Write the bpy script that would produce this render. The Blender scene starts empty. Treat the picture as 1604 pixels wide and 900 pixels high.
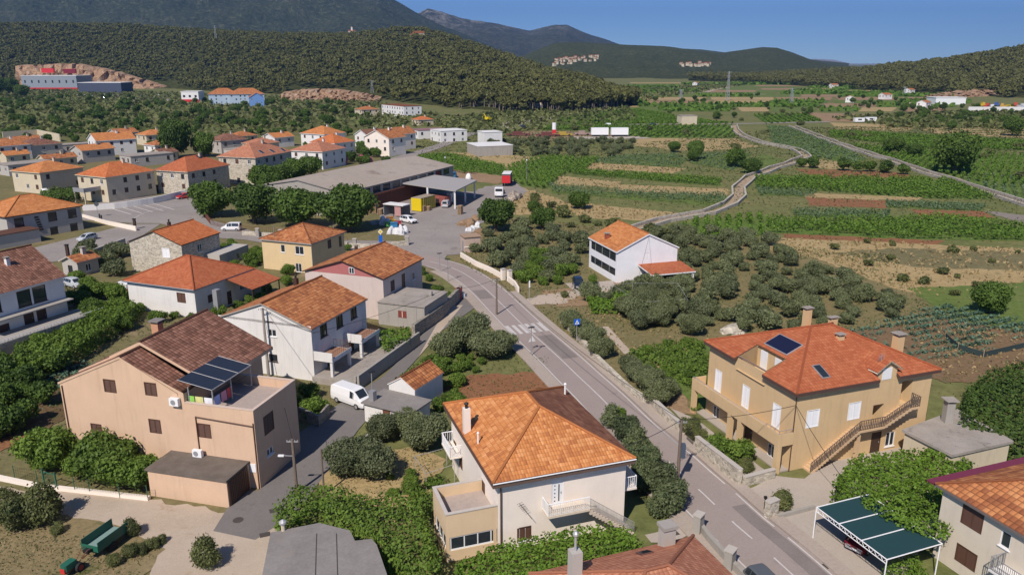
import bpy, bmesh, math, random
import numpy as np
from mathutils import Vector, Matrix
from mathutils.geometry import tessellate_polygon
random.seed(7)
RNG = np.random.default_rng(11)
S = bpy.context.scene
C = S.collection
R = math.radians

# ------------------------------------------------------------------ camera, sky, sun, exposure
HC = 36.0                       # height of the drone above the valley floor
FPX, HOR = 1220.0, 97.0         # focal length and horizon row, in photograph pixels (1604 x 900)
PIT = math.atan((450 - HOR) / FPX)
cam = bpy.data.cameras.new('camera')
cam.sensor_width = 36.0
cam.lens = FPX / 1604 * 36.0
cam.clip_start = 1.0
cam.clip_end = 60000
co = bpy.data.objects.new('camera', cam)
co.location = (0, 0, HC)
co.rotation_euler = (math.pi / 2 - PIT, 0, 0)
C.objects.link(co)
S.camera = co

SUN_EL, SUN_AZ = 46.0, 25.0     # light travels towards +Y, 25 degrees to the right
w = bpy.data.worlds.new('World')
S.world = w
w.use_nodes = True
nt = w.node_tree
nt.nodes.clear()
sky = nt.nodes.new('ShaderNodeTexSky')
sky.sky_type = 'NISHITA'
sky.sun_disc = False
sky.sun_elevation = R(SUN_EL)
sky.sun_rotation = R(180 + SUN_AZ)
sky.altitude = 2500
sky.air_density = 0.7
sky.dust_density = 0.15
sky.ozone_density = 8.0
bg = nt.nodes.new('ShaderNodeBackground')
bg.inputs[1].default_value = 0.098
wo = nt.nodes.new('ShaderNodeOutputWorld')
nt.links.new(sky.outputs[0], bg.inputs[0])
nt.links.new(bg.outputs[0], wo.inputs[0])
sl = bpy.data.lights.new('sun', 'SUN')
sl.energy = 3.9
sl.angle = R(0.5)
sl.color = (1.0, 0.91, 0.82)
so = bpy.data.objects.new('sun', sl)
d = Vector((math.sin(R(SUN_AZ)) * math.cos(R(SUN_EL)), math.cos(R(SUN_AZ)) * math.cos(R(SUN_EL)), -math.sin(R(SUN_EL))))
so.rotation_euler = d.to_track_quat('-Z', 'Y').to_euler()
so.location = (-60, -80, 120)
C.objects.link(so)
S.view_settings.view_transform = 'Standard'
S.view_settings.look = 'None'
S.view_settings.exposure = 0.37
S.view_settings.gamma = 1.0
S.view_settings.use_curve_mapping = False
S.cycles.use_denoising = True
S.cycles.max_bounces = 5
S.cycles.diffuse_bounces = 2
S.cycles.glossy_bounces = 2
S.cycles.transmission_bounces = 3
S.cycles.transparent_max_bounces = 6
S.cycles.volume_bounces = 0
S.cycles.caustics_reflective = False
S.cycles.caustics_refractive = False

# ------------------------------------------------------------------ measuring helpers
def ray(x, y):
    a = (x - 802) / FPX
    b = -(y - 450) / FPX
    return a, math.cos(PIT) + b * math.sin(PIT), -math.sin(PIT) + b * math.cos(PIT)

def P(x, y, z=0.0):             # where the sight line through a photograph pixel meets height z
    a = ray(x, y)
    t = (z - HC) / a[2]
    return Vector((a[0] * t, a[1] * t, z))

def ZAT(Y, y):                  # height of a thing at depth Y seen in photograph row y
    a = ray(802, y)
    return HC + Y * a[2] / a[1]

def FAR(x, Y, y):               # point at depth Y
    a = ray(x, y)
    t = Y / a[1]
    return Vector((a[0] * t, Y, HC + a[2] * t))

# ------------------------------------------------------------------ object helpers
class MB:
    def __init__(s):
        s.v, s.f, s.m, s.uv = [], [], [], []
    def face(s, pts, m=0, uv=None):
        i = len(s.v)
        s.v += [tuple(p) for p in pts]
        s.f.append(tuple(range(i, i + len(pts))))
        s.m.append(m)
        s.uv.append(uv or [(0, 0)] * len(pts))
    def box(s, x0, y0, z0, x1, y1, z1, m=0):
        a = [(x0, y0), (x1, y0), (x1, y1), (x0, y1)]
        s.face([(p[0], p[1], z0) for p in a[::-1]], m)
        s.face([(p[0], p[1], z1) for p in a], m)
        for k in range(4):
            p, q = a[k], a[(k + 1) % 4]
            s.face([(*p, z0), (*q, z0), (*q, z1), (*p, z1)], m)
    def prism(s, pts, z0, z1, m=0, top=None):
        n = len(pts)
        s.face([(p[0], p[1], z1) for p in pts], m if top is None else top)
        s.face([(p[0], p[1], z0) for p in pts[::-1]], m)
        for k in range(n):
            p, q = pts[k], pts[(k + 1) % n]
            s.face([(p[0], p[1], z0), (q[0], q[1], z0), (q[0], q[1], z1), (p[0], p[1], z1)], m)
    def obox(s, a, b, wd, z0, z1, m=0):      # a wall-like box along the line a-b
        a, b = Vector(a[:2]), Vector(b[:2])
        d = (b - a).normalized()
        n = Vector((-d.y, d.x)) * wd / 2
        s.prism([a - n, b - n, b + n, a + n], z0, z1, m)
    def tube(s, pts, r, n=6, m=0, cap=True):
        pts = [Vector(p) for p in pts]
        rs = r if isinstance(r, (list, tuple)) else [r] * len(pts)
        rings = []
        for i, p in enumerate(pts):
            d = (pts[min(i + 1, len(pts) - 1)] - pts[max(i - 1, 0)])
            d = d.normalized() if d.length > 1e-9 else Vector((0, 0, 1))
            u = d.orthogonal().normalized()
            v = d.cross(u)
            rings.append([p + (u * math.cos(2 * math.pi * k / n) + v * math.sin(2 * math.pi * k / n)) * rs[i] for k in range(n)])
        for i in range(len(pts) - 1):
            for k in range(n):
                s.face([rings[i][k], rings[i][(k + 1) % n], rings[i + 1][(k + 1) % n], rings[i + 1][k]], m)
        if cap:
            s.face(rings[-1], m)
            s.face(rings[0][::-1], m)
    def build(s, name, mats, parent=None, smooth=False):
        me = bpy.data.meshes.new(name)
        me.from_pydata(s.v, [], s.f)
        for m in (mats if isinstance(mats, (list, tuple)) else [mats]):
            me.materials.append(m)
        me.polygons.foreach_set('material_index', s.m)
        ul = me.uv_layers.new(name='UVMap')
        ul.data.foreach_set('uv', [c for u in s.uv for p in u for c in p])
        if smooth:
            me.polygons.foreach_set('use_smooth', [True] * len(s.f))
        me.update()
        o = bpy.data.objects.new(name, me)
        C.objects.link(o)
        if parent:
            o.parent = parent
        return o

def tag(o, label=None, cat=None, group=None, kind=None):
    if label: o['label'] = label
    if cat: o['category'] = cat
    if group: o['group'] = group
    if kind: o['kind'] = kind
    return o

def thing(name, label, cat, loc=(0, 0, 0), rz=0.0, group=None):
    o = bpy.data.objects.new(name, None)
    o.empty_display_size = 0.3
    C.objects.link(o)
    o.location = loc
    o.rotation_euler = (0, 0, rz)
    return tag(o, label, cat, group)

def dup(root, loc, rz=0.0, sc=1.0, label=None, group=None):
    def cp(o, par):
        c = o.copy()
        C.objects.link(c)
        if par: c.parent = par
        for ch in o.children: cp(ch, c)
        return c
    r = cp(root, None)
    r.location = loc
    r.rotation_euler = (0, 0, rz)
    r.scale = sc if isinstance(sc, tuple) else (sc, sc, sc)
    if label: r['label'] = label
    if group: r['group'] = group
    return r

def np_obj(name, V, F, mats, tint=None, parent=None):   # V (n,3), F (m,4) quads
    me = bpy.data.meshes.new(name)
    nv, nf = len(V), len(F)
    k = F.shape[1]
    me.vertices.add(nv)
    me.vertices.foreach_set('co', np.ascontiguousarray(V, dtype=np.float32).ravel())
    me.loops.add(nf * k)
    me.loops.foreach_set('vertex_index', np.ascontiguousarray(F, dtype=np.int32).ravel())
    me.polygons.add(nf)
    me.polygons.foreach_set('loop_start', np.arange(0, nf * k, k, dtype=np.int32))
    me.update(calc_edges=True)
    for m in (mats if isinstance(mats, (list, tuple)) else [mats]):
        me.materials.append(m)
    if tint is not None:
        at = me.attributes.new('tint', 'FLOAT', 'FACE')
        at.data.foreach_set('value', np.ascontiguousarray(tint, dtype=np.float32))
    me.validate()
    o = bpy.data.objects.new(name, me)
    C.objects.link(o)
    if parent: o.parent = parent
    return o

# ------------------------------------------------------------------ materials
MATS = {}
def newmat(name):
    m = bpy.data.materials.new(name)
    m.use_nodes = True
    m.node_tree.nodes.clear()
    return m, m.node_tree.nodes, m.node_tree.links

def mixc(N, L, fac, a, b, mode='MIX'):
    n = N.new('ShaderNodeMix'); n.data_type = 'RGBA'; n.blend_type = mode
    for i, x in ((0, fac), (6, a), (7, b)):
        if isinstance(x, (int, float)): n.inputs[i].default_value = x
        elif isinstance(x, tuple): n.inputs[i].default_value = (*x, 1)
        else: L.new(x, n.inputs[i])
    return n.outputs[2]

def noise(N, L, scale, detail=4, rough=.55, vec=None, stretch=None, obj=False):
    if vec is None:
        if obj:
            vec = N.new('ShaderNodeTexCoord').outputs['Object']
        else:
            vec = N.new('ShaderNodeNewGeometry').outputs['Position']
    if stretch:
        mp = N.new('ShaderNodeMapping'); mp.inputs['Scale'].default_value = stretch
        L.new(vec, mp.inputs[0]); vec = mp.outputs[0]
    n = N.new('ShaderNodeTexNoise'); n.inputs['Scale'].default_value = scale
    n.inputs['Detail'].default_value = detail; n.inputs['Roughness'].default_value = rough
    L.new(vec, n.inputs['Vector'])
    return n.outputs['Fac']

def ramp(N, L, fac, stops):
    r = N.new('ShaderNodeValToRGB')
    e = r.color_ramp.elements
    while len(e) < len(stops): e.new(0.5)
    for k, (p, c) in enumerate(stops):
        e[k].position = p
        e[k].color = (c, c, c, 1) if isinstance(c, (int, float)) else (*c, 1)
    L.new(fac, r.inputs[0])
    return r.outputs[0]

def out(N, L, col, rough=.9, bump=None, bs=.3, bd=.02, spec=.3, metal=0):
    b = N.new('ShaderNodeBsdfPrincipled')
    if isinstance(col, tuple): b.inputs['Base Color'].default_value = (*col, 1)
    else: L.new(col, b.inputs['Base Color'])
    b.inputs['Roughness'].default_value = rough
    b.inputs['Specular IOR Level'].default_value = spec
    b.inputs['Metallic'].default_value = metal
    if bump is not None:
        k = N.new('ShaderNodeBump'); k.inputs['Strength'].default_value = bs; k.inputs['Distance'].default_value = bd
        L.new(bump, k.inputs['Height']); L.new(k.outputs[0], b.inputs['Normal'])
    o = N.new('ShaderNodeOutputMaterial')
    L.new(b.outputs[0], o.inputs[0])

def plain(name, col, rough=.6, spec=.4, metal=0, var=.12, sc=3):
    if name in MATS: return MATS[name]
    m, N, L = newmat(name)
    n = noise(N, L, sc, 3, obj=True)
    c = mixc(N, L, n, tuple(x * (1 - var) for x in col), tuple(min(1, x * (1 + var)) for x in col))
    out(N, L, c, rough, spec=spec, metal=metal)
    MATS[name] = m
    return m

def stucco(name, col, stain=.35, streak=(.42, .36, .3)):
    if name in MATS: return MATS[name]
    m, N, L = newmat(name)
    n1 = noise(N, L, .45, 6, .65)
    c = mixc(N, L, ramp(N, L, n1, [(.3, 0.0), (.7, 1.0)]), tuple(x * .93 for x in col), tuple(min(1, x * 1.04) for x in col))
    st = noise(N, L, 1.0, 6, .7, stretch=(2.2, 2.2, .22))            # runs of dirt down the plaster
    st = ramp(N, L, st, [(.52, 0.0), (.72, stain)])
    c = mixc(N, L, st, c, tuple(a * .62 for a in col))
    fine = noise(N, L, 14, 4, .6)
    c = mixc(N, L, .12, c, ramp(N, L, fine, [(.3, tuple(a * .7 for a in col)), (.7, col)]))
    out(N, L, c, .92, fine, .15, .01, .2)
    MATS[name] = m
    return m

def stone(name, col=(.42, .38, .32), mortar=(.5, .46, .4), sc=2.2):
    if name in MATS: return MATS[name]
    m, N, L = newmat(name)
    g = N.new('ShaderNodeNewGeometry')
    v = N.new('ShaderNodeTexVoronoi'); v.inputs['Scale'].default_value = sc
    mp = N.new('ShaderNodeMapping'); mp.inputs['Scale'].default_value = (1, 1, 1.7)
    L.new(g.outputs['Position'], mp.inputs[0]); L.new(mp.outputs[0], v.inputs['Vector'])
    v2 = N.new('ShaderNodeTexVoronoi'); v2.feature = 'DISTANCE_TO_EDGE'; v2.inputs['Scale'].default_value = sc
    L.new(mp.outputs[0], v2.inputs['Vector'])
    hs = N.new('ShaderNodeSeparateColor'); L.new(v.outputs['Color'], hs.inputs[0])
    c = ramp(N, L, hs.outputs[0], [(0, tuple(x * .62 for x in col)), (.5, col), (1, tuple(min(1, x * 1.3) for x in col))])
    e = ramp(N, L, v2.outputs['Distance'], [(.02, 1.0), (.09, 0.0)])
    c = mixc(N, L, e, c, mortar)
    b = ramp(N, L, v2.outputs['Distance'], [(0, 0.0), (.12, 1.0)])
    out(N, L, c, .95, b, .7, .05, .15)
    MATS[name] = m
    return m

def tiles(name, c1, c2, c3, tw=.3, th=.36, pat=.5, depth=.05, patch=1.0, lichen=.2, grid=.4):
    # UV in metres: u along the eave, v up the slope
    if name in MATS: return MATS[name]
    m, N, L = newmat(name)
    uv = N.new('ShaderNodeUVMap')
    br = N.new('ShaderNodeTexBrick')
    br.offset = 0.0
    br.inputs['Color1'].default_value = (0, 0, 0, 1); br.inputs['Color2'].default_value = (1, 1, 1, 1)
    br.inputs['Mortar'].default_value = (.5, .5, .5, 1)
    br.inputs['Scale'].default_value = 1
    br.inputs['Mortar Size'].default_value = 0.0
    br.inputs['Brick Width'].default_value = tw; br.inputs['Row Height'].default_value = th
    L.new(uv.outputs[0], br.inputs['Vector'])
    big = N.new('ShaderNodeTexBrick'); big.offset = .37
    big.inputs['Color1'].default_value = (0, 0, 0, 1); big.inputs['Color2'].default_value = (1, 1, 1, 1)
    big.inputs['Scale'].default_value = 1; big.inputs['Mortar Size'].default_value = 0
    big.inputs['Brick Width'].default_value = tw * 3; big.inputs['Row Height'].default_value = th
    L.new(uv.outputs[0], big.inputs['Vector'])
    t = mixc(N, L, .55 * patch, br.outputs['Color'], big.outputs['Color'])
    c = ramp(N, L, t, [(.05, c1), (.5, c2), (.95, c3)])
    n = noise(N, L, .35, 5, .65)
    c = mixc(N, L, ramp(N, L, n, [(.45, 0.0), (.75, pat)]), c, tuple(x * .6 for x in c1))
    n2 = noise(N, L, 2.5, 5, .7)
    c = mixc(N, L, ramp(N, L, n2, [(.55, 0.0), (.8, lichen)]), c, (.24, .2, .15))
    sp = N.new('ShaderNodeSeparateXYZ'); L.new(uv.outputs[0], sp.inputs[0])
    def mth(op, a, b=None):
        q = N.new('ShaderNodeMath'); q.operation = op
        for i, x in enumerate((a, b)):
            if x is None: continue
            if isinstance(x, (int, float)): q.inputs[i].default_value = x
            else: L.new(x, q.inputs[i])
        return q.outputs[0]
    fu = mth('FRACT', mth('DIVIDE', sp.outputs[0], tw))
    prof = mth('SINE', mth('MULTIPLY', fu, math.pi))               # barrel
    fv = mth('FRACT', mth('DIVIDE', sp.outputs[1], th))
    step = mth('SUBTRACT', 1.0, fv)                                # each course laps over the one below
    hgt = mth('ADD', mth('MULTIPLY', prof, .6), mth('MULTIPLY', step, .55))
    gap = ramp(N, L, fu, [(0.0, 1.0), (.16, 0.0), (.84, 0.0), (1.0, 1.0)])
    lap = ramp(N, L, fv, [(0.0, 1.0), (.12, 1.0), (.24, 0.0)])
    c = mixc(N, L, mth('MULTIPLY', mth('MAXIMUM', gap, lap), grid), c, tuple(x * .42 for x in c1))
    out(N, L, c, .85, hgt, .8, depth, .25)
    MATS[name] = m
    return m

def ground_mat(name, cols, sc=.12, fine=1.5, bs=.5, bd=.15, patchy=None):
    fk = .55 if bd >= .1 else .25
    if name in MATS: return MATS[name]
    m, N, L = newmat(name)
    n1 = noise(N, L, sc, 7, .68)
    k = len(cols)
    c = ramp(N, L, n1, [(.28 + .44 * i / max(1, k - 1), cols[i]) for i in range(k)])
    n2 = noise(N, L, fine, 6, .75)
    av = cols[k // 2]
    c = mixc(N, L, fk, c, ramp(N, L, n2, [(.3, tuple(x * .45 for x in av)), (.5, av), (.7, tuple(min(1, x * 1.5) for x in av))]))
    if patchy:
        n3 = noise(N, L, patchy[1], 5, .7)
        c = mixc(N, L, ramp(N, L, n3, [(patchy[2], 0.0), (patchy[2] + .12, 1.0)]), c, patchy[0])
    out(N, L, c, .97, n2, bs, bd, .1)
    MATS[name] = m
    return m

def leafmat(name, c1, c2, trans=.25, rnd=.25):
    if name in MATS: return MATS[name]
    m, N, L = newmat(name)
    a = N.new('ShaderNodeAttribute'); a.attribute_name = 'tint'
    c = ramp(N, L, a.outputs['Fac'], [(0, c1), (1, c2)])
    oi = N.new('ShaderNodeObjectInfo')
    c = mixc(N, L, ramp(N, L, oi.outputs['Random'], [(0, 0.0), (1, rnd)]), c, (c2[0] * 1.12, c2[1] * 1.08, c2[2] * .75))
    c = mixc(N, L, 1.0, c, ramp(N, L, oi.outputs['Random'], [(0, .86), (.5, 1.16), (1, 1.0)]), 'MULTIPLY')
    df = N.new('ShaderNodeBsdfPrincipled'); df.inputs['Roughness'].default_value = .6
    df.inputs['Specular IOR Level'].default_value = .25
    tr = N.new('ShaderNodeBsdfTranslucent')
    mx = N.new('ShaderNodeMixShader'); mx.inputs[0].default_value = trans
    L.new(c, df.inputs['Base Color']); L.new(c, tr.inputs['Color'])
    L.new(df.outputs[0], mx.inputs[1]); L.new(tr.outputs[0], mx.inputs[2])
    o = N.new('ShaderNodeOutputMaterial'); L.new(mx.outputs[0], o.inputs[0])
    MATS[name] = m
    return m

T_ORANGE = tiles('tile_orange', (.42, .15, .05), (.56, .215, .07), (.66, .29, .11), .30, .36, .3, .05)
T_HI = tiles('tile_amber', (.40, .14, .05), (.58, .225, .07), (.72, .34, .14), .24, .38, .3, .05, .8, .1, .3)
T_OLD = tiles('tile_weathered', (.26, .09, .04), (.48, .18, .065), (.60, .27, .11), .42, .46, .3, .07, .6, .2, .6)
T_RED = tiles('tile_red', (.36, .095, .04), (.43, .13, .054), (.49, .165, .075), .30, .36, .2, .04, .6, .06)
T_BRIGHT = tiles('tile_bright', (.44, .13, .045), (.56, .17, .055), (.64, .22, .08), .4, .5, .2, .05, .5, .1, .6)
T_BROWN = tiles('tile_brown', (.14, .065, .042), (.26, .12, .078), (.37, .19, .13), .38, .44, .4, .08, .6, .25, .6)
T_ROSE = tiles('tile_rose', (.36, .14, .08), (.46, .19, .11), (.54, .25, .15), .3, .36, .25, .05, .6, .15)
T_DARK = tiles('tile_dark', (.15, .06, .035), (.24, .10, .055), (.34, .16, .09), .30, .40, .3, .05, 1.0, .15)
W_WHITE = stucco('stucco_white', (.76, .745, .72), .3)
W_OLDWHITE = stucco('stucco_old_white', (.72, .70, .67), .45)
W_CREAM = stucco('stucco_cream', (.86, .765, .665), .15)
W_PEACH = stucco('stucco_peach', (.64, .445, .305), .4)
W_OCHRE = stucco('stucco_ochre', (.63, .45, .25), .35)
W_OCHRE2 = stucco('stucco_ochre_pale', (.68, .52, .30), .2)
W_GREY = stucco('stucco_grey', (.46, .43, .39), .4)
W_SAND = stucco('stucco_sand', (.60, .52, .38), .4)
W_PINK = stucco('stucco_pink', (.42, .15, .14), .3)
W_BARE = stucco('concrete_bare', (.36, .335, .30), .7)
CONC = ground_mat('concrete_roof', [(.25, .22, .19), (.33, .295, .26), (.40, .36, .32)], .5, 6, .2, .02, ((.15, .135, .12), .8, .58))
CONC_D = ground_mat('concrete_dark', [(.19, .175, .16), (.24, .22, .205), (.29, .27, .25)], .45, 5, .25, .02, ((.25, .23, .2), .5, .6))
STONE = stone('rubble_stone')
STONE_D = stone('rubble_stone_dark', (.27, .24, .20), (.34, .31, .27), 2.4)
STONE_P = stone('rubble_stone_pale', (.50, .45, .36), (.56, .51, .43), 2.6)
BROWN = plain('brown_paint', (.10, .05, .032), .5)
DBROWN = plain('dark_wood', (.055, .03, .02), .6)
WHITE = plain('white_paint', (.80, .80, .80), .45, var=.04)
CREAMP = plain('cream_paint', (.72, .62, .48), .6, var=.05)
BLACK = plain('black_metal', (.02, .02, .02), .5)
GREYM = plain('grey_metal', (.35, .35, .36), .45, metal=.3)
GALV = plain('galvanised', (.5, .5, .5), .4, metal=.4)
RUST = plain('rusty_metal', (.16, .06, .035), .8, var=.4)
WOOD = plain('pale_wood', (.42, .29, .17), .8, var=.3)
POLEW = plain('pole_wood', (.17, .13, .10), .9, var=.25)
RUBBER = plain('rubber', (.018, .018, .018), .8)
REDP = plain('red_paint', (.55, .03, .035), .4)
GREENP = plain('green_paint', (.02, .12, .075), .45)
def glassmat():
    m, N, L = newmat('window_glass')
    out(N, L, (.025, .032, .04), .08, spec=.7)
    return m
GLASS = glassmat()
# ================================================================== the ground
G_BASE = ground_mat('rough_grassland', [(.075, .11, .03), (.105, .142, .042), (.17, .165, .065), (.10, .13, .04)], .035, .5, .6, .3, ((.25, .19, .10), .09, .6))
G_DRY = ground_mat('dry_grass', [(.27, .20, .095), (.37, .275, .135), (.45, .34, .18)], .09, 1.2, .6, .2, ((.10, .105, .04), .11, .6))
G_MEAD = ground_mat('green_meadow', [(.08, .125, .03), (.12, .165, .042), (.19, .185, .07)], .08, 1.0, .6, .2, ((.19, .16, .07), .15, .62))
G_SOIL = ground_mat('red_soil', [(.19, .085, .042), (.24, .115, .058), (.28, .15, .08)], .2, 2.0, .5, .1, ((.13, .11, .045), .25, .66))
G_TAN = ground_mat('tan_soil', [(.22, .14, .08), (.29, .195, .115), (.34, .24, .15)], .15, 1.6, .5, .1, ((.10, .10, .04), .18, .6))
G_GRAVEL = ground_mat('pale_gravel', [(.36, .285, .21), (.44, .36, .28), (.50, .42, .335)], .12, 9, .3, .02, ((.33, .235, .15), .3, .62))
G_YARD = ground_mat('yard_concrete', [(.23, .205, .185), (.285, .255, .235), (.33, .30, .275)], .08, 2, .2, .03, ((.19, .17, .155), .2, .6))
G_LANE = ground_mat('lane_asphalt', [(.155, .14, .132), (.185, .17, .16), (.21, .19, .18)], .15, 6, .15, .01, ((.135, .122, .115), .3, .62))
G_ROAD = ground_mat('road_asphalt', [(.27, .222, .20), (.315, .262, .237), (.345, .292, .265)], .06, 8, .12, .01, ((.205, .18, .165), .25, .63))
G_WALK = ground_mat('pavement', [(.33, .27, .225), (.38, .32, .27), (.42, .36, .31)], .15, 4, .15, .01)
G_PAVE = ground_mat('pale_concrete', [(.36, .305, .255), (.42, .365, .31), (.46, .40, .345)], .15, 9, .1, .005, ((.28, .235, .2), .3, .62))
G_SCRUB = ground_mat('scrub_ground', [(.075, .095, .034), (.13, .13, .05), (.22, .17, .09)], .06, .8, .6, .3)
G_TRACK = ground_mat('track_dirt', [(.29, .215, .145), (.36, .275, .19), (.42, .335, .245)], .2, 2, .4, .04, ((.15, .135, .06), .25, .58))
G_PATCH = ground_mat('asphalt_patch', [(.19, .165, .15), (.22, .19, .175), (.25, .22, .20)], .3, 8, .2, .01)
PAINT = plain('road_paint', (.54, .51, .48), .7, var=.2, sc=2)

def grid_sheet(name, xs, ys, hf, mat, kind='structure'):
    X, Y = np.meshgrid(xs, ys)
    Z = hf(X, Y)
    V = np.stack([X, Y, Z], -1).reshape(-1, 3)
    n, m = len(ys), len(xs)
    i = np.arange(n - 1)[:, None] * m + np.arange(m - 1)[None]
    F = np.stack([i, i + 1, i + m + 1, i + m], -1).reshape(-1, 4)
    return tag(np_obj(name, V, F, mat), kind=kind)

gx = np.array([-14000, -6000, -2500, -1000, -400, -150, 0, 150, 400, 1000, 2500, 6000, 14000.])
gy = np.array([-400, -100, 0, 100, 250, 500, 900, 1600, 3000, 6000, 15000.])
grid_sheet('ground', gx, gy, lambda X, Y: X * 0 - .02, G_BASE)

ZC = [0.0]
def nextz():
    ZC[0] += .0005
    return ZC[0]

def inpoly(pt, poly):
    x, y = pt[0], pt[1]
    c = False
    n = len(poly)
    j = n - 1
    for i in range(n):
        xi, yi = poly[i][0], poly[i][1]
        xj, yj = poly[j][0], poly[j][1]
        if (yi > y) != (yj > y) and x < (xj - xi) * (y - yi) / (yj - yi) + xi:
            c = not c
        j = i
    return c

def rough_edge(pts, amp, step):
    o = []
    n = len(pts)
    for i in range(n):
        a, b = pts[i], pts[(i + 1) % n]
        L = (b - a).length
        k = max(1, int(L / step))
        nn = Vector((-(b - a).y, (b - a).x)).normalized() if L > 0 else Vector((0, 0))
        for q in range(k):
            o.append(a.lerp(b, q / k) + nn * (random.uniform(-amp, amp) if q else 0))
    return o

def sheet(name, px, mat, z=.004, rough=None, world=None):
    pts = [Vector(p[:2]) for p in world] if world else [P(*p).to_2d() for p in px]
    if rough is None:
        d = sum(p.y for p in pts) / len(pts)
        rough = min(.9, .25 + d / 500)
    pp = rough_edge(pts, rough, max(.8, rough * 2.2)) if rough > 0 else pts
    z = nextz()
    vs = [Vector((p.x, p.y, z)) for p in pp]
    tr = tessellate_polygon([vs])
    m = MB()
    m.v = [tuple(v) for v in vs]
    for t in tr:
        a, b, c = [vs[i] for i in t]
        if (b - a).cross(c - a).z < 0: t = t[::-1]
        m.f.append(tuple(t)); m.m.append(0); m.uv.append([(0, 0)] * 3)
    o = m.build(name, mat)
    tag(o, kind='structure')
    return pts

def ribbon(name, line, half, mat, z, kind='structure', thick=0):
    """line: list of world 2d points; half: half width or (left, right) offsets"""
    lo, hi = (-half, half) if not isinstance(half, tuple) else half
    m = MB()
    z = nextz() + thick
    L_, R_ = [], []
    for i, p in enumerate(line):
        d = (line[min(i + 1, len(line) - 1)] - line[max(0, i - 1)]).normalized()
        n = Vector((d.y, -d.x))
        L_.append(p + n * lo); R_.append(p + n * hi)
    for i in range(len(line) - 1):
        q = [L_[i], R_[i], R_[i + 1], L_[i + 1]]
        m.face([(a.x, a.y, z) for a in q])
        if thick:
            for a, b in ((L_[i + 1], L_[i]), (R_[i], R_[i + 1])):
                m.face([(a.x, a.y, z - thick), (b.x, b.y, z - thick), (b.x, b.y, z), (a.x, a.y, z)])
    if thick:
        for a, b in ((L_[0], R_[0]), (R_[-1], L_[-1])):
            m.face([(a.x, a.y, z - thick), (b.x, b.y, z - thick), (b.x, b.y, z), (a.x, a.y, z)])
    return tag(m.build(name, mat), kind=kind)

def smooth_line(pts, step=2.0):
    pts = [Vector(p) for p in pts]
    o = []
    for i in range(len(pts) - 1):
        p0, p1, p2, p3 = pts[max(0, i - 1)], pts[i], pts[i + 1], pts[min(len(pts) - 1, i + 2)]
        k = max(1, int((p2 - p1).length / step))
        for q in range(k):
            t = q / k
            o.append(.5 * ((2 * p1) + (p2 - p0) * t + (2 * p0 - 5 * p1 + 4 * p2 - p3) * t * t + (3 * p1 - p0 - 3 * p2 + p3) * t ** 3))
    o.append(pts[-1])
    return o

def arc(line):
    s = [0]
    for i in range(1, len(line)): s.append(s[-1] + (line[i] - line[i - 1]).length)
    return s

def piece(line, s0, s1):
    s = arc(line)
    def at(q):
        for i in range(1, len(s)):
            if s[i] >= q:
                return line[i - 1].lerp(line[i], (q - s[i - 1]) / max(1e-6, s[i] - s[i - 1]))
        return line[-1]
    return [at(s0)] + [line[i] for i in range(len(s)) if s0 < s[i] < s1] + [at(s1)]

# broad ground covers, lowest first
sheet('ground_cover', [(-120, 300), (260, 200), (600, 240), (640, 330), (700, 470), (560, 640), (420, 900), (-260, 900)], ground_mat('village_ground', [(.10, .115, .042), (.17, .15, .07), (.25, .19, .105)], .07, 1.2, .5, .15, ((.27, .20, .125), .1, .58)), .0)
sheet('ground_cover', [(0, 205), (120, 190), (300, 180), (560, 150), (640, 160), (560, 205), (300, 225), (0, 222)], G_SCRUB, .0)
sheet('ground_cover', [(690, 395), (800, 340), (1080, 370), (1400, 400), (1480, 520), (1290, 520), (1100, 640), (1000, 610), (850, 500)], ground_mat('grove_ground', [(.11, .12, .045), (.19, .16, .075), (.28, .215, .12)], .1, 1.4, .5, .15, ((.26, .18, .10), .12, .6)), .0)
# ------------------------------------------------------------------ fields of the valley
DRY, MEAD, SOIL, TAN = G_DRY, G_MEAD, G_SOIL, G_TAN
G_VINE = ground_mat('vineyard_floor', [(.075, .13, .026), (.105, .165, .034), (.17, .17, .06)], .1, 1.3, .5, .15)
VINES = []      # polygons that carry vine rows: (world polygon, colour key, row spacing, height)
def field(px, mat, crop=None, sp=2.2, h=1.3, z=.006, name='field'):
    pts = sheet(name, px, mat, z)
    if crop: VINES.append((pts, crop, sp, h))
field([(795, 262), (850, 246), (940, 249), (915, 268), (885, 272), (852, 296), (806, 288)], G_VINE, 'vine', 2.0)
field([(888, 266), (1130, 282), (1128, 291), (1080, 288), (896, 273)], G_VINE, 'vine', 2.0)
field([(856, 290), (960, 301), (1142, 308), (1130, 324), (1060, 318), (866, 303)], MEAD, 'blue', 2.4, 1.5)
field([(876, 275), (975, 285), (960, 294), (868, 288)], DRY)
field([(960, 288), (1140, 296), (1142, 306), (970, 299)], DRY)
field([(806, 290), (858, 306), (915, 327), (890, 338), (806, 336), (796, 310)], DRY)
field([(905, 318), (1066, 334), (1040, 346), (905, 342)], DRY)
field([(960, 244), (1060, 240), (1078, 250), (1060, 263), (925, 255)], MEAD, 'low', 2.2, .6)
field([(930, 255), (1075, 264), (1050, 272), (915, 264)], DRY)
field([(700, 238), (800, 243), (850, 247), (800, 262), (720, 252)], DRY, z=.008)
field([(655, 246), (700, 242), (790, 262), (795, 275), (720, 272), (660, 262)], G_VINE, 'vine', 2.2)
field([(690, 262), (790, 276), (782, 288), (690, 280)], TAN)
field([(985, 197), (1146, 196), (1152, 216), (1000, 216), (960, 207)], G_VINE, 'rows', 3.4, 1.2)
field([(840, 199), (985, 197), (975, 203), (850, 204)], G_VINE, 'vine', 2.4)
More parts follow.
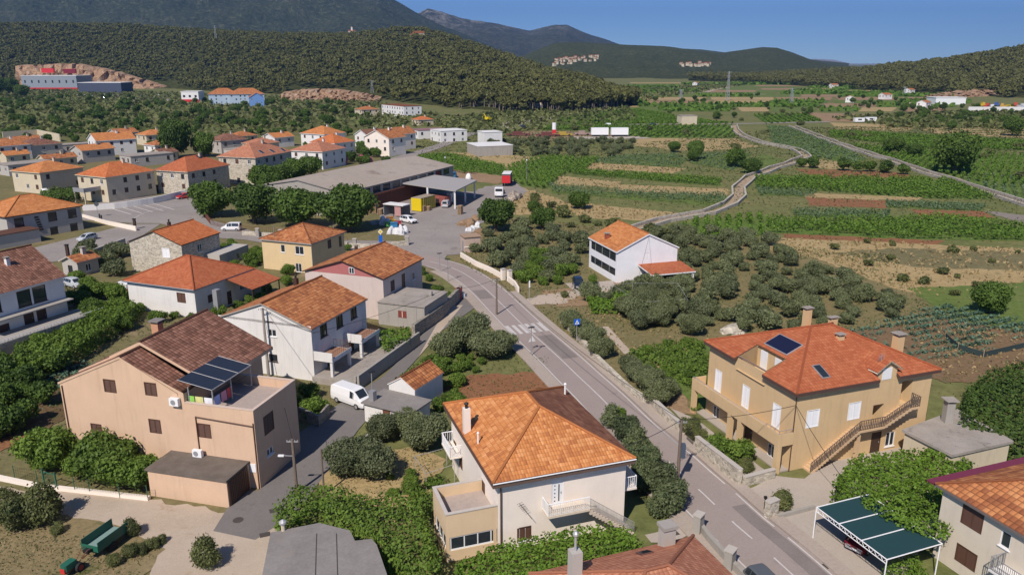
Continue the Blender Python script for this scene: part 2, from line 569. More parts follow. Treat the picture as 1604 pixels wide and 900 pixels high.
field([(872, 196), (880, 183), (1000, 172), (1110, 190), (1150, 194)], G_VINE, 'vine', 2.6)
field([(1000, 216), (1150, 217), (1190, 230), (1090, 238), (990, 228)], DRY)
field([(820, 205), (890, 206), (1000, 214), (880, 220), (800, 216)], TAN)
field([(1090, 240), (1180, 240), (1150, 268), (1080, 256)], MEAD, 'low', 2.4, .5)
# right of the left-hand track
field([(1245, 264), (1400, 269), (1452, 281), (1280, 278)], SOIL)
field([(1183, 278), (1290, 279), (1480, 282), (1562, 313), (1440, 311), (1300, 300), (1183, 294)], G_VINE, 'vine', 2.0, 1.4)
field([(1183, 294), (1280, 300), (1270, 309), (1190, 306)], MEAD, 'blue', 1.8, .7)
field([(1262, 309), (1395, 314), (1388, 326), (1268, 322)], SOIL)
field([(1388, 314), (1545, 322), (1536, 331), (1388, 325)], MEAD, 'blue', 1.2, .6)
field([(1255, 302), (1445, 309), (1440, 315), (1262, 309)], DRY)
field([(1425, 328), (1542, 331), (1560, 342), (1440, 338)], SOIL)
field([(1240, 328), (1395, 332), (1390, 346), (1245, 341)], MEAD, 'blue', 1.6, .8)
field([(1200, 344), (1390, 346), (1480, 341), (1604, 356), (1680, 378), (1400, 374), (1200, 364)], G_VINE, 'vine', 2.1, 1.5)
field([(1085, 345), (1200, 338), (1205, 368), (1120, 376), (1060, 362)], G_VINE, 'vine', 2.4, 1.3)
field([(1225, 366), (1480, 377), (1462, 385), (1226, 375)], SOIL)
field([(1195, 371), (1400, 380), (1640, 392), (1680, 445), (1500, 478), (1390, 448), (1280, 405), (1200, 392)], DRY)
field([(1400, 388), (1640, 396), (1640, 425), (1430, 418), (1300, 396)], ground_mat('pale_meadow', [(.12, .12, .055), (.17, .15, .075), (.22, .18, .095)], .1, 1.0, .6, .2, ((.08, .10, .03), .2, .6)), z=.009)
field([(1420, 452), (1640, 440), (1660, 500), (1560, 510), (1470, 482)], MEAD, z=.009)
field([(1190, 240), (1230, 250), (1200, 262), (1178, 275), (1160, 268)], MEAD)
field([(1200, 196), (1240, 200), (1330, 236), (1360, 250), (1340, 256), (1270, 245), (1210, 226)], G_VINE, 'low', 2.6, .7)
field([(1265, 248), (1340, 256), (1320, 266), (1255, 262)], DRY)
field([(1300, 206), (1420, 212), (1604, 222), (1604, 236), (1440, 232), (1300, 215)], G_VINE, 'vine', 2.6)
field([(1330, 227), (1450, 236), (1640, 246), (1640, 292), (1560, 290), (1450, 268), (1390, 248)], G_VINE, 'vine', 2.4)
field([(1500, 270), (1640, 280), (1660, 325), (1600, 312), (1520, 290)], G_VINE, 'low', 2.4, .7)
field([(1420, 196), (1604, 190), (1660, 205), (1604, 216), (1470, 210)], DRY)
field([(1450, 190), (1530, 182), (1604, 186), (1560, 192)], G_VINE, 'vine', 3)
field([(1250, 176), (1390, 180), (1400, 192), (1260, 190)], TAN)
field([(1180, 180), (1260, 178), (1290, 190), (1200, 194)], G_VINE, 'vine', 3)
field([(1300, 192), (1440, 196), (1420, 206), (1310, 202)], DRY)
field([(1540, 330), (1620, 338), (1640, 362), (1604, 352)], ground_mat('grey_cloth_rows', [(.15, .13, .11), (.24, .21, .18), (.2, .18, .15)], .3, 2, .3, .1))
rng2 = random.Random(5)
YE = [129, 131, 133, 135.5, 138, 141, 144.5, 148, 152, 157, 162, 168, 175]
for i in range(len(YE) - 1):                  # far strips of the plain
    x = 985 - (i * 4)
    while x < 1420:
        wd = rng2.uniform(40, 120)
        kind = rng2.choice([MEAD, G_VINE, G_VINE, MEAD, TAN, DRY, G_VINE, MEAD])
        y0, y1 = YE[i] + .3, YE[i + 1] - .15
        sk = rng2.uniform(-8, 8)
        field([(x, y0), (x + wd - 5, y0), (x + wd - 5 + sk, y1), (x + sk, y1)], kind, 'far' if kind is G_VINE else None, 6, 1.6, .012 + .004 * (i % 3))
        x += wd
# vegetable plots and gardens close by
field([(706, 590), (850, 583), (866, 602), (820, 618), (702, 632), (690, 618)], SOIL, name='vegetable_plot')
field([(1320, 520), (1480, 500), (1604, 520), (1640, 600), (1480, 600), (1390, 560)], ground_mat('cabbage_soil', [(.13, .10, .055), (.19, .125, .07), (.24, .165, .095)], .3, 2, .5, .1, ((.09, .10, .04), .3, .58)), name='vegetable_plot', z=.01)
field([(985, 560), (1110, 530), (1130, 600), (1100, 640), (1040, 600)], MEAD, name='garden_ground', z=.008)
field([(1015, 560), (1060, 600), (1090, 650), (1060, 650), (1010, 590)], TAN, name='garden_ground', z=.01)
field([(850, 455), (985, 440), (960, 480), (870, 480)], TAN, name='garden_ground', z=.01)
field([(30, 610), (130, 560), (160, 600), (60, 690), (-60, 720), (-60, 640)], ground_mat('garden_soil', [(.075, .075, .03), (.13, .085, .045), (.17, .11, .06)], .25, 2, .5, .1, ((.07, .09, .03), .4, .5)), name='vegetable_plot', z=.008)
field([(-40, 700), (60, 672), (66, 678), (-40, 726)], SOIL, name='vegetable_plot', z=.012)
field([(500, 720), (640, 700), (700, 720), (650, 830), (560, 800), (500, 760)], DRY, name='garden_ground', z=.008)
field([(-80, 840), (120, 800), (230, 815), (270, 850), (200, 930), (-80, 940)], ground_mat('mown_dry_grass', [(.15, .135, .06), (.23, .18, .095), (.29, .225, .125)], .25, 2.2, .5, .1, ((.08, .095, .03), .4, .58)), name='garden_ground', z=.012)

# ------------------------------------------------------------------ yards and roads
sheet('gravel_lane', [(-120, 755), (60, 768), (236, 783), (360, 803), (440, 760), (455, 800), (430, 850), (440, 960), (200, 960), (260, 860), (180, 822), (60, 795), (-120, 800)], G_GRAVEL, .014)
sheet('yard', [(585, 330), (640, 300), (745, 300), (805, 283), (826, 300), (790, 322), (752, 352), (728, 372), (722, 398), (655, 405), (560, 392), (640, 378), (610, 348)], G_YARD, .014)
sheet('yard', [(742, 300), (760, 292), (810, 288), (826, 300), (800, 318)], G_YARD, .018)
sheet('yard', [(1168, 770), (1212, 745), (1260, 750), (1330, 700), (1480, 700), (1560, 740), (1480, 800), (1420, 900), (1340, 960), (1290, 890), (1225, 825)], G_PAVE, .014, .1)
sheet('yard', [(825, 468), (850, 462), (985, 445), (1000, 455), (910, 463), (880, 476), (835, 478)], G_GRAVEL, .018)
sheet('yard', [(885, 444), (960, 440), (965, 452), (905, 462)], G_PAVE, .022, .1)
sheet('yard', [(1010, 838), (1080, 822), (1092, 830), (1060, 850), (1020, 850)], G_PAVE, .018, .1)
sheet('yard', [(1050, 640), (1088, 655), (1210, 745), (1150, 745), (1110, 700)], G_PAVE, .012, .1)
sheet('village_road', [(126, 336), (150, 318), (300, 300), (330, 345), (420, 368), (520, 376), (620, 378), (700, 400), (686, 424), (600, 392), (480, 392), (385, 376), (330, 372), (250, 350), (210, 350), (130, 345)], G_YARD, .018, 0)
sheet('village_road', [(30, 394), (160, 362), (205, 351), (252, 351), (216, 374), (190, 386), (150, 400), (60, 414)], G_YARD, .018, 0)
sheet('lane', [(700, 478), (734, 462), (750, 478), (690, 520), (655, 560), (610, 610), (575, 655), (510, 742), (468, 800), (400, 846), (334, 832), (358, 793), (384, 766), (404, 770), (420, 750), (470, 690), (520, 640), (600, 590), (640, 550)], G_LANE, .02, 0)
sheet('lane', [(450, 690), (520, 645), (590, 640), (520, 720), (470, 770)], G_LANE, .016, 0)
sheet('lane', [(655, 560), (700, 480), (725, 478), (690, 520)], G_GRAVEL, .024, 0)

cpx = [(640, 402), (686, 413), (717.5, 424), (740, 437), (758, 450.5), (776, 467), (800, 491), (825, 515), (875, 560), (905, 589), (940, 622), (992, 675), (1041, 717), (1070, 745), (1105, 777), (1152, 822), (1200, 863), (1233, 893), (1290, 948), (1400, 1060)]
mid = smooth_line([P(*p).to_2d() for p in cpx], 2.0)
ribbon('road', mid, 3.0, G_ROAD, .03)
ribbon('pavement', mid[6:], (3.02, 4.6), G_WALK, .14, thick=.14)
ribbon('pavement', mid[14:48], (-4.3, -3.02), G_WALK, .14, thick=.14)
for a_, b_, o_ in ((52, 61, (-2.4, -.3)), (86, 90, (.4, 2.3)), (97, 112, (-2.5, -1.2)), (28, 33, (.3, 2.4))):
    if b_ < arc(mid)[-1]: ribbon('road_patch', piece(mid, a_, b_), o_, G_PATCH, .03)
for off in (2.72, -2.72):
    s = arc(mid)
    L0 = s[-1]
    q = 8.0
    while q < L0 - 3:
        ln = 40 if q < 62 else 5.5
        ribbon('road_marking', piece(mid, q, min(q + ln, L0)), (off - .07, off + .07), PAINT, .035)
        q += ln + (1.6 if q >= 62 else .1)
q = 6
while q < L0 - 4:
    solid = q < 78
    ln = 12 if solid else 2.6
    ribbon('road_marking', piece(mid, q, q + ln), .07, PAINT, .035)
    q += ln + (0.02 if solid else 2.6)
# zebra crossing
zc = P(825, 511).to_2d()
ib = min(range(len(mid)), key=lambda i: (mid[i] - zc).length)
dz = (mid[ib + 1] - mid[ib - 1]).normalized()
nz = Vector((dz.y, -dz.x))
for k in range(-3, 3):
    c0 = mid[ib] + nz * (k * .95 + .45)
    ribbon('road_marking', [c0 - dz * 1.9, c0 + dz * 1.9], .26, PAINT, .039)
# hatched area in the village junction
for k in range(5):
    a, b = P(168 + k * 17, 325 - k * 1.8), P(205 + k * 17, 336 - k * 1.8)
    ribbon('road_marking', [a.to_2d(), b.to_2d()], .16, PAINT, .03)
bl = smooth_line([P(*p).to_2d() for p in [(214, 352), (208, 345), (226, 334), (255, 327), (298, 320)]], 3)
ribbon('road_marking', bl, .1, PAINT, .03)
# road behind the sheds and the tracks of the plain
tr1 = smooth_line([P(*p).to_2d() for p in [(560, 268), (600, 255), (650, 241), (690, 228), (730, 212), (775, 200), (800, 196), (850, 190), (880, 197), (1000, 195), (1150, 194), (1300, 191)]], 8)
ribbon('village_road', tr1, 3.2, G_YARD, .03)
sheet('yard', [(770, 200), (790, 192), (850, 180), (868, 186), (850, 196), (800, 203)], G_PAVE, .026)
tr2 = smooth_line([P(*p).to_2d() for p in [(985, 364), (1020, 352), (1060, 342), (1110, 334), (1140, 324), (1156, 308), (1160, 292), (1178, 278), (1215, 264), (1250, 252), (1262, 243), (1235, 232), (1200, 226), (1165, 214), (1152, 204), (1150, 196)]], 4)
ribbon('track', tr2, 1.2, G_TRACK, .03)
tr3 = smooth_line([P(*p).to_2d() for p in [(1240, 198), (1275, 212), (1330, 232), (1400, 254), (1440, 268), (1480, 280), (1540, 300), (1604, 320), (1680, 345)]], 4)
ribbon('track', tr3, 1.25, G_TRACK, .03)
tr4 = smooth_line([P(*p).to_2d() for p in [(885, 183), (912, 172), (935, 160), (990, 149), (1020, 147), (1100, 146), (1200, 148)]], 20)
ribbon('track', tr4, 3.0, G_GRAVEL, .03)
tr5 = smooth_line([P(*p).to_2d() for p in [(1105, 144), (1120, 140), (1150, 135)]], 30)
ribbon('track', tr5, 5, G_GRAVEL, .04)
tr6 = smooth_line([P(*p).to_2d() for p in [(1604, 186), (1540, 182), (1500, 180), (1470, 176), (1440, 170), (1420, 160)]], 10)
ribbon('track', tr6, 3, G_GRAVEL, .03)
path = smooth_line([P(*p).to_2d() for p in [(946, 512), (962, 530), (985, 555)]], 1)
ribbon('garden_path', path, .6, G_GRAVEL, .03)

# ------------------------------------------------------------------ hills
def hillmat(name, cols, sc, rock=None, bd=4.0):
    m, N, L = newmat(name)
    n1 = noise(N, L, sc, 8, .7)
    c = ramp(N, L, n1, [(.3, cols[0]), (.5, cols[1]), (.68, cols[2])])
    n3 = noise(N, L, sc * 7, 6, .75)
    c = mixc(N, L, .75, c, ramp(N, L, n3, [(.38, tuple(x * .4 for x in cols[1])), (.55, cols[1]), (.7, tuple(x * 1.4 for x in cols[2]))]))
    if rock:
        n2 = noise(N, L, sc * 1.6, 9, .75)
        r = ramp(N, L, n2, [(rock[1], 0.0), (rock[1] + .1, 1.0)])
        if len(rock) > 2:
            g = N.new('ShaderNodeNewGeometry'); sp = N.new('ShaderNodeSeparateXYZ'); L.new(g.outputs['Position'], sp.inputs[0])
            mr = N.new('ShaderNodeMapRange'); mr.inputs[1].default_value = rock[2]; mr.inputs[2].default_value = rock[3]
            L.new(sp.outputs[2], mr.inputs[0])
            mm = N.new('ShaderNodeMath'); mm.operation = 'MULTIPLY'; L.new(r, mm.inputs[0]); L.new(mr.outputs[0], mm.inputs[1]); r = mm.outputs[0]
        c = mixc(N, L, r, c, rock[0])
    out(N, L, c, 1.0, n3, .8, bd, .0)
    return m

def vnoise(X, Y, seed, sc):
    r = np.random.default_rng(seed)
    o = np.zeros_like(X)
    amp, f = 1.0, 1.0 / sc
    for k in range(5):
        a = r.uniform(0, 2 * math.pi, 6); ph = r.uniform(0, 6.28, 6)
        for q in range(6):
            o += amp / 6 * np.sin((X * math.cos(a[q]) + Y * math.sin(a[q])) * f * 2 * math.pi + ph[q])
        amp *= .55; f *= 2.07
    return o

KF = FPX / math.cos(PIT)
def hill(name, crest, base, Yc, Yb, mat, nx=120, nr=26, amp=.06, seed=1, back=1.6, nsc=300, ease=1.0):
    """crest: (x, y) pixels of the skyline, base depth Yb(x), crest depth Yc(x)"""
    cx, cy = zip(*crest)
    xs = np.linspace(cx[0], cx[-1], nx)
    yc = np.interp(xs, cx, cy)
    f = lambda v, x: np.interp(x, [a for a, _ in v], [b for _, b in v]) if isinstance(v, list) else np.full_like(x, float(v))
    dC, dB = f(Yc, xs), f(Yb, xs)
    hC = np.maximum(1.0, HC + dC * (HOR - yc) / KF)
    rows = []
    ts = list(np.linspace(0, 1, nr)) + list(np.linspace(1.1, 2, 8))
    for t in ts:
        if t <= 1:
            Y = dB + (dC - dB) * t
            Z = hC * (np.sin((t ** ease - .5) * math.pi) * .5 + .5 if ease != 0 else t)
            wv = t * (1 - t) * 4
        else:
            Y = dC + (dC - dB) * (t - 1) * back
            Z = hC * (1 - (t - 1)) ** 1.3
            wv = 0
        X = Y * (xs - 802) / KF
        Z = Z + hC * amp * wv * vnoise(X, Y, seed, nsc) - (3 if t == 0 else 0)
        rows.append(np.stack([X, Y, Z], -1))
    V = np.stack(rows)
    n, m = V.shape[:2]
    i = np.arange(n - 1)[:, None] * m + np.arange(m - 1)[None]
    F = np.stack([i, i + 1, i + m + 1, i + m], -1).reshape(-1, 4)
    o = np_obj(name, V.reshape(-1, 3), F, mat)
    o.data.polygons.foreach_set('use_smooth', [True] * len(F))
    tag(o, kind='structure')
    return V

H_PINE = hillmat('pine_hill_floor', [(.045, .058, .02), (.07, .08, .03), (.12, .11, .05)], .02)
H_MOUNT = hillmat('mountain_maquis', [(.03, .042, .026), (.07, .085, .048), (.14, .14, .08)], .009, ((.34, .31, .27), .60, 20, 380), 25)
H_MOUNT2 = hillmat('mountain_rocky', [(.035, .045, .028), (.075, .08, .05), (.14, .13, .09)], .007, ((.36, .32, .27), .48, 200, 420), 25)
H_GREEN = hillmat('wooded_ridge', [(.035, .052, .022), (.085, .10, .045), (.16, .15, .075)], .016, ((.20, .17, .11), .68), 14)
H_BLUE = plain('distant_rock', (.30, .27, .25), 1.0, 0.0, var=.3, sc=.002)

PINE_L = hill('hill', [(-500, 66), (0, 50), (60, 48), (200, 49), (300, 56), (400, 62), (500, 63), (560, 62), (620, 55), (660, 56), (700, 65), (760, 84), (800, 97), (850, 115), (900, 127), (950, 144), (1000, 165)], None,
     [(-500, 1700), (0, 1700), (500, 1680), (640, 1750), (760, 1500), (850, 1150), (950, 860), (1000, 720)],
     [(-500, 1150), (0, 1150), (140, 1150), (270, 1110), (330, 1010), (430, 930), (560, 860), (640, 700), (760, 600), (860, 580), (950, 620), (1000, 690)], H_PINE, 200, 40, .05, 3, nsc=420, ease=.8)
hill('mountain', [(-700, -150), (-300, -110), (0, -80), (200, -70), (400, -45), (520, -22), (600, 0), (650, 26), (700, 47), (760, 71), (810, 90), (850, 100)], None, 4600, 2300, H_MOUNT, 260, 80, .13, 5, nsc=700)
hill('mountain', [(560, 60), (640, 30), (655, 26), (672, 20), (700, 28), (740, 38), (790, 45), (830, 52), (870, 43), (888, 43), (920, 57), (965, 71), (1020, 90), (1060, 99)], None, 6800, 3600, H_MOUNT2, 220, 60, .13, 6, nsc=900)
VIL = hill('hill', [(760, 99), (815, 90), (840, 80), (868, 70), (900, 68), (960, 71), (1040, 74), (1080, 79), (1120, 84), (1180, 93), (1230, 99)], None, 3000, [(760, 1900), (900, 1750), (1000, 1700), (1230, 1900)], H_GREEN, 160, 50, .12, 7, nsc=450)
hill('hill', [(900, 97), (960, 84), (1040, 76), (1100, 79), (1150, 85), (1250, 92), (1330, 99)], None, 4600, 3100, H_GREEN, 100, 24, .06, 17, nsc=600)
hill('hill', [(1060, 99), (1110, 87), (1140, 82), (1170, 78), (1192, 75), (1215, 76), (1240, 83), (1265, 92), (1300, 101), (1360, 106)], None, 3100, 1800, H_GREEN, 100, 26, .06, 8, nsc=500)
hill('mountain', [(1180, 99), (1262, 94), (1275, 92.5), (1305, 94), (1330, 99), (1352, 104), (1420, 107)], None, 12500, 9500, H_BLUE, 80, 14, .08, 9, nsc=1600)
PINE_R = hill('hill', [(1080, 126), (1180, 121), (1260, 117), (1330, 114), (1370, 112), (1400, 108), (1480, 101), (1540, 92), (1580, 86), (1610, 80), (1700, 73), (1900, 47)], None,
     [(1080, 1900), (1300, 1700), (1400, 1450), (1610, 1350), (1900, 1300)],
     [(1080, 1600), (1200, 1350), (1300, 1150), (1400, 1000), (1500, 900), (1610, 820), (1900, 760)], H_PINE, 140, 30, .05, 10, nsc=400, ease=.85)

# air between the camera and the far hills
def haze():
    m, N, L = newmat('valley_air')
    v = N.new('ShaderNodeVolumePrincipled')
    v.inputs['Color'].default_value = (.25, .5, 1, 1)
    v.inputs['Density'].default_value = .00007
    v.inputs['Anisotropy'].default_value = .2
    o = N.new('ShaderNodeOutputMaterial')
    L.new(v.outputs[0], o.inputs['Volume'])
    b = MB()
    b.box(-14500, -500, -1.2, 14500, 19500, 1250)
    tag(b.build('haze', m), kind='stuff')
haze()
# ================================================================== buildings
FOOT = []          # (cx, cy, ux, uy, L, W) footprints, kept clear of plants
def line_hit(o, d, px, py):
    """where the sight line through a pixel meets the vertical plane through o along d -> (s, z)"""
    a = ray(px, py)
    # t*(a0,a1) = o + s*d
    det = a[0] * (-d.y) + d.x * a[1]
    t = (o.x * (-d.y) + d.x * o.y) / det
    s = (a[0] * t - o.x) * d.x + (a[1] * t - o.y) * d.y
    return s, HC + a[2] * t

def wall_face(m, o, d, n, L, z0, z1, holes, depth0=.14, mi=0, gable=None):
    """a wall from o along d, outside normal n, with real openings and their reveals"""
    xs = sorted({0, L} | {min(L - .01, max(.01, h[0])) for h in holes} | {min(L - .01, max(.01, h[1])) for h in holes})
    zs = sorted({z0, z1} | {max(z0, h[2]) for h in holes} | {min(z1, h[3]) for h in holes})
    p = lambda s, z, k=0: (o.x + d.x * s - n.x * k, o.y + d.y * s - n.y * k, z)
    for i in range(len(xs) - 1):
        for j in range(len(zs) - 1):
            cx, cz = (xs[i] + xs[i + 1]) / 2, (zs[j] + zs[j + 1]) / 2
            if any(h[0] < cx < h[1] and h[2] < cz < h[3] for h in holes): continue
            m.face([p(xs[i], zs[j]), p(xs[i + 1], zs[j]), p(xs[i + 1], zs[j + 1]), p(xs[i], zs[j + 1])], mi)
    for h in holes:
        a, b, c, e = h[0], h[1], max(z0, h[2]), min(z1, h[3])
        depth = h[4] if len(h) > 4 else depth0
        m.face([p(a, c), p(a, c, depth), p(a, e, depth), p(a, e)], mi)
        m.face([p(b, c, depth), p(b, c), p(b, e), p(b, e, depth)], mi)
        m.face([p(a, c, depth), p(a, c), p(b, c), p(b, c, depth)], mi)
        m.face([p(a, e), p(a, e, depth), p(b, e, depth), p(b, e)], mi)
        m.face([p(a, c, depth + .02), p(b, c, depth + .02), p(b, e, depth + .02), p(a, e, depth + .02)], mi)
    if gable: m.face([p(*g) for g in gable], mi)

class House:
    def __init__(s, name, label, cat, A, B, Cc, ze, wall, roof=None, kind='hip', apex=None, rh=None, over=.4, L=None, W=None, group=None, z0=0,
                 fascia=None, caps=True, thick=.2, zw=None, az=None, Aw=None):
        s.ze, s.kind, s.over = ze, kind, over
        A = Vector(Aw) if Aw else P(*A, ze).to_2d()
        if az is None:
            u = P(*B, ze).to_2d() - A
            v = P(*Cc, ze).to_2d() - A if Cc else Vector((-u.y, u.x))
            a1, a2 = math.atan2(u.y, u.x), math.atan2(v.y, v.x) - math.pi / 2
            if Cc: a = (a1 + a2) / 2 if abs(a1 - a2) < .35 else a1
            else: a = a1
            L = L or u.length
            W = W or v.length
        else:
            a = R(az)
        s.a = a
        s.u = Vector((math.cos(a), math.sin(a))); s.v = Vector((-s.u.y, s.u.x))
        s.A, s.L, s.W = A, L, W
        s.c = A + s.u * L / 2 + s.v * W / 2
        s.root = thing(name, label, cat, (s.c.x, s.c.y, 0), a, group)
        FOOT.append((s.c.x, s.c.y, s.u, L - 2 * over + .6, W - 2 * over + .6))
        s.wall, s.roof = wall, roof
        s.fascia = fascia or wall
        half = (W if kind in ('hip', 'gu') else L) / 2
        if kind == 'hip': half = min(L, W) / 2
        if apex:
            if kind == 'hip': q = A + s.u * half + s.v * half if L >= W else A + s.u * half + s.v * half
            elif kind == 'gu': q = A + s.v * W / 2
            else: q = A + s.u * L / 2
            rh = ZAT(q.y, apex) - ze
        s.rh = min(rh, .62 * half) if rh else half * .42
        s.half = half
        s.holes = {'f': [], 'l': [], 'r': [], 'b': []}
        s.wins = []
        s.z0 = z0
        s.thick = thick
        s.caps = caps
        s.zw = zw or ze
        s.darkface = -1
    def loc(s, a, b, z=0):           # from the A eave corner to the root's own axes
        return Vector((a - s.L / 2, b - s.W / 2, z))
    def zr(s, a, b):                 # roof height
        sl = s.rh / s.half
        if s.kind == 'hip': return s.ze + sl * min(a, s.L - a, b, s.W - b)
        if s.kind == 'gu': return s.ze + sl * min(b, s.W - b)
        if s.kind == 'gv': return s.ze + sl * min(a, s.L - a)
        if s.kind == 'shed_u': return s.ze + s.rh * b / s.W
        return s.ze
    def plane(s, face, dv=0):        # wall plane: origin, direction (left to right seen from outside), normal
        o = s.over
        if face == 'f': return s.A + s.u * o + s.v * (o - dv), s.u, -s.v, s.L - 2 * o
        if face == 'l': return s.A + s.u * (o - dv) + s.v * (s.W - o), -s.v, -s.u, s.W - 2 * o
        if face == 'r': return s.A + s.u * (s.L - o + dv) + s.v * o, s.v, s.u, s.W - 2 * o
        return s.A + s.u * (s.L - o) + s.v * (s.W - o + dv), -s.u, s.v, s.L - 2 * o
    def hit(s, face, px, py, dv=0):
        o, d, n, L = s.plane(face, dv)
        return line_hit(o, d, px, py)
    def roofhit(s, px, py):          # where a sight line first meets the roof -> (a, b, z)
        r = ray(px, py)
        t0 = (s.ze + s.rh + 2 - HC) / r[2]
        t1 = (s.ze - 1 - HC) / r[2]
        for k in range(400):
            t = t0 + (t1 - t0) * k / 399
            q = Vector((r[0] * t, r[1] * t)) - s.A
            a, b = q.dot(s.u), q.dot(s.v)
            if s.zr(a, b) >= HC + r[2] * t: return a, b, s.zr(a, b)
        return a, b, s.ze
    def win(s, face, px, py, w_, h_, kind='g', label=None):
        sx, z = s.hit(face, px, py)
        s.winat(face, sx, z, w_, h_, kind, label)
    def winat(s, face, sx, z, w_, h_, kind='g', label=None):
        L = s.plane(face)[3]
        sx = min(max(sx, w_ / 2 + .05), L - w_ / 2 - .05)
        zb = max(z - h_ / 2, s.z0 + .04)
        s.holes[face].append((sx - w_ / 2, sx + w_ / 2, zb, zb + h_) + ((1.1,) if kind == 'n' else ()))
        if kind == 'n': return
        s.wins.append((face, sx, zb, w_, h_, kind, label))
    def _win(s, face, sx, zb, w_, h_, kind, label):
        o, d, n, L = s.plane(face)
        M = s.root.matrix_basis
        inv = Matrix.Translation(-Vector((s.c.x, s.c.y, 0)))
        rot = Matrix.Rotation(-s.a, 4, 'Z')
        def T(sx_, k, z):            # k metres in front of the wall
            q = rot @ (inv @ Vector((o.x + d.x * sx_ + n.x * k, o.y + d.y * sx_ + n.y * k, z)))
            return q
        def bx(m, a, b, c, e, k0, k1, mi=0):
            P8 = [T(a, k0, c), T(b, k0, c), T(b, k0, e), T(a, k0, e), T(a, k1, c), T(b, k1, c), T(b, k1, e), T(a, k1, e)]
            for f in ((4, 5, 6, 7), (0, 1, 5, 4), (1, 2, 6, 5), (2, 3, 7, 6), (3, 0, 4, 7), (0, 3, 2, 1)):
                m.face([P8[i] for i in f], mi)
        a, b, c, e = sx - w_ / 2, sx + w_ / 2, zb, zb + h_
        door = kind in ('db', 'dw', 'dd', 'dp')
        shut = kind in ('sb', 'sw')
        fm = {'sb': BROWN, 'sw': WHITE, 'g': WHITE, 'gb': BROWN, 'd': DBROWN, 'db': BROWN, 'dw': WHITE, 'dd': DBROWN, 'dp': WHITE, 'o': DBROWN}[kind]
        m = MB()
        t = .07
        k0, k1 = (-.12, -.03)
        if shut: k0, k1 = -.1, .02
        bx(m, a, a + t, c, e, k0, k1); bx(m, b - t, b, c, e, k0, k1)
        bx(m, a + t, b - t, e - t, e, k0, k1)
        if not door: bx(m, a + t, b - t, c, c + t, k0, k1)
        if kind in ('g', 'gb') and w_ > .9: bx(m, sx - .04, sx + .04, c + t, e - t, k0, k1)
        if kind in ('g', 'gb') and h_ > 1.6: bx(m, a + t, b - t, e - h_ * .3 - .03, e - h_ * .3 + .03, k0 + .003, k1 - .003)
        if not door and not shut: bx(m, a - .08, b + .08, c - .07, c - .002, -.02, .1)      # sill
        fr = m.build('door' if door else 'window', fm, s.root)
        if label: fr['label'] = label
        if shut:
            for q in range(2):
                x0 = a + t + .004 + q * (w_ / 2 - t)
                x1 = x0 + w_ / 2 - t - .008
                m = MB()
                bx(m, x0, x1, c + t + .004, e - t - .004, -.09, -.045)
                st = .06
                bx(m, x0, x0 + st, c + t + .004, e - t - .004, -.045, -.012); bx(m, x1 - st, x1, c + t + .004, e - t - .004, -.045, -.012)
                z = c + t + .004
                while z < e - t - .09:                                        # louvres
                    p4 = [T(x0 + st, -.045, z + .075), T(x1 - st, -.045, z + .075), T(x1 - st, -.018, z), T(x0 + st, -.018, z)]
                    m.face(p4[::-1])
                    z += .085
                m.build('shutter', fm, fr)
        elif door:
            m = MB()
            bx(m, a + t + .004, b - t - .004, c, e - t - .004, -.09, -.05)
            if kind == 'dp':
                dm = MB()
                for q in range(5):
                    zq = c + .35 + q * .33
                    bx(dm, a + t + .16, a + t + .26, zq, zq + .1, -.05, -.046)
                bx(dm, a + t + .5, a + t + .6, c + .35, e - .4, -.05, -.046)
                dm.build('glazing', GLASS, fr)
            m.build('door_leaf', fm if kind != 'dd' else DBROWN, fr)
            m = MB()
            bx(m, b - t - .16, b - t - .1, c + 1.0, c + 1.14, -.05, -.0)
            m.build('handle', GREYM, fr)
        else:
            m = MB()
            m.face([T(a + t, -.09, c + t), T(b - t, -.09, c + t), T(b - t, -.09, e - t), T(a + t, -.09, e - t)])
            m.build('pane', GLASS, fr)
    def finish(s, notch=None, extra_gable=None):
        rot = Matrix.Rotation(-s.a, 2)
        m = MB()
        class Q: pass
        for face in 'flrb':
            o, d, n, L = s.plane(face)
            lo = rot @ (o - s.c); ld = rot @ d; ln = rot @ n
            g = None
            top = s.zw
            if s.kind == 'gu' and face in 'lr' or s.kind == 'gv' and face in 'fb':
                ap = s.ze + s.rh - s.thick * .6
                g = [(0, s.ze), (L, s.ze), (L, s.ze + s.over * s.rh / s.half - s.thick * .6), (L / 2, ap), (0, s.ze + s.over * s.rh / s.half - s.thick * .6)]
                g = [(q[0], max(q[1], s.ze)) for q in g]
                if extra_gable and face in extra_gable:
                    mm = MB(); wall_face(mm, lo, ld, ln, L, s.ze, s.ze, [], gable=g); mm.f = mm.f[-1:]; mm.m = mm.m[-1:]; mm.uv = mm.uv[-1:]
                    gg = mm.build('gable', extra_gable[face], s.root); g = None
            elif s.kind == 'hip' and s.roof:
                top = s.ze + s.over * s.rh / s.half - s.thick * .7
            wall_face(m, lo, ld, ln, L, s.z0, max(top, s.ze) if s.kind != 'flat' else top, s.holes[face], gable=g)
        w_ = m.build('wall', s.wall, s.root)
        for q in s.wins: s._win(*q)
        if s.roof: s.make_roof(notch)
        return s
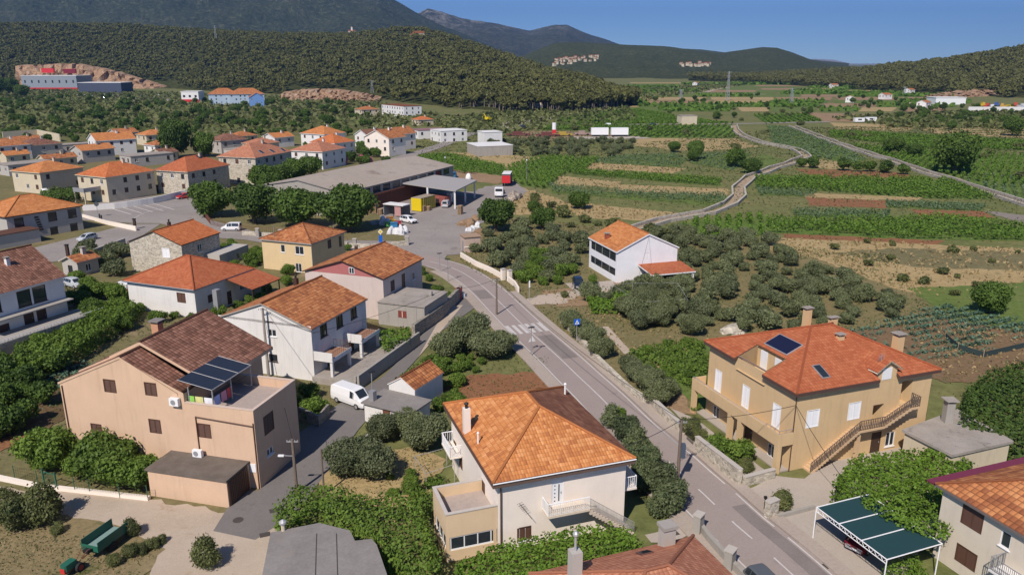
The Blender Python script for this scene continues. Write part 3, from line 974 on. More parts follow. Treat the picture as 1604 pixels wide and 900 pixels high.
    def make_roof(s, notch=None):
        L, W, ze, h = s.L, s.W, s.ze, s.rh
        p = lambda a, b, z: s.loc(a, b, z)
        sl = s.rh / s.half
        lines = []
        if s.kind == 'hip':
            k = s.half
            if L >= W: r0, r1 = (k, W / 2), (L - k, W / 2)
            else: r0, r1 = (L / 2, k), (L / 2, W - k)
            c = [(0, 0), (L, 0), (L, W), (0, W)]
            if L >= W: fs = [[c[0], c[1], r1, r0], [c[1], c[2], r1], [c[2], c[3], r0, r1], [c[3], c[0], r0]]
            else: fs = [[c[0], c[1], r0], [c[1], c[2], r1, r0], [c[2], c[3], r1], [c[3], c[0], r0, r1]]
            if (Vector(r0) - Vector(r1)).length < .05:
                fs = [[c[0], c[1], r0], [c[1], c[2], r0], [c[2], c[3], r0], [c[3], c[0], r0]]
                r1 = r0
            if L >= W: lines = [(c[0], r0), (c[3], r0), (c[1], r1), (c[2], r1), (r0, r1)]
            else: lines = [(c[0], r0), (c[1], r0), (c[2], r1), (c[3], r1), (r0, r1)]
        elif s.kind == 'gu':
            fs = [[(0, 0), (L, 0), (L, W / 2), (0, W / 2)], [(L, W), (0, W), (0, W / 2), (L, W / 2)]]
            lines = [((0, W / 2), (L, W / 2))]
        elif s.kind == 'gv':
            fs = [[(L, 0), (L, W), (L / 2, W), (L / 2, 0)], [(0, W), (0, 0), (L / 2, 0), (L / 2, W)]]
            lines = [((L / 2, 0), (L / 2, W))]
        elif s.kind == 'shed_u':
            fs = [[(0, 0), (L, 0), (L, W), (0, W)]]
        m = MB()
        tz = s.thick
        bnd = {}
        for fi, f in enumerate(fs):
            pts = [p(a, b, s.zr(a, b)) for a, b in f]
            e0 = (pts[1] - pts[0]).normalized()
            nrm = (pts[1] - pts[0]).cross(pts[2] - pts[0]).normalized()
            up = nrm.cross(e0)
            if notch and fi in notch: f = notch[fi]; pts = [p(a, b, s.zr(a, b)) for a, b in f]
            uv = [((q - s.loc(0, 0, ze)).dot(e0) + fi * 3.17, (q - pts[0]).dot(up)) for q in pts]
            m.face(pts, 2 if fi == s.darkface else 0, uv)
            m.face([q - Vector((0, 0, tz)) for q in pts[::-1]], 1)
            n = len(f)
            for i in range(n):
                key = (tuple(round(x, 3) for x in f[i]), tuple(round(x, 3) for x in f[(i + 1) % n]))
                if (key[1], key[0]) in bnd: del bnd[(key[1], key[0])]
                else: bnd[key] = (pts[i], pts[(i + 1) % n])
        for a, b in bnd.values():
            dn = Vector((0, 0, tz))
            m.face([a - dn, b - dn, b, a], 1)
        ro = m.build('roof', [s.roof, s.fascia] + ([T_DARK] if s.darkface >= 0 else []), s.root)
        s.roof_ob = ro
        if s.caps:
            m = MB()
            for a, b in lines:
                if a == b: continue
                A3, B3 = p(*a, s.zr(*a)), p(*b, s.zr(*b))
                n = max(1, int((B3 - A3).length / .42))
                for i in range(n):
                    q0, q1 = A3.lerp(B3, i / n), A3.lerp(B3, (i + 1.12) / n)
                    m.tube([q0 + Vector((0, 0, .02)), q1 + Vector((0, 0, .045))], [.13, .11], 6)
            if m.f: m.build('ridge_tiles', s.roof if s.roof is not T_BROWN else T_BROWN, ro)
        return ro
    def chimney(s, px, py, w_=.5, d_=.5, h=1.2, mat=None, kind='slab'):
        a, b, z = s.roofhit(px, py)
        a = min(max(a, .4), s.L - .4); b = min(max(b, .4), s.W - .4)
        z = s.zr(a, b) if s.roof else s.ze
        q = s.loc(a, b, z)
        m = MB()
        m.box(q.x - w_ / 2, q.y - d_ / 2, q.z - .6, q.x + w_ / 2, q.y + d_ / 2, q.z + h)
        ch = m.build('chimney', mat or s.wall, s.root)
        m = MB()
        if kind == 'slab':
            for i in (-1, 1):
                for j in (-1, 1):
                    m.box(q.x + i * w_ * .4 - .05, q.y + j * d_ * .4 - .05, q.z + h, q.x + i * w_ * .4 + .05, q.y + j * d_ * .4 + .05, q.z + h + .2)
            m.box(q.x - w_ * .72, q.y - d_ * .72, q.z + h + .2, q.x + w_ * .72, q.y + d_ * .72, q.z + h + .28)
            m.build('chimney_cap', CONC, ch)
        elif kind == 'cowl':
            m.tube([(q.x, q.y, q.z + h), (q.x, q.y, q.z + h + .35)], .13, 8)
            m.tube([(q.x, q.y, q.z + h + .35), (q.x, q.y, q.z + h + .42), (q.x, q.y, q.z + h + .55)], [.2, .2, .05], 8)
            m.build('chimney_cap', BLACK, ch)
        return ch
    def pipe(s, px, py, h=.8, r=.06, mat=None):
        a, b, z = s.roofhit(px, py)
        q = s.loc(a, b, s.zr(a, b))
        m = MB(); m.tube([(q.x, q.y, q.z - .1), (q.x, q.y, q.z + h)], r, 8)
        m.tube([(q.x, q.y, q.z + h), (q.x, q.y, q.z + h + .12)], [r * 1.7, r * .8], 8)
        return m.build('vent_pipe', mat or GREYM, s.root)
    def skylight(s, px, py, w_=.8, l_=1.1, mat=None):
        a, b, z = s.roofhit(px, py)
        sl = s.rh / s.half
        ds = {'a': a, 'A': s.L - a, 'b': b, 'B': s.W - b}
        if s.kind == 'gu': ds.pop('a'); ds.pop('A')
        if s.kind == 'gv': ds.pop('b'); ds.pop('B')
        k = min(ds, key=ds.get)
        up = {'a': (1, 0), 'A': (-1, 0), 'b': (0, 1), 'B': (0, -1)}[k]
        upv = Vector((up[0], up[1], sl)).normalized(); sd = Vector((-up[1], up[0], 0)); nn = Vector((-up[0] * sl, -up[1] * sl, 1)).normalized()
        c = s.loc(a, b, s.zr(a, b))
        def slab(m, w0, l0, k0, k1):
            q = [c + sd * i * w0 / 2 + upv * j * l0 / 2 for i, j in ((-1, -1), (1, -1), (1, 1), (-1, 1))]
            if (q[1] - q[0]).cross(q[2] - q[0]).dot(nn) < 0: q = q[::-1]
            m.face([x + nn * k1 for x in q])
            for i in range(4):
                x, y = q[i], q[(i + 1) % 4]
                m.face([x + nn * k0, y + nn * k0, y + nn * k1, x + nn * k1])
        m = MB(); slab(m, w_, l_, -.02, .1)
        f = m.build('skylight', mat or GREYM, s.root)
        m = MB(); slab(m, w_ - .16, l_ - .16, .1, .112)
        m.build('pane', GLASS, f)
        return f, c, upv, sd, nn
    def part(s, name, m, mat, parent=None, label=None):
        o = m.build(name, mat, parent or s.root)
        if label: o['label'] = label
        return o
    def lbox(s, m, a0, b0, z0, a1, b1, z1, mi=0):
        p, q = s.loc(a0, b0), s.loc(a1, b1)
        m.box(p.x, p.y, z0, q.x, q.y, z1, mi)
    def local(s, x):                 # world -> from the A corner
        q = Vector(x[:2]) - s.A
        return q.dot(s.u), q.dot(s.v)
    def downpipe(s, a, b, z0, z1, mat=None):
        m = MB(); q = s.loc(a, b)
        m.tube([(q.x, q.y, z0), (q.x, q.y, z1)], .055, 6)
        return m.build('downpipe', mat or BROWN, s.root)
    def gutter(s, face, mat=None, r=.075):
        m = MB()
        z = s.ze - .06
        e = {'f': ((0, -.06), (s.L, -.06)), 'l': ((-.06, 0), (-.06, s.W)), 'r': ((s.L + .06, 0), (s.L + .06, s.W))}[face]
        m.tube([s.loc(*e[0], z), s.loc(*e[1], z)], r, 6)
        return m.build('gutter', mat or WHITE, s.root)

def railing(m, pts, h=1.0, bar=.018, sp=.14, rail=.03, fancy=False):
    """a metal railing along 3-D points (foot line)"""
    for i in range(len(pts) - 1):
        a, b = Vector(pts[i]), Vector(pts[i + 1])
        up = Vector((0, 0, h))
        m.tube([a + up, b + up], rail, 5); m.tube([a + up * .08, b + up * .08], bar, 4)
        n = max(1, int((b - a).length / sp))
        for k in range(n + 1):
            q = a.lerp(b, k / n)
            if fancy and k < n:
                q2 = a.lerp(b, (k + .5) / n)
                m.tube([q + up * .08, q2 + up * .55, q + up], bar, 3, cap=False)
            m.tube([q, q + up * (1 if k % 6 else 1.03)], bar if k % 6 else bar * 1.5, 4, cap=False)
# ------------------------------------------------------------------ the cream house in the foreground
hi = House('cream_house', 'cream two storey house with amber hip roof and white front landing beside the road', 'house',
           (772, 757), (997, 718), (693, 632), 6.3, W_CREAM, T_HI, 'hip', apex=636, over=.55, fascia=plain('fascia_soffit_shade', (.13, .085, .065), .6), thick=.46)  # deep brown fascia, also painting in the soffit's shadow band
sD, zD = hi.hit('f', 873, 791)
hi.winat('f', sD, zD + 1.1, .98, 2.2, 'dp', 'white door with small square lights')
hi.win('f', 821, 836, 1.15, 1.25, 'sb')
hi.winat('f', 2.2, 1.2, 1.0, 1.2, 'g')
hi.win('l', 757, 772, 1.0, 2.2, 'sb')
hi.win('l', 722, 722, 1.0, 1.3, 'sb'); hi.win('l', 713, 700, .9, 1.2, 'sb')
hi.winat('r', 4.5, 4.4, 1.4, 2.1, 'sb'); hi.winat('r', 9.5, 4.4, 1.1, 1.3, 'sb'); hi.winat('r', 4.5, 1.4, 1.4, 2.1, 'sb')
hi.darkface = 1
hi.finish()
hi.gutter('f', WHITE, .05); hi.gutter('l', BROWN, .06)
hi.chimney(726, 678, .55, .55, 2.1, W_CREAM, 'cowl')
hi.pipe(749, 694, .9, .07, WHITE); hi.pipe(885, 617, 1.0, .09, WHITE)
hi.downpipe(.75, .42, 0, 6.2, BROWN)
# terrace annex on the left wall
m = MB(); x0, x1, y0, y1 = -3.45, .52, .62, 4.75
hi.lbox(m, x0, y0, 0, x1, y1, .9); hi.lbox(m, x0, y0, 2.05, x1, y1, 3.1)
for (a, b) in ((x0, y0), (x0, y1 - .25), (x1 - .3, y0)): hi.lbox(m, a, b, .9, a + .25, b + .25, 2.05)
hi.lbox(m, x0, y1 - .2, .9, x1, y1, 2.05)
t = .2
hi.lbox(m, x0, y0, 3.1, x1, y0 + t, 4.0); hi.lbox(m, x0, y0 + t, 3.1, x0 + t, y1, 4.0); hi.lbox(m, x0 + t, y1 - t, 3.1, x1, y1, 4.0)
ann = hi.part('terrace_annex', m, stucco('stucco_annex', (.70, .52, .33), .15))
m = MB(); hi.lbox(m, x0 - .05, y0 - .05, 4.0, x1, y0 + t + .04, 4.07); hi.lbox(m, x0 - .05, y0 + t + .04, 4.0, x0 + t + .04, y1 + .05, 4.07); hi.lbox(m, x0 + t + .04, y1 - t, 4.0, x1, y1 + .05, 4.07)
hi.part('coping', m, plain('coping', (.52, .47, .42), .8), ann)
m = MB(); hi.lbox(m, x0 + t, y0 + t, 3.1, x1, y1 - t, 3.13)
hi.part('terrace_floor', m, plain('terrace_tiles', (.40, .33, .29), .8, var=.2), ann)
m = MB()
for k in range(4): hi.lbox(m, x0 + .3 + k * 1.05, y0 + .06, .9, x0 + .38 + k * 1.05, y0 + .14, 2.05)
hi.lbox(m, x0 + .25, y0 + .05, .9, x1 - .3, y0 + .15, 1.0); hi.lbox(m, x0 + .25, y0 + .05, 1.95, x1 - .3, y0 + .15, 2.05)
for k in range(4): hi.lbox(m, x0 + .06, y0 + .3 + k * 1.05, .9, x0 + .14, y0 + .38 + k * 1.05, 2.05)
hi.lbox(m, x0 + .05, y0 + .25, .9, x0 + .15, y1 - .25, 1.0); hi.lbox(m, x0 + .05, y0 + .25, 1.95, x0 + .15, y1 - .25, 2.05)
wf = hi.part('window', m, WHITE, ann)
m = MB(); hi.lbox(m, x0 + .12, y0 + .1, .9, x1, y0 + .12, 2.05); hi.lbox(m, x0 + .1, y0 + .12, .9, x0 + .12, y1, 2.05)
hi.part('pane', m, GLASS, ann)
# front landing, railing and stair
aL, aR, zl = .55 + 3.55, .55 + 7.05, zD
m = MB()
o = hi.over
hi.lbox(m, aL, o - 1.25, zl - .2, aR, o - .002, zl)
lb = hi.part('landing', m, plain('landing_cream', (.66, .56, .44), .8))
m = MB()
railing(m, [hi.loc(aL + .05, o - .05, zl), hi.loc(aL + .05, o - 1.2, zl), hi.loc(aR - .02, o - 1.2, zl)], 1.0, .022, .16, .045)
hi.part('railing', m, WHITE)
m = MB(); n = 15
for k in range(n):
    a0 = aR + k * .26
    z1 = zl - (k + 1) * zl / (n + 1)
    hi.lbox(m, a0, o - 1.25, max(0, z1 - .35), a0 + .26, o - .002, z1)
hi.part('outer_stair', m, plain('stair_cream', (.60, .50, .40), .85))
m = MB(); railing(m, [hi.loc(aR, o - 1.2, zl - .1), hi.loc(aR + n * .26, o - 1.2, .1)], .95, .015, .14, .03, True)
hi.part('railing', m, GALV)
m = MB(); hi.lbox(m, hi.L - .55, 1.0, 2.9, hi.L + .75, 6.4, 3.08)
hi.part('balcony', m, W_CREAM)
m = MB(); railing(m, [hi.loc(hi.L - .5, 1.05, 3.08), hi.loc(hi.L + .7, 1.05, 3.08), hi.loc(hi.L + .7, 6.35, 3.08), hi.loc(hi.L - .5, 6.35, 3.08)], 1.0, .022, .16, .045)
hi.part('railing', m, WHITE)
m = MB(); hi.lbox(m, -.55, 10.6, 2.9, .5, 13.6, 3.05); hi.part('balcony', m, W_CREAM)
m = MB(); railing(m, [hi.loc(.5, 10.65, 3.05), hi.loc(-.5, 10.65, 3.05), hi.loc(-.5, 13.55, 3.05), hi.loc(.5, 13.55, 3.05)], 1.0, .022, .16, .045)
hi.part('railing', m, WHITE)
m = MB()      # aerial on the front wall
q = hi.loc(2.2, .35, 4.0)
m.tube([q, q + Vector((0.9, -.35, -1.3))], .02, 5)
for k in range(5): m.tube([q + Vector((.1 * k - .22, -.05 - .04 * k, -.14 * k)), q + Vector((.1 * k + .22, -.05 - .04 * k, -.14 * k + .12))], .012, 4)
hi.part('aerial', m, BROWN)

# ------------------------------------------------------------------ the ochre house at the right
be = House('ochre_house', 'large ochre house with red hip roof, long balcony and outside stair across the road', 'house',
           (1248, 617), (1472, 577), (1105, 533), 7.9, W_OCHRE, T_RED, 'hip', apex=511, over=.5, fascia=plain('eave_dark', (.09, .05, .04), .7), thick=.3)
for px, py in ((1273, 655), (1338, 643)): be.win('f', px, py, 1.45, 1.75, 'sw')
for px, py in ((1125, 596), (1168, 621), (1216, 651)): be.win('l', px, py, 1.15, 2.35, 'sw')
for px, py in ((1374, 652), (1419, 615)): be.win('f', px, py, 1.3, 2.5, 'n')
be.win('f', 1394, 687, 1.1, 1.5, 'g'); be.win('f', 1371, 696, 1.2, 2.2, 'dd')
for px, py in ((1121, 640), (1207, 702)): be.win('l', px, py + 10, 1.1, 1.3, 'g')
be.winat('l', 7.4, 1.15, 1.2, 2.2, 'dd')
a0, a1, dp = 4.85, 9.25, 2.65
be.finish(notch={3: [(0, be.W), (0, a1), (dp, a1), (dp, a0), (0, a0), (0, 0), (be.half, be.half)], 0: [(0, 0), (9.42, 0), (9.42, 2.1), (11.78, 2.1), (11.78, 0), (be.L, 0), (be.L - be.half, be.half), (be.half, be.half)]})
zs = lambda a: be.ze + be.rh / be.half * a
m = MB()
p = lambda a, b, z: be.loc(a, b, z)
for b_, s_ in ((a0 - .0, 1), (a1, -1)):
    b2 = b_ + s_ * .15
    tri = [p(.52, b2, 6.5), p(dp, b2, 6.5), p(dp, b2, zs(dp)), p(.52, b2, zs(.5))]
    m.face(tri); m.face(tri[::-1])
m.face([p(dp, a0, 6.5), p(dp, a1, 6.5), p(dp, a1, zs(dp)), p(dp, a0, zs(dp))][::-1])
m.face([p(.3, a0, 6.75), p(dp, a0, 6.75), p(dp, a1, 6.75), p(.3, a1, 6.75)])
be.part('roof_terrace', m, W_OCHRE)
m = MB(); be.lbox(m, .46, a0, 8.02, .66, a1, 8.1); be.part('coping', m, plain('brown_coping', (.22, .15, .12), .8))
m = MB(); be.lbox(m, dp - .08, a1 - 1.75, 6.76, dp - .02, a1 - .75, 8.75)
be.part('shutter', m, WHITE, label='white closed shutter inside the roof terrace')
m = MB(); be.lbox(m, dp - .08, a0 + .5, 7.6, dp - .02, a0 + 1.5, 8.7)
be.part('shutter', m, WHITE, label='white closed shutter inside the roof terrace')
# front gable dormer
da, dw_, dz = 10.6, 1.2, 8.75
m = MB()
f0 = be.over - .012
pts = [p(da - dw_, f0, 7.4), p(da + dw_, f0, 7.4), p(da + dw_, f0, dz), p(da, f0, dz + .75), p(da - dw_, f0, dz)]
m.face(pts)
for q in (-1, 1):
    g = [p(da + q * dw_, f0, 7.4), p(da + q * dw_, 2.2, 7.4), p(da + q * dw_, 2.2, dz), p(da + q * dw_, f0, dz)]
    m.face(g if q > 0 else g[::-1])
dm = be.part('dormer', m, W_OCHRE)
m = MB()
for q in (-1, 1):
    e0, e1 = p(da + q * (dw_ + .3), f0 - .35, dz - .16), p(da + q * (dw_ + .3), 1.6, dz - .16)
    r0, r1 = p(da, f0 - .35, dz + .82), p(da, 4.3, dz + .82)
    e2 = p(da + q * (dw_ + .3), 1.8, dz - .16)
    qd = [e0, e2, r1, r0]
    uv = [(0, 0), (1.6, 0), (3.5, 1.7), (0, 1.7)]
    dn = Vector((0, 0, .14))
    if q > 0: m.face(qd, 0, uv); m.face([x - dn for x in qd[::-1]], 1)
    else: m.face(qd[::-1], 0, uv[::-1]); m.face([x - dn for x in qd], 1)
    m.face([e0 - dn, e0, r0, r0 - dn], 1); m.face([e0, e0 - dn, r0 - dn, r0], 1)
be.part('dormer_roof', m, [T_RED, CREAMP], dm)
m = MB(); q0 = p(da - .55, f0 - .04, 7.6); q1 = p(da + .55, f0 - .004, 8.75); m.box(q0.x, q0.y, q0.z, q1.x, q1.y, q1.z)
be.part('shutter', m, WHITE, dm)
# balcony along the left wall
m = MB(); bl = be.W
be.lbox(m, -1.15, .35, 2.75, .498, bl - .1, 2.97)
be.lbox(m, -1.15, .35, 2.97, -1.0, bl - .1, 3.95); be.lbox(m, -1.0, .35, 2.97, .498, .5, 3.95); be.lbox(m, -1.0, bl - .25, 2.97, .498, bl - .1, 3.95)
be.part('balcony', m, W_OCHRE)
for b_ in (.35, 5.9, 7.5, bl - .6):
    m = MB(); be.lbox(m, -1.14, b_, 0, -.7, b_ + .5, 2.748); be.part('pillar', m, W_OCHRE)
m = MB(); railing(m, [p(.4, .43, 3.95), p(-1.07, .43, 3.95), p(-1.07, 2.2, 3.95)], .32, .02, .5, .03); railing(m, [p(-1.07, 2.2, 3.95), p(-1.07, bl - .2, 3.95)], .16, .02, 2.5, .035)
be.part('railing', m, GREYM)
m = MB(); be.lbox(m, -.6, .5, .02, .45, bl - .3, .16); be.part('porch_floor', m, G_PAVE)
# outside stair
def flight(m, s0, z0, s1, z1, v0=-1.1, w_=1.1, solid=.32):
    n = max(1, int(abs(z1 - z0) / .17))
    for k in range(n):
        a_ = s0 + (s1 - s0) * k / n; b_ = s0 + (s1 - s0) * (k + 1) / n
        z = z0 + (z1 - z0) * (k + 1) / n
        be.lbox(m, min(a_, b_), o_ + v0, max(0, z - solid), max(a_, b_), o_ - .004, z)
o_ = be.over
m = MB(); e = o_
S0, S1, S2, S3 = e + 1.5, e + 6.7, e + 9.6, e + 12.6
flight(m, S0, 0, S1, 3.35); be.lbox(m, S1, o_ - 1.1, 3.15, S2, o_ - .004, 3.35); flight(m, S2, 3.35, S3, 4.75); be.lbox(m, S3, o_ - 1.1, 4.55, S3 + 1.0, o_ - .004, 4.75)
be.lbox(m, S1 + .1, o_ - .9, 0, S1 + .35, o_ - .5, 3.14)
be.part('outer_stair', m, plain('stair_ochre', (.60, .42, .25), .85))
m = MB(); railing(m, [p(S0, o_ - 1.06, .1), p(S1, o_ - 1.06, 3.4), p(S2, o_ - 1.06, 3.4), p(S3, o_ - 1.06, 4.8), p(S3 + .95, o_ - 1.06, 4.8), p(S3 + .95, o_ - .05, 4.8)], .95, .028, .2, .04, True)
be.part('railing', m, plain('iron_brown', (.11, .085, .07), .6))
be.chimney(1228, 512, .75, .6, 2.0, W_OCHRE); be.chimney(1437, 560, .8, .8, 1.6, W_OCHRE); be.chimney(1284, 506, .9, .5, .5, W_OCHRE); be.chimney(1316, 530, .6, .5, .25, W_OCHRE)
be.skylight(1286, 582, .9, 1.7)
f, c, upv, sd, nn = be.skylight(1227, 540, 3.4, 2.0, GALV)
f.name = 'solar_panel'; f.children[0].name = 'collector'; f.children[0].data.materials[0] = plain('collector_blue', (.012, .014, .04), .4, .3)
m = MB(); q = p(10.2, 1.0, be.zr(10.2, 1.0)); m.tube([q, q + Vector((0, 0, 1.7))], .03, 5)
for k in range(5): m.tube([q + Vector((-.4, 0, 1.5 - k * .12)), q + Vector((.4, 0, 1.5 - k * .12))], .015, 4)
be.part('aerial', m, GREYM)
be.downpipe(.42, .42, 0, 7.7, BROWN)
# concrete outbuilding at its right end
q = [P(1413, 672, 3.0), P(1492, 712, 3.0), P(1588, 690, 3.0), P(1500, 640, 3.0)]
m = MB(); m.prism([x.to_2d() for x in q], 2.75, 3.0); m.prism([x.to_2d().lerp((q[0] + q[2]).to_2d() / 2, .06) for x in q], 0, 2.75, 1)
cx_ = sum((x for x in q), Vector()) / 4
ob = tag(m.build('concrete_outbuilding', [CONC, W_SAND]), 'low concrete outbuilding with flat roof slab behind the ochre house', 'outbuilding')
c = P(1483, 660, 3.0)
m = MB(); m.box(c.x - .38, c.y - .38, 3.0, c.x + .38, c.y + .38, 5.0)
for i, j in ((-1, -1), (1, -1), (1, 1), (-1, 1)): m.box(c.x + i * .3 - .06, c.y + j * .3 - .06, 5.0, c.x + i * .3 + .06, c.y + j * .3 + .06, 5.25)
ch = m.build('chimney', W_BARE, ob)
m = MB(); m.box(c.x - .6, c.y - .6, 5.25, c.x + .6, c.y + .6, 5.35); m.build('chimney_cap', CONC, ch)

# ------------------------------------------------------------------ the peach house at the left
pe = House('peach_house', 'tall peach house with brown tiled roof, flat garage and laundry terrace beside the lane', 'house',
           (396, 641), (457, 593), (103, 600), 7.6, W_PEACH, None, 'flat', over=0, L=12.2)
pe.win('l', 172, 604, 1.3, 1.25, 'sb'); pe.win('l', 236, 609, 1.25, 1.25, 'sb')
pe.win('l', 243, 667, 1.25, 1.35, 'sb'); pe.win('l', 320, 674, 1.35, 1.35, 'sb')
pe.winat('l', 3.3, 3.6, 1.2, 1.3, 'sb')
pe.win('f', 421, 662, 1.6, 1.8, 'sb'); pe.win('f', 423, 706, 1.0, .7, 'g')
WT = 6.75
# the wall mesh: terrace block and gabled block
m = MB(); rt = Matrix.Rotation(-pe.a, 2)
def pf(face, L_, z1, holes, o=None, gable=None):
    oo, d_, n_, LL = pe.plane(face)
    oo = o if o is not None else oo
    wall_face(m, rt @ (oo - pe.c), rt @ d_, rt @ n_, L_, 0, z1, holes, gable=gable)
Wp = pe.W
gz = 7.95
for a_, b_, g_ in ((0, 2.6, [(0, 7.9), (2.6, 7.9), (2.6, 9.1), (0, 7.97)]), (11.4, Wp - WT, [(0, 7.9), (Wp - WT - 11.4, 7.9), (Wp - WT - 11.4, 8.35), (0, 9.08)]), (2.6, 11.4, [(0, 9.08), (8.8, 9.08), (4.35, 11.0)])):
    pf('l', b_ - a_, g_[0][1], [(h[0] - a_, h[1] - a_, h[2], h[3]) for h in pe.holes['l'] if a_ < h[0] < b_ and h[1] < Wp - WT], o=pe.A + pe.v * (Wp - a_), gable=g_)
hs = [(h[0] - (Wp - WT), h[1] - (Wp - WT), h[2], h[3]) for h in pe.holes['l'] if h[1] > Wp - WT]
pf('l', WT, 7.45, hs, o=pe.A + pe.v * WT)
pf('f', 7.0, 7.45, pe.holes['f'])
for pts, z in (([(7.0, 0), (7.0, WT)], 7.45), ([(0, WT), (12.2, WT)], 8.3), ([(12.2, WT), (12.2, Wp)], 8.0), ([(12.2, Wp), (0, Wp)], 8.0)):
    a_, b_ = pe.loc(*pts[0]), pe.loc(*pts[1])
    m.face([(a_.x, a_.y, 0), (b_.x, b_.y, 0), (b_.x, b_.y, z), (a_.x, a_.y, z)])
t = .22                                            # inner faces of the parapet and the terrace floor
pe.lbox(m, t, t, 6.55, 6.8, WT - .01, 6.6, 1)
for (x0_, y0_, x1_, y1_) in ((0.004, 0.004, 7.0, t), (0.004, t, t, WT), (6.8, t, 7.0, WT)): pe.lbox(m, x0_, y0_, 6.6, x1_ - .004, y1_, 7.452)
a_, b_ = pe.loc(12.2, WT), pe.loc(12.2, Wp)
ap = pe.loc(12.2, 12.85, 11.0)
m.face([(a_.x, a_.y, 8.3), (b_.x, b_.y, 8.0), tuple(ap)])
pe.part('wall', m, [W_PEACH, plain('terrace_tiles', (.40, .33, .29), .8)])
for q in pe.wins: pe._win(*q)
m = MB(); pe.lbox(m, -.04, -.04, 7.45, 7.04, t + .04, 7.51); pe.lbox(m, -.04, t + .04, 7.45, t + .04, WT, 7.51); pe.lbox(m, 6.76, t + .04, 7.45, 7.04, WT, 7.51)
pe.part('coping', m, plain('coping_pale', (.60, .47, .38), .8))
def slope(m, a0, a1, b0, z0, b1, z1, th=.2, off=0):
    q = [pe.loc(a0, b0, z0), pe.loc(a1, b0, z0), pe.loc(a1, b1, z1), pe.loc(a0, b1, z1)]
    L_ = math.hypot(b1 - b0, z1 - z0)
    uv = [(a0 + off, 0), (a1 + off, 0), (a1 + off, L_), (a0 + off, L_)]
    if (q[1] - q[0]).cross(q[2] - q[0]).z < 0: q = q[::-1]; uv = uv[::-1]
    m.face(q, 0, uv)
    dn = Vector((0, 0, th))
    m.face([x - dn for x in q[::-1]], 1)
    for i in range(4): m.face([q[i] - dn, q[(i + 1) % 4] - dn, q[(i + 1) % 4], q[i]], 1)
m = MB()
slope(m, -.06, 2.6, 7.3, 8.25, 12.85, 11.15); slope(m, -.06, 2.6, Wp + .15, 7.98, 12.85, 11.15, off=9)
slope(m, 2.602, 12.6, 5.6, 8.2, 12.85, 11.6, .3); slope(m, 2.602, 12.6, 16.4, 9.85, 12.85, 11.6, .3, 9); slope(m, 2.602, 12.6, Wp + .3, 8.05, 16.402, 9.75, .25, 9)
pr = pe.part('roof', m, [T_BROWN, CREAMP if False else W_PEACH])
m = MB()
for a_, b_ in ((pe.loc(-.06, 12.85, 11.15), pe.loc(2.6, 12.85, 11.15)), (pe.loc(2.6, 12.85, 11.6), pe.loc(12.6, 12.85, 11.6))):
    n = int((b_ - a_).length / .42)
    for i in range(n): m.tube([a_.lerp(b_, i / n), a_.lerp(b_, (i + 1.1) / n) + Vector((0, 0, .02))], [.14, .12], 6)
pe.part('ridge_tiles', m, T_BROWN, pr)
m = MB()
for k in range(2):
    q = [pe.loc(6.6 + k * 2.3, 13.3, 11.55), pe.loc(8.8 + k * 2.3, 13.3, 11.55), pe.loc(8.8 + k * 2.3, 15.2, 10.6), pe.loc(6.6 + k * 2.3, 15.2, 10.6)]
    m.face(q); m.face([x - Vector((0, 0, .1)) for x in q[::-1]])
    for i in range(4): m.face([q[i] - Vector((0, 0, .1)), q[(i + 1) % 4] - Vector((0, 0, .1)), q[(i + 1) % 4], q[i]])
pe.part('solar_panel', m, plain('solar_blue', (.02, .025, .05), .4, .3))
c = pe.loc(9.8, 16.8, 9.0); m = MB(); m.box(c.x - .4, c.y - .4, 8.6, c.x + .4, c.y + .4, 10.7); chq = pe.part('chimney', m, plain('brick_orange', (.5, .27, .16), .8))
m = MB(); m.box(c.x - .6, c.y - .6, 10.95, c.x + .6, c.y + .6, 11.05)
for i, j in ((-1, -1), (1, -1), (1, 1), (-1, 1)): m.box(c.x + i * .33 - .05, c.y + j * .33 - .05, 10.7, c.x + i * .33 + .05, c.y + j * .33 + .05, 10.95)
pe.part('chimney_cap', m, CONC_D, chq)
m = MB()                                           # awning of dark panels over the terrace
cz = 8.75
for k in range(3):
    q0, q1 = pe.loc(.35 + k * 2.0, 4.1, 0), pe.loc(2.3 + k * 2.0, 7.5, 0)
    m.face([(q0.x, q0.y, cz), (q1.x, q0.y, cz), (q1.x, q1.y, cz + .6), (q0.x, q1.y, cz + .6)])
    m.face([(q0.x, q1.y, cz + .57), (q1.x, q1.y, cz + .57), (q1.x, q0.y, cz - .03), (q0.x, q0.y, cz - .03)])
aw = pe.part('awning', m, plain('awning_blue', (.022, .03, .05), .55, .3))
m = MB()
for k in range(4):
    a_ = .36 + k * 2.0
    m.tube([pe.loc(a_ - .02, 4.1, cz + .03), pe.loc(a_ - .02, 7.5, cz + .63)], .028, 6)
m.tube([pe.loc(.3, 4.1, cz + .02), pe.loc(6.4, 4.1, cz + .02)], .05, 6)
for a_, b_ in ((.5, 4.2), (3.2, 4.2), (6.3, 4.2), (.5, 6.6)): m.tube([pe.loc(a_, b_, 6.6), pe.loc(a_, b_, cz)], .07, 6)
pe.part('awning_frame', m, GREYM, aw)
m = MB()
pe.lbox(m, -3.35, .9, 0, -.0, 8.6, 2.45); grg = pe.part('garage', m, W_PEACH)
m = MB(); pe.lbox(m, -3.5, .8, 2.45, -.01, 8.75, 2.62); pe.part('garage_roof', m, ground_mat('felt_roof', [(.10, .085, .07), (.15, .125, .105), (.19, .165, .14)], .8, 14, .2, .02), grg)
m = MB(); pe.lbox(m, -3.2, .86, .1, -.3, .9, 2.35)
for k in range(12): pe.lbox(m, -3.15 + k * .24, .83, .1, -3.03 + k * .24, .86, 2.35)
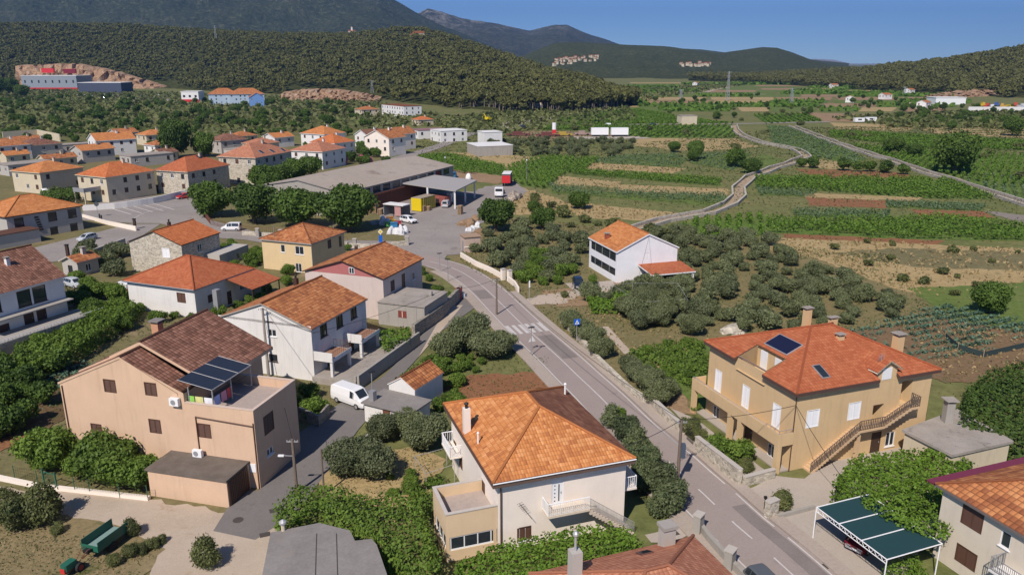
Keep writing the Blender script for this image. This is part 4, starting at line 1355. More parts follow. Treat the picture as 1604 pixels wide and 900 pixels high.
pe.part('garage_door', m, BROWN, grg)
m = MB(); pe.lbox(m, -.62, 5.2, 2.64, -.3, 6.1, 3.3); ac = pe.part('air_conditioner', m, WHITE)
m = MB()
q = pe.loc(-.62, 5.75, 2.98); m.tube([q + Vector((-.004, 0, 0)), q + Vector((-.02, 0, 0))], .24, 14); pe.part('fan_grille', m, GREYM, ac)
m = MB(); pe.lbox(m, -.4, 7.1, 7.2, -.05, 8.0, 7.9); ac = pe.part('air_conditioner', m, WHITE)
m = MB(); q = pe.loc(-.4, 7.6, 7.55); m.tube([q + Vector((-.004, 0, 0)), q + Vector((-.02, 0, 0))], .24, 14); pe.part('fan_grille', m, GREYM, ac)
m = MB(); pe.lbox(m, -.06, .25, 1.6, -.002, .85, 2.4); pe.part('meter_box', m, WHITE)
pe.downpipe(-.06, Wp - .25, 1.6, 7.7, BROWN); pe.downpipe(-.06, 5.75, 2.7, 6.3, BROWN); pe.downpipe(-.06, .1, 0, 6.3, BROWN)
m = MB(); m.tube([pe.loc(-.06, .1, 6.0), pe.loc(-.06, 5.75, 6.25)], .06, 6); pe.part('gutter', m, BROWN)
# laundry on the terrace
cols = [(.25, .55, .10), (.62, .60, .25), (.72, .72, .75), (.45, .52, .78), (.60, .28, .35), (.55, .08, .08)]
names = ['green', 'pale yellow', 'white', 'light blue', 'pink', 'red']
line = [(.42, 6.9), (.42, 6.0), (.42, 5.1), (.75, 4.2), (1.7, 4.2), (2.6, 4.2)]
m = MB()
Mx = Matrix.Translation((pe.c.x, pe.c.y, 0)) @ Matrix.Rotation(pe.a, 4, 'Z')
m.tube([Mx @ pe.loc(.5, 6.9, 7.95), Mx @ pe.loc(.5, 4.25, 7.95), Mx @ pe.loc(6.3, 4.25, 7.95)], .012, 4)
tag(m.build('washing_line', BLACK), 'thin washing line under the dark awning of the peach house', 'washing line')
for k, (cc, nm) in enumerate(zip(cols, names)):
    m = MB(); a_, b_ = line[k]
    along_v = k < 3
    n = 6
    for i in range(n):
        for j in range(5):
            def tp(i, j):
                w_ = .8 * i / n; h_ = -.95 * j / 5
                off = .05 * math.sin(i * 1.3 + k) * (j / 5)
                return Mx @ (pe.loc(.5 + off, b_ - w_, 7.94 + h_) if along_v else pe.loc(a_ + w_, 4.25 + off, 7.94 + h_))
            m.face([tp(i, j), tp(i + 1, j), tp(i + 1, j + 1), tp(i, j + 1)])
    tag(m.build('hanging_towel', plain('cloth_' + nm.replace(' ', '_'), cc, .9)), nm + ' piece of laundry hanging on the terrace line of the peach house', 'laundry')

# ------------------------------------------------------------------ white gabled house in the middle
wg = House('white_gabled_house', 'weathered white house with orange tiled gable roof and two pillared balconies', 'house',
           (488, 516), (571, 467), (342, 495), 6.5, W_OLDWHITE, T_OLD, 'gu', apex=475, over=.22, thick=.16, fascia=W_BARE)
for px, py, w_, h_, k in ((421, 497, .9, .9, 'd'), (426, 521, 1.2, .9, 'g'), (428, 560, 1.2, .9, 'd')): wg.win('l', px, py, w_, h_, k)
for px, py in ((507, 517), (532, 503), (554, 489)): wg.win('f', px, py, 1.5, 1.6, 'gb')
wg.winat('f', 3.4, 1.2, 1.1, 2.1, 'dd'); wg.winat('f', 8.5, 1.2, 1.1, 2.1, 'dd')
wg.finish()
for a0_, a1_ in ((.3, 4.6), (7.0, 11.6)):
    m = MB(); wg.lbox(m, a0_, -2.3, 2.6, a1_, .21, 2.85); bb = wg.part('balcony', m, W_OLDWHITE)
    m = MB(); wg.lbox(m, a0_, -2.3, 2.85, a0_ + .14, .2, 3.7); wg.lbox(m, a0_, -2.3, 2.85, a1_, -2.16, 3.05); wg.part('parapet', m, W_OLDWHITE, bb)
    m = MB(); wg.lbox(m, a0_ + .2, -2.1, 2.851, a1_ - .1, .2, 2.87); wg.part('balcony_floor', m, plain('tile_floor_brown', (.30, .16, .10), .8, var=.3), bb)
    m = MB(); railing(m, [wg.loc(a0_ + .1, -2.23, 3.05), wg.loc(a1_ - .05, -2.23, 3.05), wg.loc(a1_ - .05, .15, 3.05)], .75, .014, .4, .022); wg.part('railing', m, RUST, bb)
    m = MB(); wg.lbox(m, a0_ + .1, -2.2, 0, a0_ + .42, -1.88, 2.6); wg.part('pillar', m, W_OLDWHITE, bb); m = MB(); wg.lbox(m, a1_ - .42, -2.2, 0, a1_ - .1, -1.88, 2.6); wg.part('pillar', m, W_OLDWHITE, bb)
wg.chimney(464, 446, .5, .5, .9, DBROWN, 'cowl')
m = MB(); t0 = -5.6                                   # front terrace with its retaining wall
wg.lbox(m, -.3, t0, 0, 15.5, .2, .75); fr_ = wg.part('terrace', m, CONC)
m = MB()
for k in range(7): wg.lbox(m, -.2 + k * 2.55, t0 + .02, .75, .1 + k * 2.55, t0 + .32, 1.55)
wg.lbox(m, -.3, t0, .752, -.05, -2.5, 1.0)
for k in range(6): wg.lbox(m, .1 + k * 2.55, t0 + .08, 1.3, 2.35 + k * 2.55, t0 + .2, 1.42)
wg.part('parapet', m, W_BARE, fr_)
# pink gabled house behind it
pk = House('pink_gabled_house', 'house with rust pink gable, orange tiled roof and a grey concrete annex by the lane', 'house',
           (601, 437), (664, 404), (473, 424), 6.3, stucco('stucco_rosy_white', (.60, .50, .45), .5), T_OLD, 'gu', apex=408, over=.3, thick=.16, fascia=DBROWN)
pk.win('f', 615, 447, 1.2, 1.6, 'sb'); pk.win('f', 632, 440, 1.1, 2.3, 'db'); pk.win('f', 648, 432, .9, 1.2, 'g')
pk.win('l', 520, 470, 1.0, 1.2, 'sb')
pk.finish(extra_gable={'l': W_PINK})
b_ = pk.W - 8.3
m = MB(); pk.lbox(m, .26, b_ - .45, 6.55, .298, b_ + .45, 7.5); q = pk.part('window', m, WHITE)
m = MB(); pk.lbox(m, .25, b_ - .37, 6.63, .2595, b_ - .04, 7.42); pk.lbox(m, .25, b_ + .04, 6.63, .2595, b_ + .37, 7.42); pk.part('pane', m, GLASS, q)
pk.chimney(583, 380, .4, .4, .5, DBROWN, 'slab')
m = MB(); pk.lbox(m, -1.5, -7.0, 0, 6.2, .298, 3.25); an = pk.part('annex', m, W_BARE)
m = MB(); pk.lbox(m, -1.65, -7.15, 3.25, 6.35, .296, 3.42); pk.part('annex_roof', m, CONC, an)
m = MB(); pk.lbox(m, -1.54, -4.2, 1.4, -1.501, -2.9, 2.4); wq = pk.part('window', m, plain('red_brown', (.2, .05, .04), .6), an)
m = MB(); pk.lbox(m, -1.55, -3.6, 1.45, -1.541, -3.5, 2.35); pk.part('shutter', m, CREAMP, wq)
m = MB(); pk.lbox(m, 3.2, -5.9, 3.42, 3.6, -5.5, 4.1); pk.part('chimney', m, W_BARE, an)
# small sand coloured house
bs = House('sand_house', 'small sand coloured house with orange hip roof near the stone wall of the depot', 'house',
           (488, 382), (544, 362.5), (404, 374.5), 5.5, W_OCHRE2, T_OLD, 'hip', apex=349, over=.35, fascia=W_BARE)
bs.win('l', 443, 389, .9, 1.4, 'g'); bs.win('l', 469, 392, 1.8, 1.5, 'g'); bs.win('l', 468, 421, 1.3, 1.6, 'g'); bs.win('f', 516, 382, 1.1, 1.6, 'sb'); bs.win('f', 533, 378, .9, 2, 'db')
bs.finish(); bs.downpipe(.3, .3, 0, 5.3, GREYM)
m = MB(); c = bs.loc(1.0, 8.5); m.tube([(c.x, c.y, 5.4), (c.x, c.y, 8)], .07, 6); bs.part('vent_pipe', m, CONC_D)
# rubble stone house
st = House('stone_house', 'grey rubble stone house with bright red corrugated tile roof', 'house',
           (284, 384), (349, 364), (196, 379), 5.4, STONE_P, T_BRIGHT, 'gu', apex=362, over=.2, thick=.15, fascia=DBROWN)
st.win('l', 260, 396, 1.6, 1.7, 'sw'); st.win('f', 313, 388, 1.2, 1.5, 'g'); st.finish()
st.chimney(232, 363, .5, .5, 1.3, DBROWN, 'cowl')
m = MB(); st.lbox(m, 6, -3.0, 0, 15, .19, 2.4); st.part('annex', m, W_GREY)
# low white house
wl = House('low_white_house', 'low white house with smooth red hip roof and a tiled porch on its right', 'house',
           (304, 454), (398, 420), (192, 439), 4.5, W_OLDWHITE, T_RED, 'hip', apex=400, over=.45, fascia=GREYM)
wl.win('l', 284, 466, 1.6, 1.5, 'sb'); wl.winat('f', 3, 2.2, 1.0, 1.2, 'sb'); wl.winat('f', 7.0, 1.2, 1.0, 2.1, 'dd'); wl.winat('f', 10, 2.2, 1.0, 1.0, 'g')
wl.finish()
wl.gutter('l', GREYM)
m = MB()
q = [wl.loc(6.8, .3, 4.35), wl.loc(13.6, .3, 4.35), wl.loc(13.6, -4.6, 3.2), wl.loc(6.8, -4.6, 3.2)][::-1]
m.face(q, 0, [(0, 0), (6.8, 0), (6.8, 5), (0, 5)]); m.face([x - Vector((0, 0, .15)) for x in q[::-1]], 1)
for i in range(4): m.face([q[i] - Vector((0, 0, .15)), q[(i + 1) % 4] - Vector((0, 0, .15)), q[(i + 1) % 4], q[i]], 1)
po = wl.part('porch_roof', m, [T_RED, DBROWN])
for a_ in (7.0, 10.2, 13.3):
    m = MB(); m.tube([wl.loc(a_, -4.4, 0), wl.loc(a_, -4.4, 3.2)], .1, 6); wl.part('post', m, DBROWN, po)
m = MB(); c = wl.loc(2.2, -2.0); m.box(c.x - .45, c.y - .4, 0, c.x + .45, c.y + .4, 4.2); wl.part('chimney', m, GREYM, label='grey free standing chimney')
m = MB(); wl.lbox(m, 1.0, -5.0, 0, 13.5, -4.8, 1.2); wl.part('yard_wall', m, W_OLDWHITE)
# white house with brown roof at the left edge
wb = House('brown_roofed_house', 'white two storey house with long brown tiled roof at the left edge', 'house',
           (-42, 472), (105, 432), None, 6.3, W_WHITE, T_BROWN, 'gu', over=.4, W=13, apex=388, thick=.16)
for px, py in ((-10, 478), (38, 467), (62, 460)): wb.win('f', px, py, 2.0, 2.3, 'd')
for px, py in ((8, 520), (46, 500), (66, 495)): wb.win('f', px, py, 1.5, 2.0, 'dd')
wb.finish()
wb.chimney(12, 414, .5, .5, .8, W_WHITE, 'slab')
m = MB(); wb.lbox(m, .4, -1.2, 3.0, wb.L - .4, .39, 3.15); wb.part('balcony', m, W_BARE)
m = MB(); wb.lbox(m, -3, -5.6, 0, wb.L + 1, .38, 1.0); wb.part('terrace', m, W_BARE)
m = MB(); wb.lbox(m, -3, -5.6, 1.0, wb.L + 1, -5.4, 1.65); wb.part('parapet', m, STONE_P)
m = MB(); railing(m, [wb.loc(-3, -5.5, 1.65), wb.loc(wb.L + 1, -5.5, 1.65)], .35, .02, .5, .05); wb.part('railing', m, WHITE)
# big grey house
gb = House('grey_house', 'big grey rendered house with orange hip roof and dark square windows', 'house',
           (7.5, 340.5), (130, 321.5), None, 5.4, W_GREY, T_ORANGE, 'hip', over=.4, W=14, fascia=DBROWN)
for px, py in ((30, 348), (82, 339), (113, 334)): gb.win('f', px, py, 1.9, 1.9, 'd')
for px, py in ((34, 372), (86, 366), (117, 361)): gb.win('f', px, py, 1.7, 1.7, 'd')
for k in range(6): gb.winat('f', gb.hit('f', 57, 340)[0] + .12 * k, 4.4 - k * .55, .9, .3, 'd')
gb.win('l', -10, 352, 1.4, 1.4, 'd')
gb.finish()
m = MB(); gb.lbox(m, -6, -4.2, 0, 4.2, .38, 2.7); aq = gb.part('annex', m, W_GREY)
m = MB(); gb.lbox(m, -6, -4.4, 2.7, 4.4, .38, 2.85); gb.part('annex_roof', m, T_BROWN, aq)

# ------------------------------------------------------------------ white house among the olives
wr = House('white_villa', 'white house with orange tiled roof, dark balconies and a red roofed porch among olive trees', 'house',
           (966, 394.5), (1066, 387.5), (918, 371.5), 5.5, stucco('stucco_bright_white', (.80, .80, .82), .05), T_ORANGE, 'gv', apex=366, over=.22, thick=.24, fascia=WHITE)
wr.win('f', 1013, 402, 1.1, 1.6, 'sw')
wr.winat('f', 8.6, 1.2, 1.2, 2.1, 'g')
Wl = wr.W - .44
for zc, hh in ((4.35, 1.55), (1.75, 1.3)):
    wr.holes['l'].append((.7, Wl - .5, zc - hh / 2, zc + hh / 2))
wr.finish()
m = MB()
for zc, hh in ((4.35, 1.55), (1.75, 1.3)):
    wr.lbox(m, .30, .75, zc - hh / 2, .34, wr.W - .9, zc + hh / 2)
gl = wr.part('balcony_glazing', m, GLASS)
m = MB()
for zc, hh in ((4.35, 1.55), (1.75, 1.3)):
    for b_ in (3.2, 6.3, 9.2): wr.lbox(m, .25, b_, zc - hh / 2, .33, b_ + .12, zc + hh / 2)
wr.part('mullions', m, GREYM, gl)
wr.chimney(951, 373, .7, .7, .7, plain('brick_red', (.30, .09, .05), .9, var=.3), 'slab')
m = MB()
q = [wr.loc(4.1, .22, 3.0), wr.loc(4.1, -5.0, 2.45), wr.loc(12.3, -5.0, 2.45), wr.loc(12.3, .22, 3.0)]
m.face(q, 0, [(0, 5.3), (0, 0), (8.2, 0), (8.2, 5.3)]); m.face([x - Vector((0, 0, .2)) for x in q[::-1]], 1)
for i in range(4): m.face([q[i] - Vector((0, 0, .2)), q[(i + 1) % 4] - Vector((0, 0, .2)), q[(i + 1) % 4], q[i]], 1)
po = wr.part('porch_roof', m, [T_RED, WHITE])
for a_, b_ in ((4.3, -4.8), (11.6, -4.8)):
    m = MB(); wr.lbox(m, a_, b_, 0, a_ + .5, b_ + .4, 2.28); wr.part('pillar', m, W_WHITE, po)
m = MB(); wr.lbox(m, 4.2, -3.2, 0, 12.1, -3.0, .9); wr.lbox(m, 9, -4.8, 1.2, 12.1, -4.7, 1.3); wr.part('porch_wall', m, W_WHITE, po)

# ------------------------------------------------------------------ houses cut by the bottom edge
br = House('brown_hip_house', 'low house with reddish brown hip roof at the bottom edge of the view', 'house', None, None, None, 3.5, W_WHITE, T_ROSE, 'hip',
           over=.4, L=12.6, W=11.0, az=20, Aw=(P(1086, 838, 3.5).to_2d() + Vector((math.cos(R(20)), math.sin(R(20)))) * -12.6 + Vector((math.sin(R(20)), -math.cos(R(20)))) * 11.0), rh=2.6, fascia=WHITE)
br.winat('r', 4, 1.7, 1.2, 1.2, 'g'); br.winat('b', 4, 1.7, 1.2, 1.2, 'g')
br.finish()
m = MB(); c = br.loc(9.9, 10.2); m.box(c.x - .45, c.y - .4, 3.4, c.x + .45, c.y + .4, 5.3); chq = br.part('chimney', m, W_GREY); m = MB(); m.box(c.x - .56, c.y - .5, 5.3, c.x + .56, c.y + .5, 5.55); br.part('chimney_cap', m, W_BARE, chq)
m = MB(); c = br.loc(2.2, 8.6); m.box(c.x - .36, c.y - .36, 3.6, c.x + .36, c.y + .36, 6.3); chq = br.part('chimney', m, W_GREY)
m = MB(); m.tube([(c.x, c.y, 6.3), (c.x, c.y, 7.4)], .09, 8); m.tube([(c.x, c.y, 7.4), (c.x, c.y, 7.55), (c.x, c.y, 7.7)], [.2, .2, .08], 8); br.part('chimney_cap', m, GALV, chq)
br.skylight(1010, 866, .9, .9, plain('hatch_brown', (.12, .06, .05), .5))
hB = P(1465, 757, 6.0).to_2d(); aR_ = R(20)
rh_ = House('cream_roadside_house', 'cream house with orange tiled roof and brown shutters at the bottom right corner', 'house', None, None, None, 6.0, stucco('stucco_ivory', (.66, .58, .47), .3), T_OLD, 'hip',
            over=.42, L=14, W=15, az=20, Aw=hB + Vector((math.sin(aR_), -math.cos(aR_))) * 15, rh=3.0, fascia=plain('eave_grey', (.16, .13, .12), .7))
rh_.win('l', 1523, 812, 1.7, 1.5, 'sb'); rh_.win('l', 1513, 872, 1.7, 1.4, 'sb'); rh_.win('l', 1575, 845, .75, 1.2, 'g')
rh_.winat('b', 4, 4.4, 1.2, 1.3, 'sb')
rh_.finish()
m = MB(); rh_.lbox(m, .2, rh_.W + .02, 5.7, 12, rh_.W + .9, 5.85); rh_.part('eave_flashing', m, plain('flashing_maroon', (.17, .03, .055), .5))
m = MB(); rh_.lbox(m, -1.0, 4.5, 2.75, .41, 9.2, 2.9); rh_.part('balcony', m, W_WHITE)
m = MB(); railing(m, [rh_.loc(.4, 9.15, 2.9), rh_.loc(-.95, 9.15, 2.9), rh_.loc(-.95, 4.5, 2.9)], 1.0, .02, .14, .035); rh_.part('railing', m, GREYM)

# flat roofed concrete building, bottom left of centre
pts = [P(x, y, 2.7).to_2d() for x, y in ((424, 833), (500, 818), (548, 830), (556, 846), (582, 843), (590, 852), (606, 898))]
e1, e2 = Vector((-8.0, 43.0)), Vector((-16.5, 43.0))
poly = [e2, e1] + pts[::-1]
m = MB(); m.prism(poly, 2.5, 2.7)
fb = tag(m.build('flat_roofed_building', [CONC_D]), 'grey flat roofed concrete building overgrown by vines at the bottom', 'outbuilding')
ce = Vector((-12.5, 46.5))
m = MB(); m.prism([p_.lerp(ce, .05) for p_ in poly], 0, 2.5); m.build('wall', W_BARE, fb)
for k, (xa, xb) in enumerate(((496, 494), (527, 529))):
    a_, b_ = P(xa, 835, 2.7), P(xb, 905, 2.7)
    m = MB(); m.obox(a_, b_, .07, 2.702, 2.715); m.build('roof_seam', plain('bitumen', (.06, .055, .05), .8), fb)
c = P(444, 830, 2.7); m = MB(); m.tube([(c.x, c.y, 2.7), (c.x, c.y, 3.3)], .16, 8); cq = m.build('chimney', W_SAND, fb)
m = MB(); m.tube([(c.x, c.y, 3.3), (c.x, c.y, 3.45), (c.x, c.y, 3.62)], [.28, .28, .06], 10); m.build('chimney_cap', GALV, cq)

# small tiled shed by the lane
sd_ = House('tiled_shed', 'small shed with steep orange tile gable and a flat concrete lean-to beside the lane', 'shed', (650, 611), (690, 575), (614, 605), 2.9, W_OLDWHITE, T_OLD, 'gu', over=.12, thick=.1, rh=1.7, L=5.6, W=3.6, az=62)
sd_.finish()
m = MB(); sd_.lbox(m, -3.6, -1.9, 0, -.1, 3.9, 2.1); ln = sd_.part('lean_to', m, W_OLDWHITE)
m = MB(); sd_.lbox(m, -3.9, -2.1, 2.1, .1, 4.1, 2.25); sd_.part('lean_to_roof', m, CONC_D, ln)
m = MB(); sd_.lbox(m, -3.2, 3.0, 2.25, -2.6, 3.6, 3.3); sd_.part('chimney', m, GREYM, ln)
m = MB(); sd_.lbox(m, -3.66, .6, 0, -3.601, 1.5, 1.9); sd_.part('door', m, RUST, ln)

# ------------------------------------------------------------------ houses of the village behind
def auto_windows(h, kinds=('sb', 'd', 'g'), faces='fl', w_=1.1, hh=1.3):
    for f in faces:
        L_ = h.plane(f)[3]
        n = max(1, int(L_ / 3.6))
        z = h.ze - 1.35
        fl = 0
        while z > .8 and fl < 3:
            for k in range(n):
                if random.random() < .85: h.winat(f, L_ * (k + .5) / n, z, w_, hh, random.choice(kinds))
            z -= 2.8; fl += 1
def vhouse(label, A, az, L, W, ze, wall, roof, kind='hip', rh=None, name='village_house', kinds=('sb', 'd', 'g'), chim=True, over=.4, wins=True):
    h = House(name, label, 'house', A, None, None, ze, wall, roof, kind, rh=rh, over=over, L=L, W=W, az=az + 6, group='houses of the village', caps=False)
    if wins: auto_windows(h, kinds)
    h.finish()
    if chim and roof:
        c = h.loc(L * .62, W * .42, 0); zz = h.zr(L * .62, W * .42)
        m = MB(); m.box(c.x - .35, c.y - .3, zz - .5, c.x + .35, c.y + .3, zz + 1.0); q = m.build('chimney', wall, h.root)
        m = MB(); m.box(c.x - .5, c.y - .45, zz + 1.15, c.x + .5, c.y + .45, zz + 1.25); m.build('chimney_cap', CONC, q)
    return h
vh = [
 ('stone coloured house with orange hip roof, left of the pale house with a grey balcony', (61.5, 271), 60, 14.4, 12.8, 6.0, W_SAND, T_ORANGE, 'hip', 2.4),
 ('pale two storey house with orange hip roof and grey side balcony behind the road bend', (165, 278), 57, 15.8, 12.5, 6.8, W_SAND, T_BRIGHT, 'hip', 3.0),
 ('stone house with dark red hip roof and dark skylights behind the round trees', (293.5, 269.5), 63, 17.5, 12.0, 6.6, STONE_P, T_RED, 'hip', 3.4),
 ('large pale stone house with rose tiled hip roof and three skylights', (400, 247.5), 66, 20.0, 14.0, 8.2, STONE_P, T_ROSE, 'hip', 3.6),
 ('white gabled house with orange roof in front of the scrubland', (150, 221), 38, 15.5, 12.0, 6.0, W_WHITE, T_ORANGE, 'gu', 2.7),
 ('low house with small orange roof between garden trees, below the white gabled house', (127.5, 236.5), 50, 13.0, 9.0, 4.6, W_GREY, T_ORANGE, 'gu', 1.8),
 ('long dark brown roofed house at the far left', (36, 229), 48, 15.0, 12.0, 5.0, W_GREY, T_BROWN, 'hip', 2.2),
 ('orange roofed white house cut by the left edge', (-8, 230), 48, 13.0, 13.0, 5.6, W_OLDWHITE, T_OLD, 'hip', 2.5),
 ('small gabled outbuilding with orange roof in front of the dark brown roof', (69, 250), 50, 12.0, 6.0, 3.0, W_SAND, T_OLD, 'gu', 1.4),
 ('orange roofed house half hidden left of the tall dark pine', (228, 212), 45, 12.0, 10.0, 4.6, W_SAND, T_ORANGE, 'hip', 2.0),
 ('small red roofed white house beside the trunk of the dark pine', (242, 228), 52, 8.0, 8.0, 4.6, W_WHITE, T_OLD, 'hip', 1.6),
 ('dark purple brown roofed house between two garden trees', (345, 221), 45, 13.0, 11.0, 5.2, W_GREY, T_BROWN, 'hip', 2.4),
 ('low rose roofed house in front of the dry field', (402, 226), 50, 12.0, 10.0, 4.0, W_SAND, T_ROSE, 'hip', 1.9),
 ('white house with broad orange hip roof, rearmost of the three together', (508, 211), 52, 13.5, 15.0, 6.2, W_WHITE, T_ORANGE, 'hip', 3.0),
 ('white house with vivid orange hip roof in the middle of three houses', (524, 225), 55, 12.5, 13.0, 6.2, W_OLDWHITE, T_BRIGHT, 'hip', 3.0),
 ('white house with rose tiled hip roof and white ridges next to the depot trees', (505, 238), 62, 15.0, 14.0, 6.2, W_OLDWHITE, T_ROSE, 'hip', 3.0),
 ('cream gabled house with brown tiled roof nearest to the village road', (609, 217), 52, 11.0, 13.5, 7.2, W_CREAM, T_OLD, 'gu', 3.0),
 ('cream gabled house with brown tiled roof behind its lower twin', (626, 211), 50, 11.0, 9.0, 6.6, W_CREAM, T_OLD, 'gu', 2.8),
 ('pale house with dark gable left of the cream gabled houses', (576, 213), 45, 12.0, 9.5, 5.2, W_WHITE, T_BROWN, 'gu', 2.4),
 ('long low brick coloured house at the far left edge', (20, 222), 48, 12, 8, 4.5, W_SAND, T_OLD, 'gu', 1.8),
 ('wide roofed orange house behind the far white villa', (566, 172), 30, 14, 12, 4.5, W_SAND, T_OLD, 'hip', 2),
 ('orange roofed house with grey walls behind the white gabled house, nearest to the scrubland', (182, 209), 48, 11, 9, 4.6, W_GREY, T_OLD, 'gu', 1.8),
 ('small orange roofed shed directly left of the long brown roof', (8, 244), 50, 9, 6, 3.2, W_SAND, T_ORANGE, 'gu', 1.4),
 ('little brown roofed annex right of the long grey flat building', (252, 240), 55, 8, 7, 3.4, W_SAND, T_BROWN, 'gu', 1.4),
 ('orange roofed low house between dark pine and rose roofed low house', (372, 214), 48, 11, 9, 4.2, W_SAND, T_OLD, 'hip', 1.8),
 ('pale house with orange roof at the edge of the dry field', (430, 216), 48, 11, 9, 4.4, W_OLDWHITE, T_ORANGE, 'gu', 1.8),
 ('tiny tiled hut in the garden below the street wall', (120, 412), 62, 5, 4.5, 2.6, W_GREY, T_OLD, 'gu', 1.0),
 ('small open orange roofed pavilion right of the far white villa', (655, 188), 30, 11, 9, 3.2, W_SAND, T_BRIGHT, 'hip', 1.8),
]
VH = [vhouse(*a) for a in vh]
for px, py in ((280, 245), (312, 246), (321, 245), (330, 244)): VH[2].skylight(px, py, 1.2, 1.4, BLACK)
for px, py in ((409, 238), (426, 236.5), (443, 235)): VH[3].skylight(px, py, 1.4, 1.7, GREYM)
h = VH[1]; m = MB(); h.lbox(m, -4.5, 3, 3.2, .38, 7.5, 3.4); h.lbox(m, -4.5, 3, 3.4, -4.35, 7.5, 4.3); h.lbox(m, -4.5, 3, 3.4, .38, 3.15, 4.3); h.part('balcony', m, GREYM)
for b_ in (3.1, 7.1): m = MB(); h.lbox(m, -4.4, b_, 0, -4.1, b_ + .3, 3.2); h.part('post', m, W_SAND)
def flat_house(label, A, az, L, W, ze, wall, roofm, name='flat_roofed_house', kinds=('d', 'g'), cat='building', group=None, wins=True, zb=None):
    h = House(name, label, cat, A, None, None, ze, wall, None, 'flat', over=.15, L=L, W=W, az=az, group=group, rh=.1)
    if wins: auto_windows(h, kinds)
    h.finish()
    m = MB(); h.lbox(m, 0, 0, ze + .002, L, W, ze + .25); h.part('roof', m, roofm)
    return h
PALE = ground_mat('pale_roof', [(.62, .61, .59), (.70, .69, .67), (.74, .73, .71)], .3, 3, .1, .01)
flat_house('long grey flat roofed building behind the pale house', (204, 246), 50, 16, 9, 3.6, W_GREY, CONC)
flat_house('flat roofed grey outbuilding left of the orange roofed stone coloured house', (12, 260), 55, 15, 9, 3.4, W_GREY, CONC)
flat_house('flat roofed dark building behind the large pale stone house', (372, 236), 55, 14, 9, 3.6, W_GREY, CONC)
flat_house('flat pale shed with dark roof next to the brown roofed long house', (96, 228), 45, 14, 7, 3.4, W_GREY, CONC)
flat_house('low white flat roofed store beside the vineyard and the village road', (748, 230), 20, 15, 15, 3.8, W_BARE, PALE, wins=False)
flat_house('white cube shaped store behind the low white store', (758, 208), 22, 9, 9, 5.6, W_WHITE, PALE, wins=False)
flat_house('white flat roofed shop building by the parked cars', (690, 206), 30, 14, 12, 5, W_WHITE, PALE)
flat_house('low shop with long dark pink roof left of the white shop', (655, 205), 30, 16, 10, 4, W_WHITE, plain('pink_roof', (.27, .14, .15), .8))
fv = flat_house('white flat roofed villa with blue grey end wall below the pine wood', (632, 167), 35, 14, 34, 7, W_WHITE, T_OLD)
# ------------------------------------------------------------------ depot: warehouse, canopy
sh = House('warehouse', 'long warehouse with pale grey sheet roof behind the row of round trees', 'warehouse', (538, 302), (661, 262), (422, 287), 6.1, W_BARE,
           ground_mat('fibre_cement', [(.30, .255, .21), (.37, .315, .265), (.42, .37, .32)], .06, 1.5, .2, .03, ((.25, .2, .165), .12, .55)), 'gu', rh=2.3, over=.25, L=56, W=27, az=66, fascia=CONC_D, caps=False)
for k in range(11): sh.winat('f', 5 + k * 4.6, 4.9, 3.4, 1.5, 'd')
sh.finish()
m = MB(); sh.lbox(m, 10, -.3, 0, 38, .24, 3.9)
for k in range(56): sh.lbox(m, 10 + k * .5, -.36, 0, 10.22 + k * .5, -.3, 3.9)
sh.part('rusty_cladding', m, RUST)
ca = [Vector((-29.9, 208.8)), Vector((-14.2, 195.4)), Vector((-9.6, 213.5)), Vector((-25.2, 226.5))]
m = MB(); m.prism(ca, 4.55, 4.85)
cn = tag(m.build('canopy', [plain('canopy_grey', (.36, .34, .32), .7)]), 'grey flat canopy on posts beside the warehouse', 'canopy')
for i, j in ((0, 0), (.5, 0), (.97, .03), (.97, .5), (.97, .95), (.03, .95), (.5, .95)):
    q = ca[0].lerp(ca[1], i).lerp(ca[3].lerp(ca[2], i), j)
    m = MB(); m.box(q.x - .22, q.y - .22, 0, q.x + .22, q.y + .22, 4.549); m.build('post', W_OLDWHITE, cn)
FOOT.append((-20, 211, Vector((.76, -.65)), 22, 20))
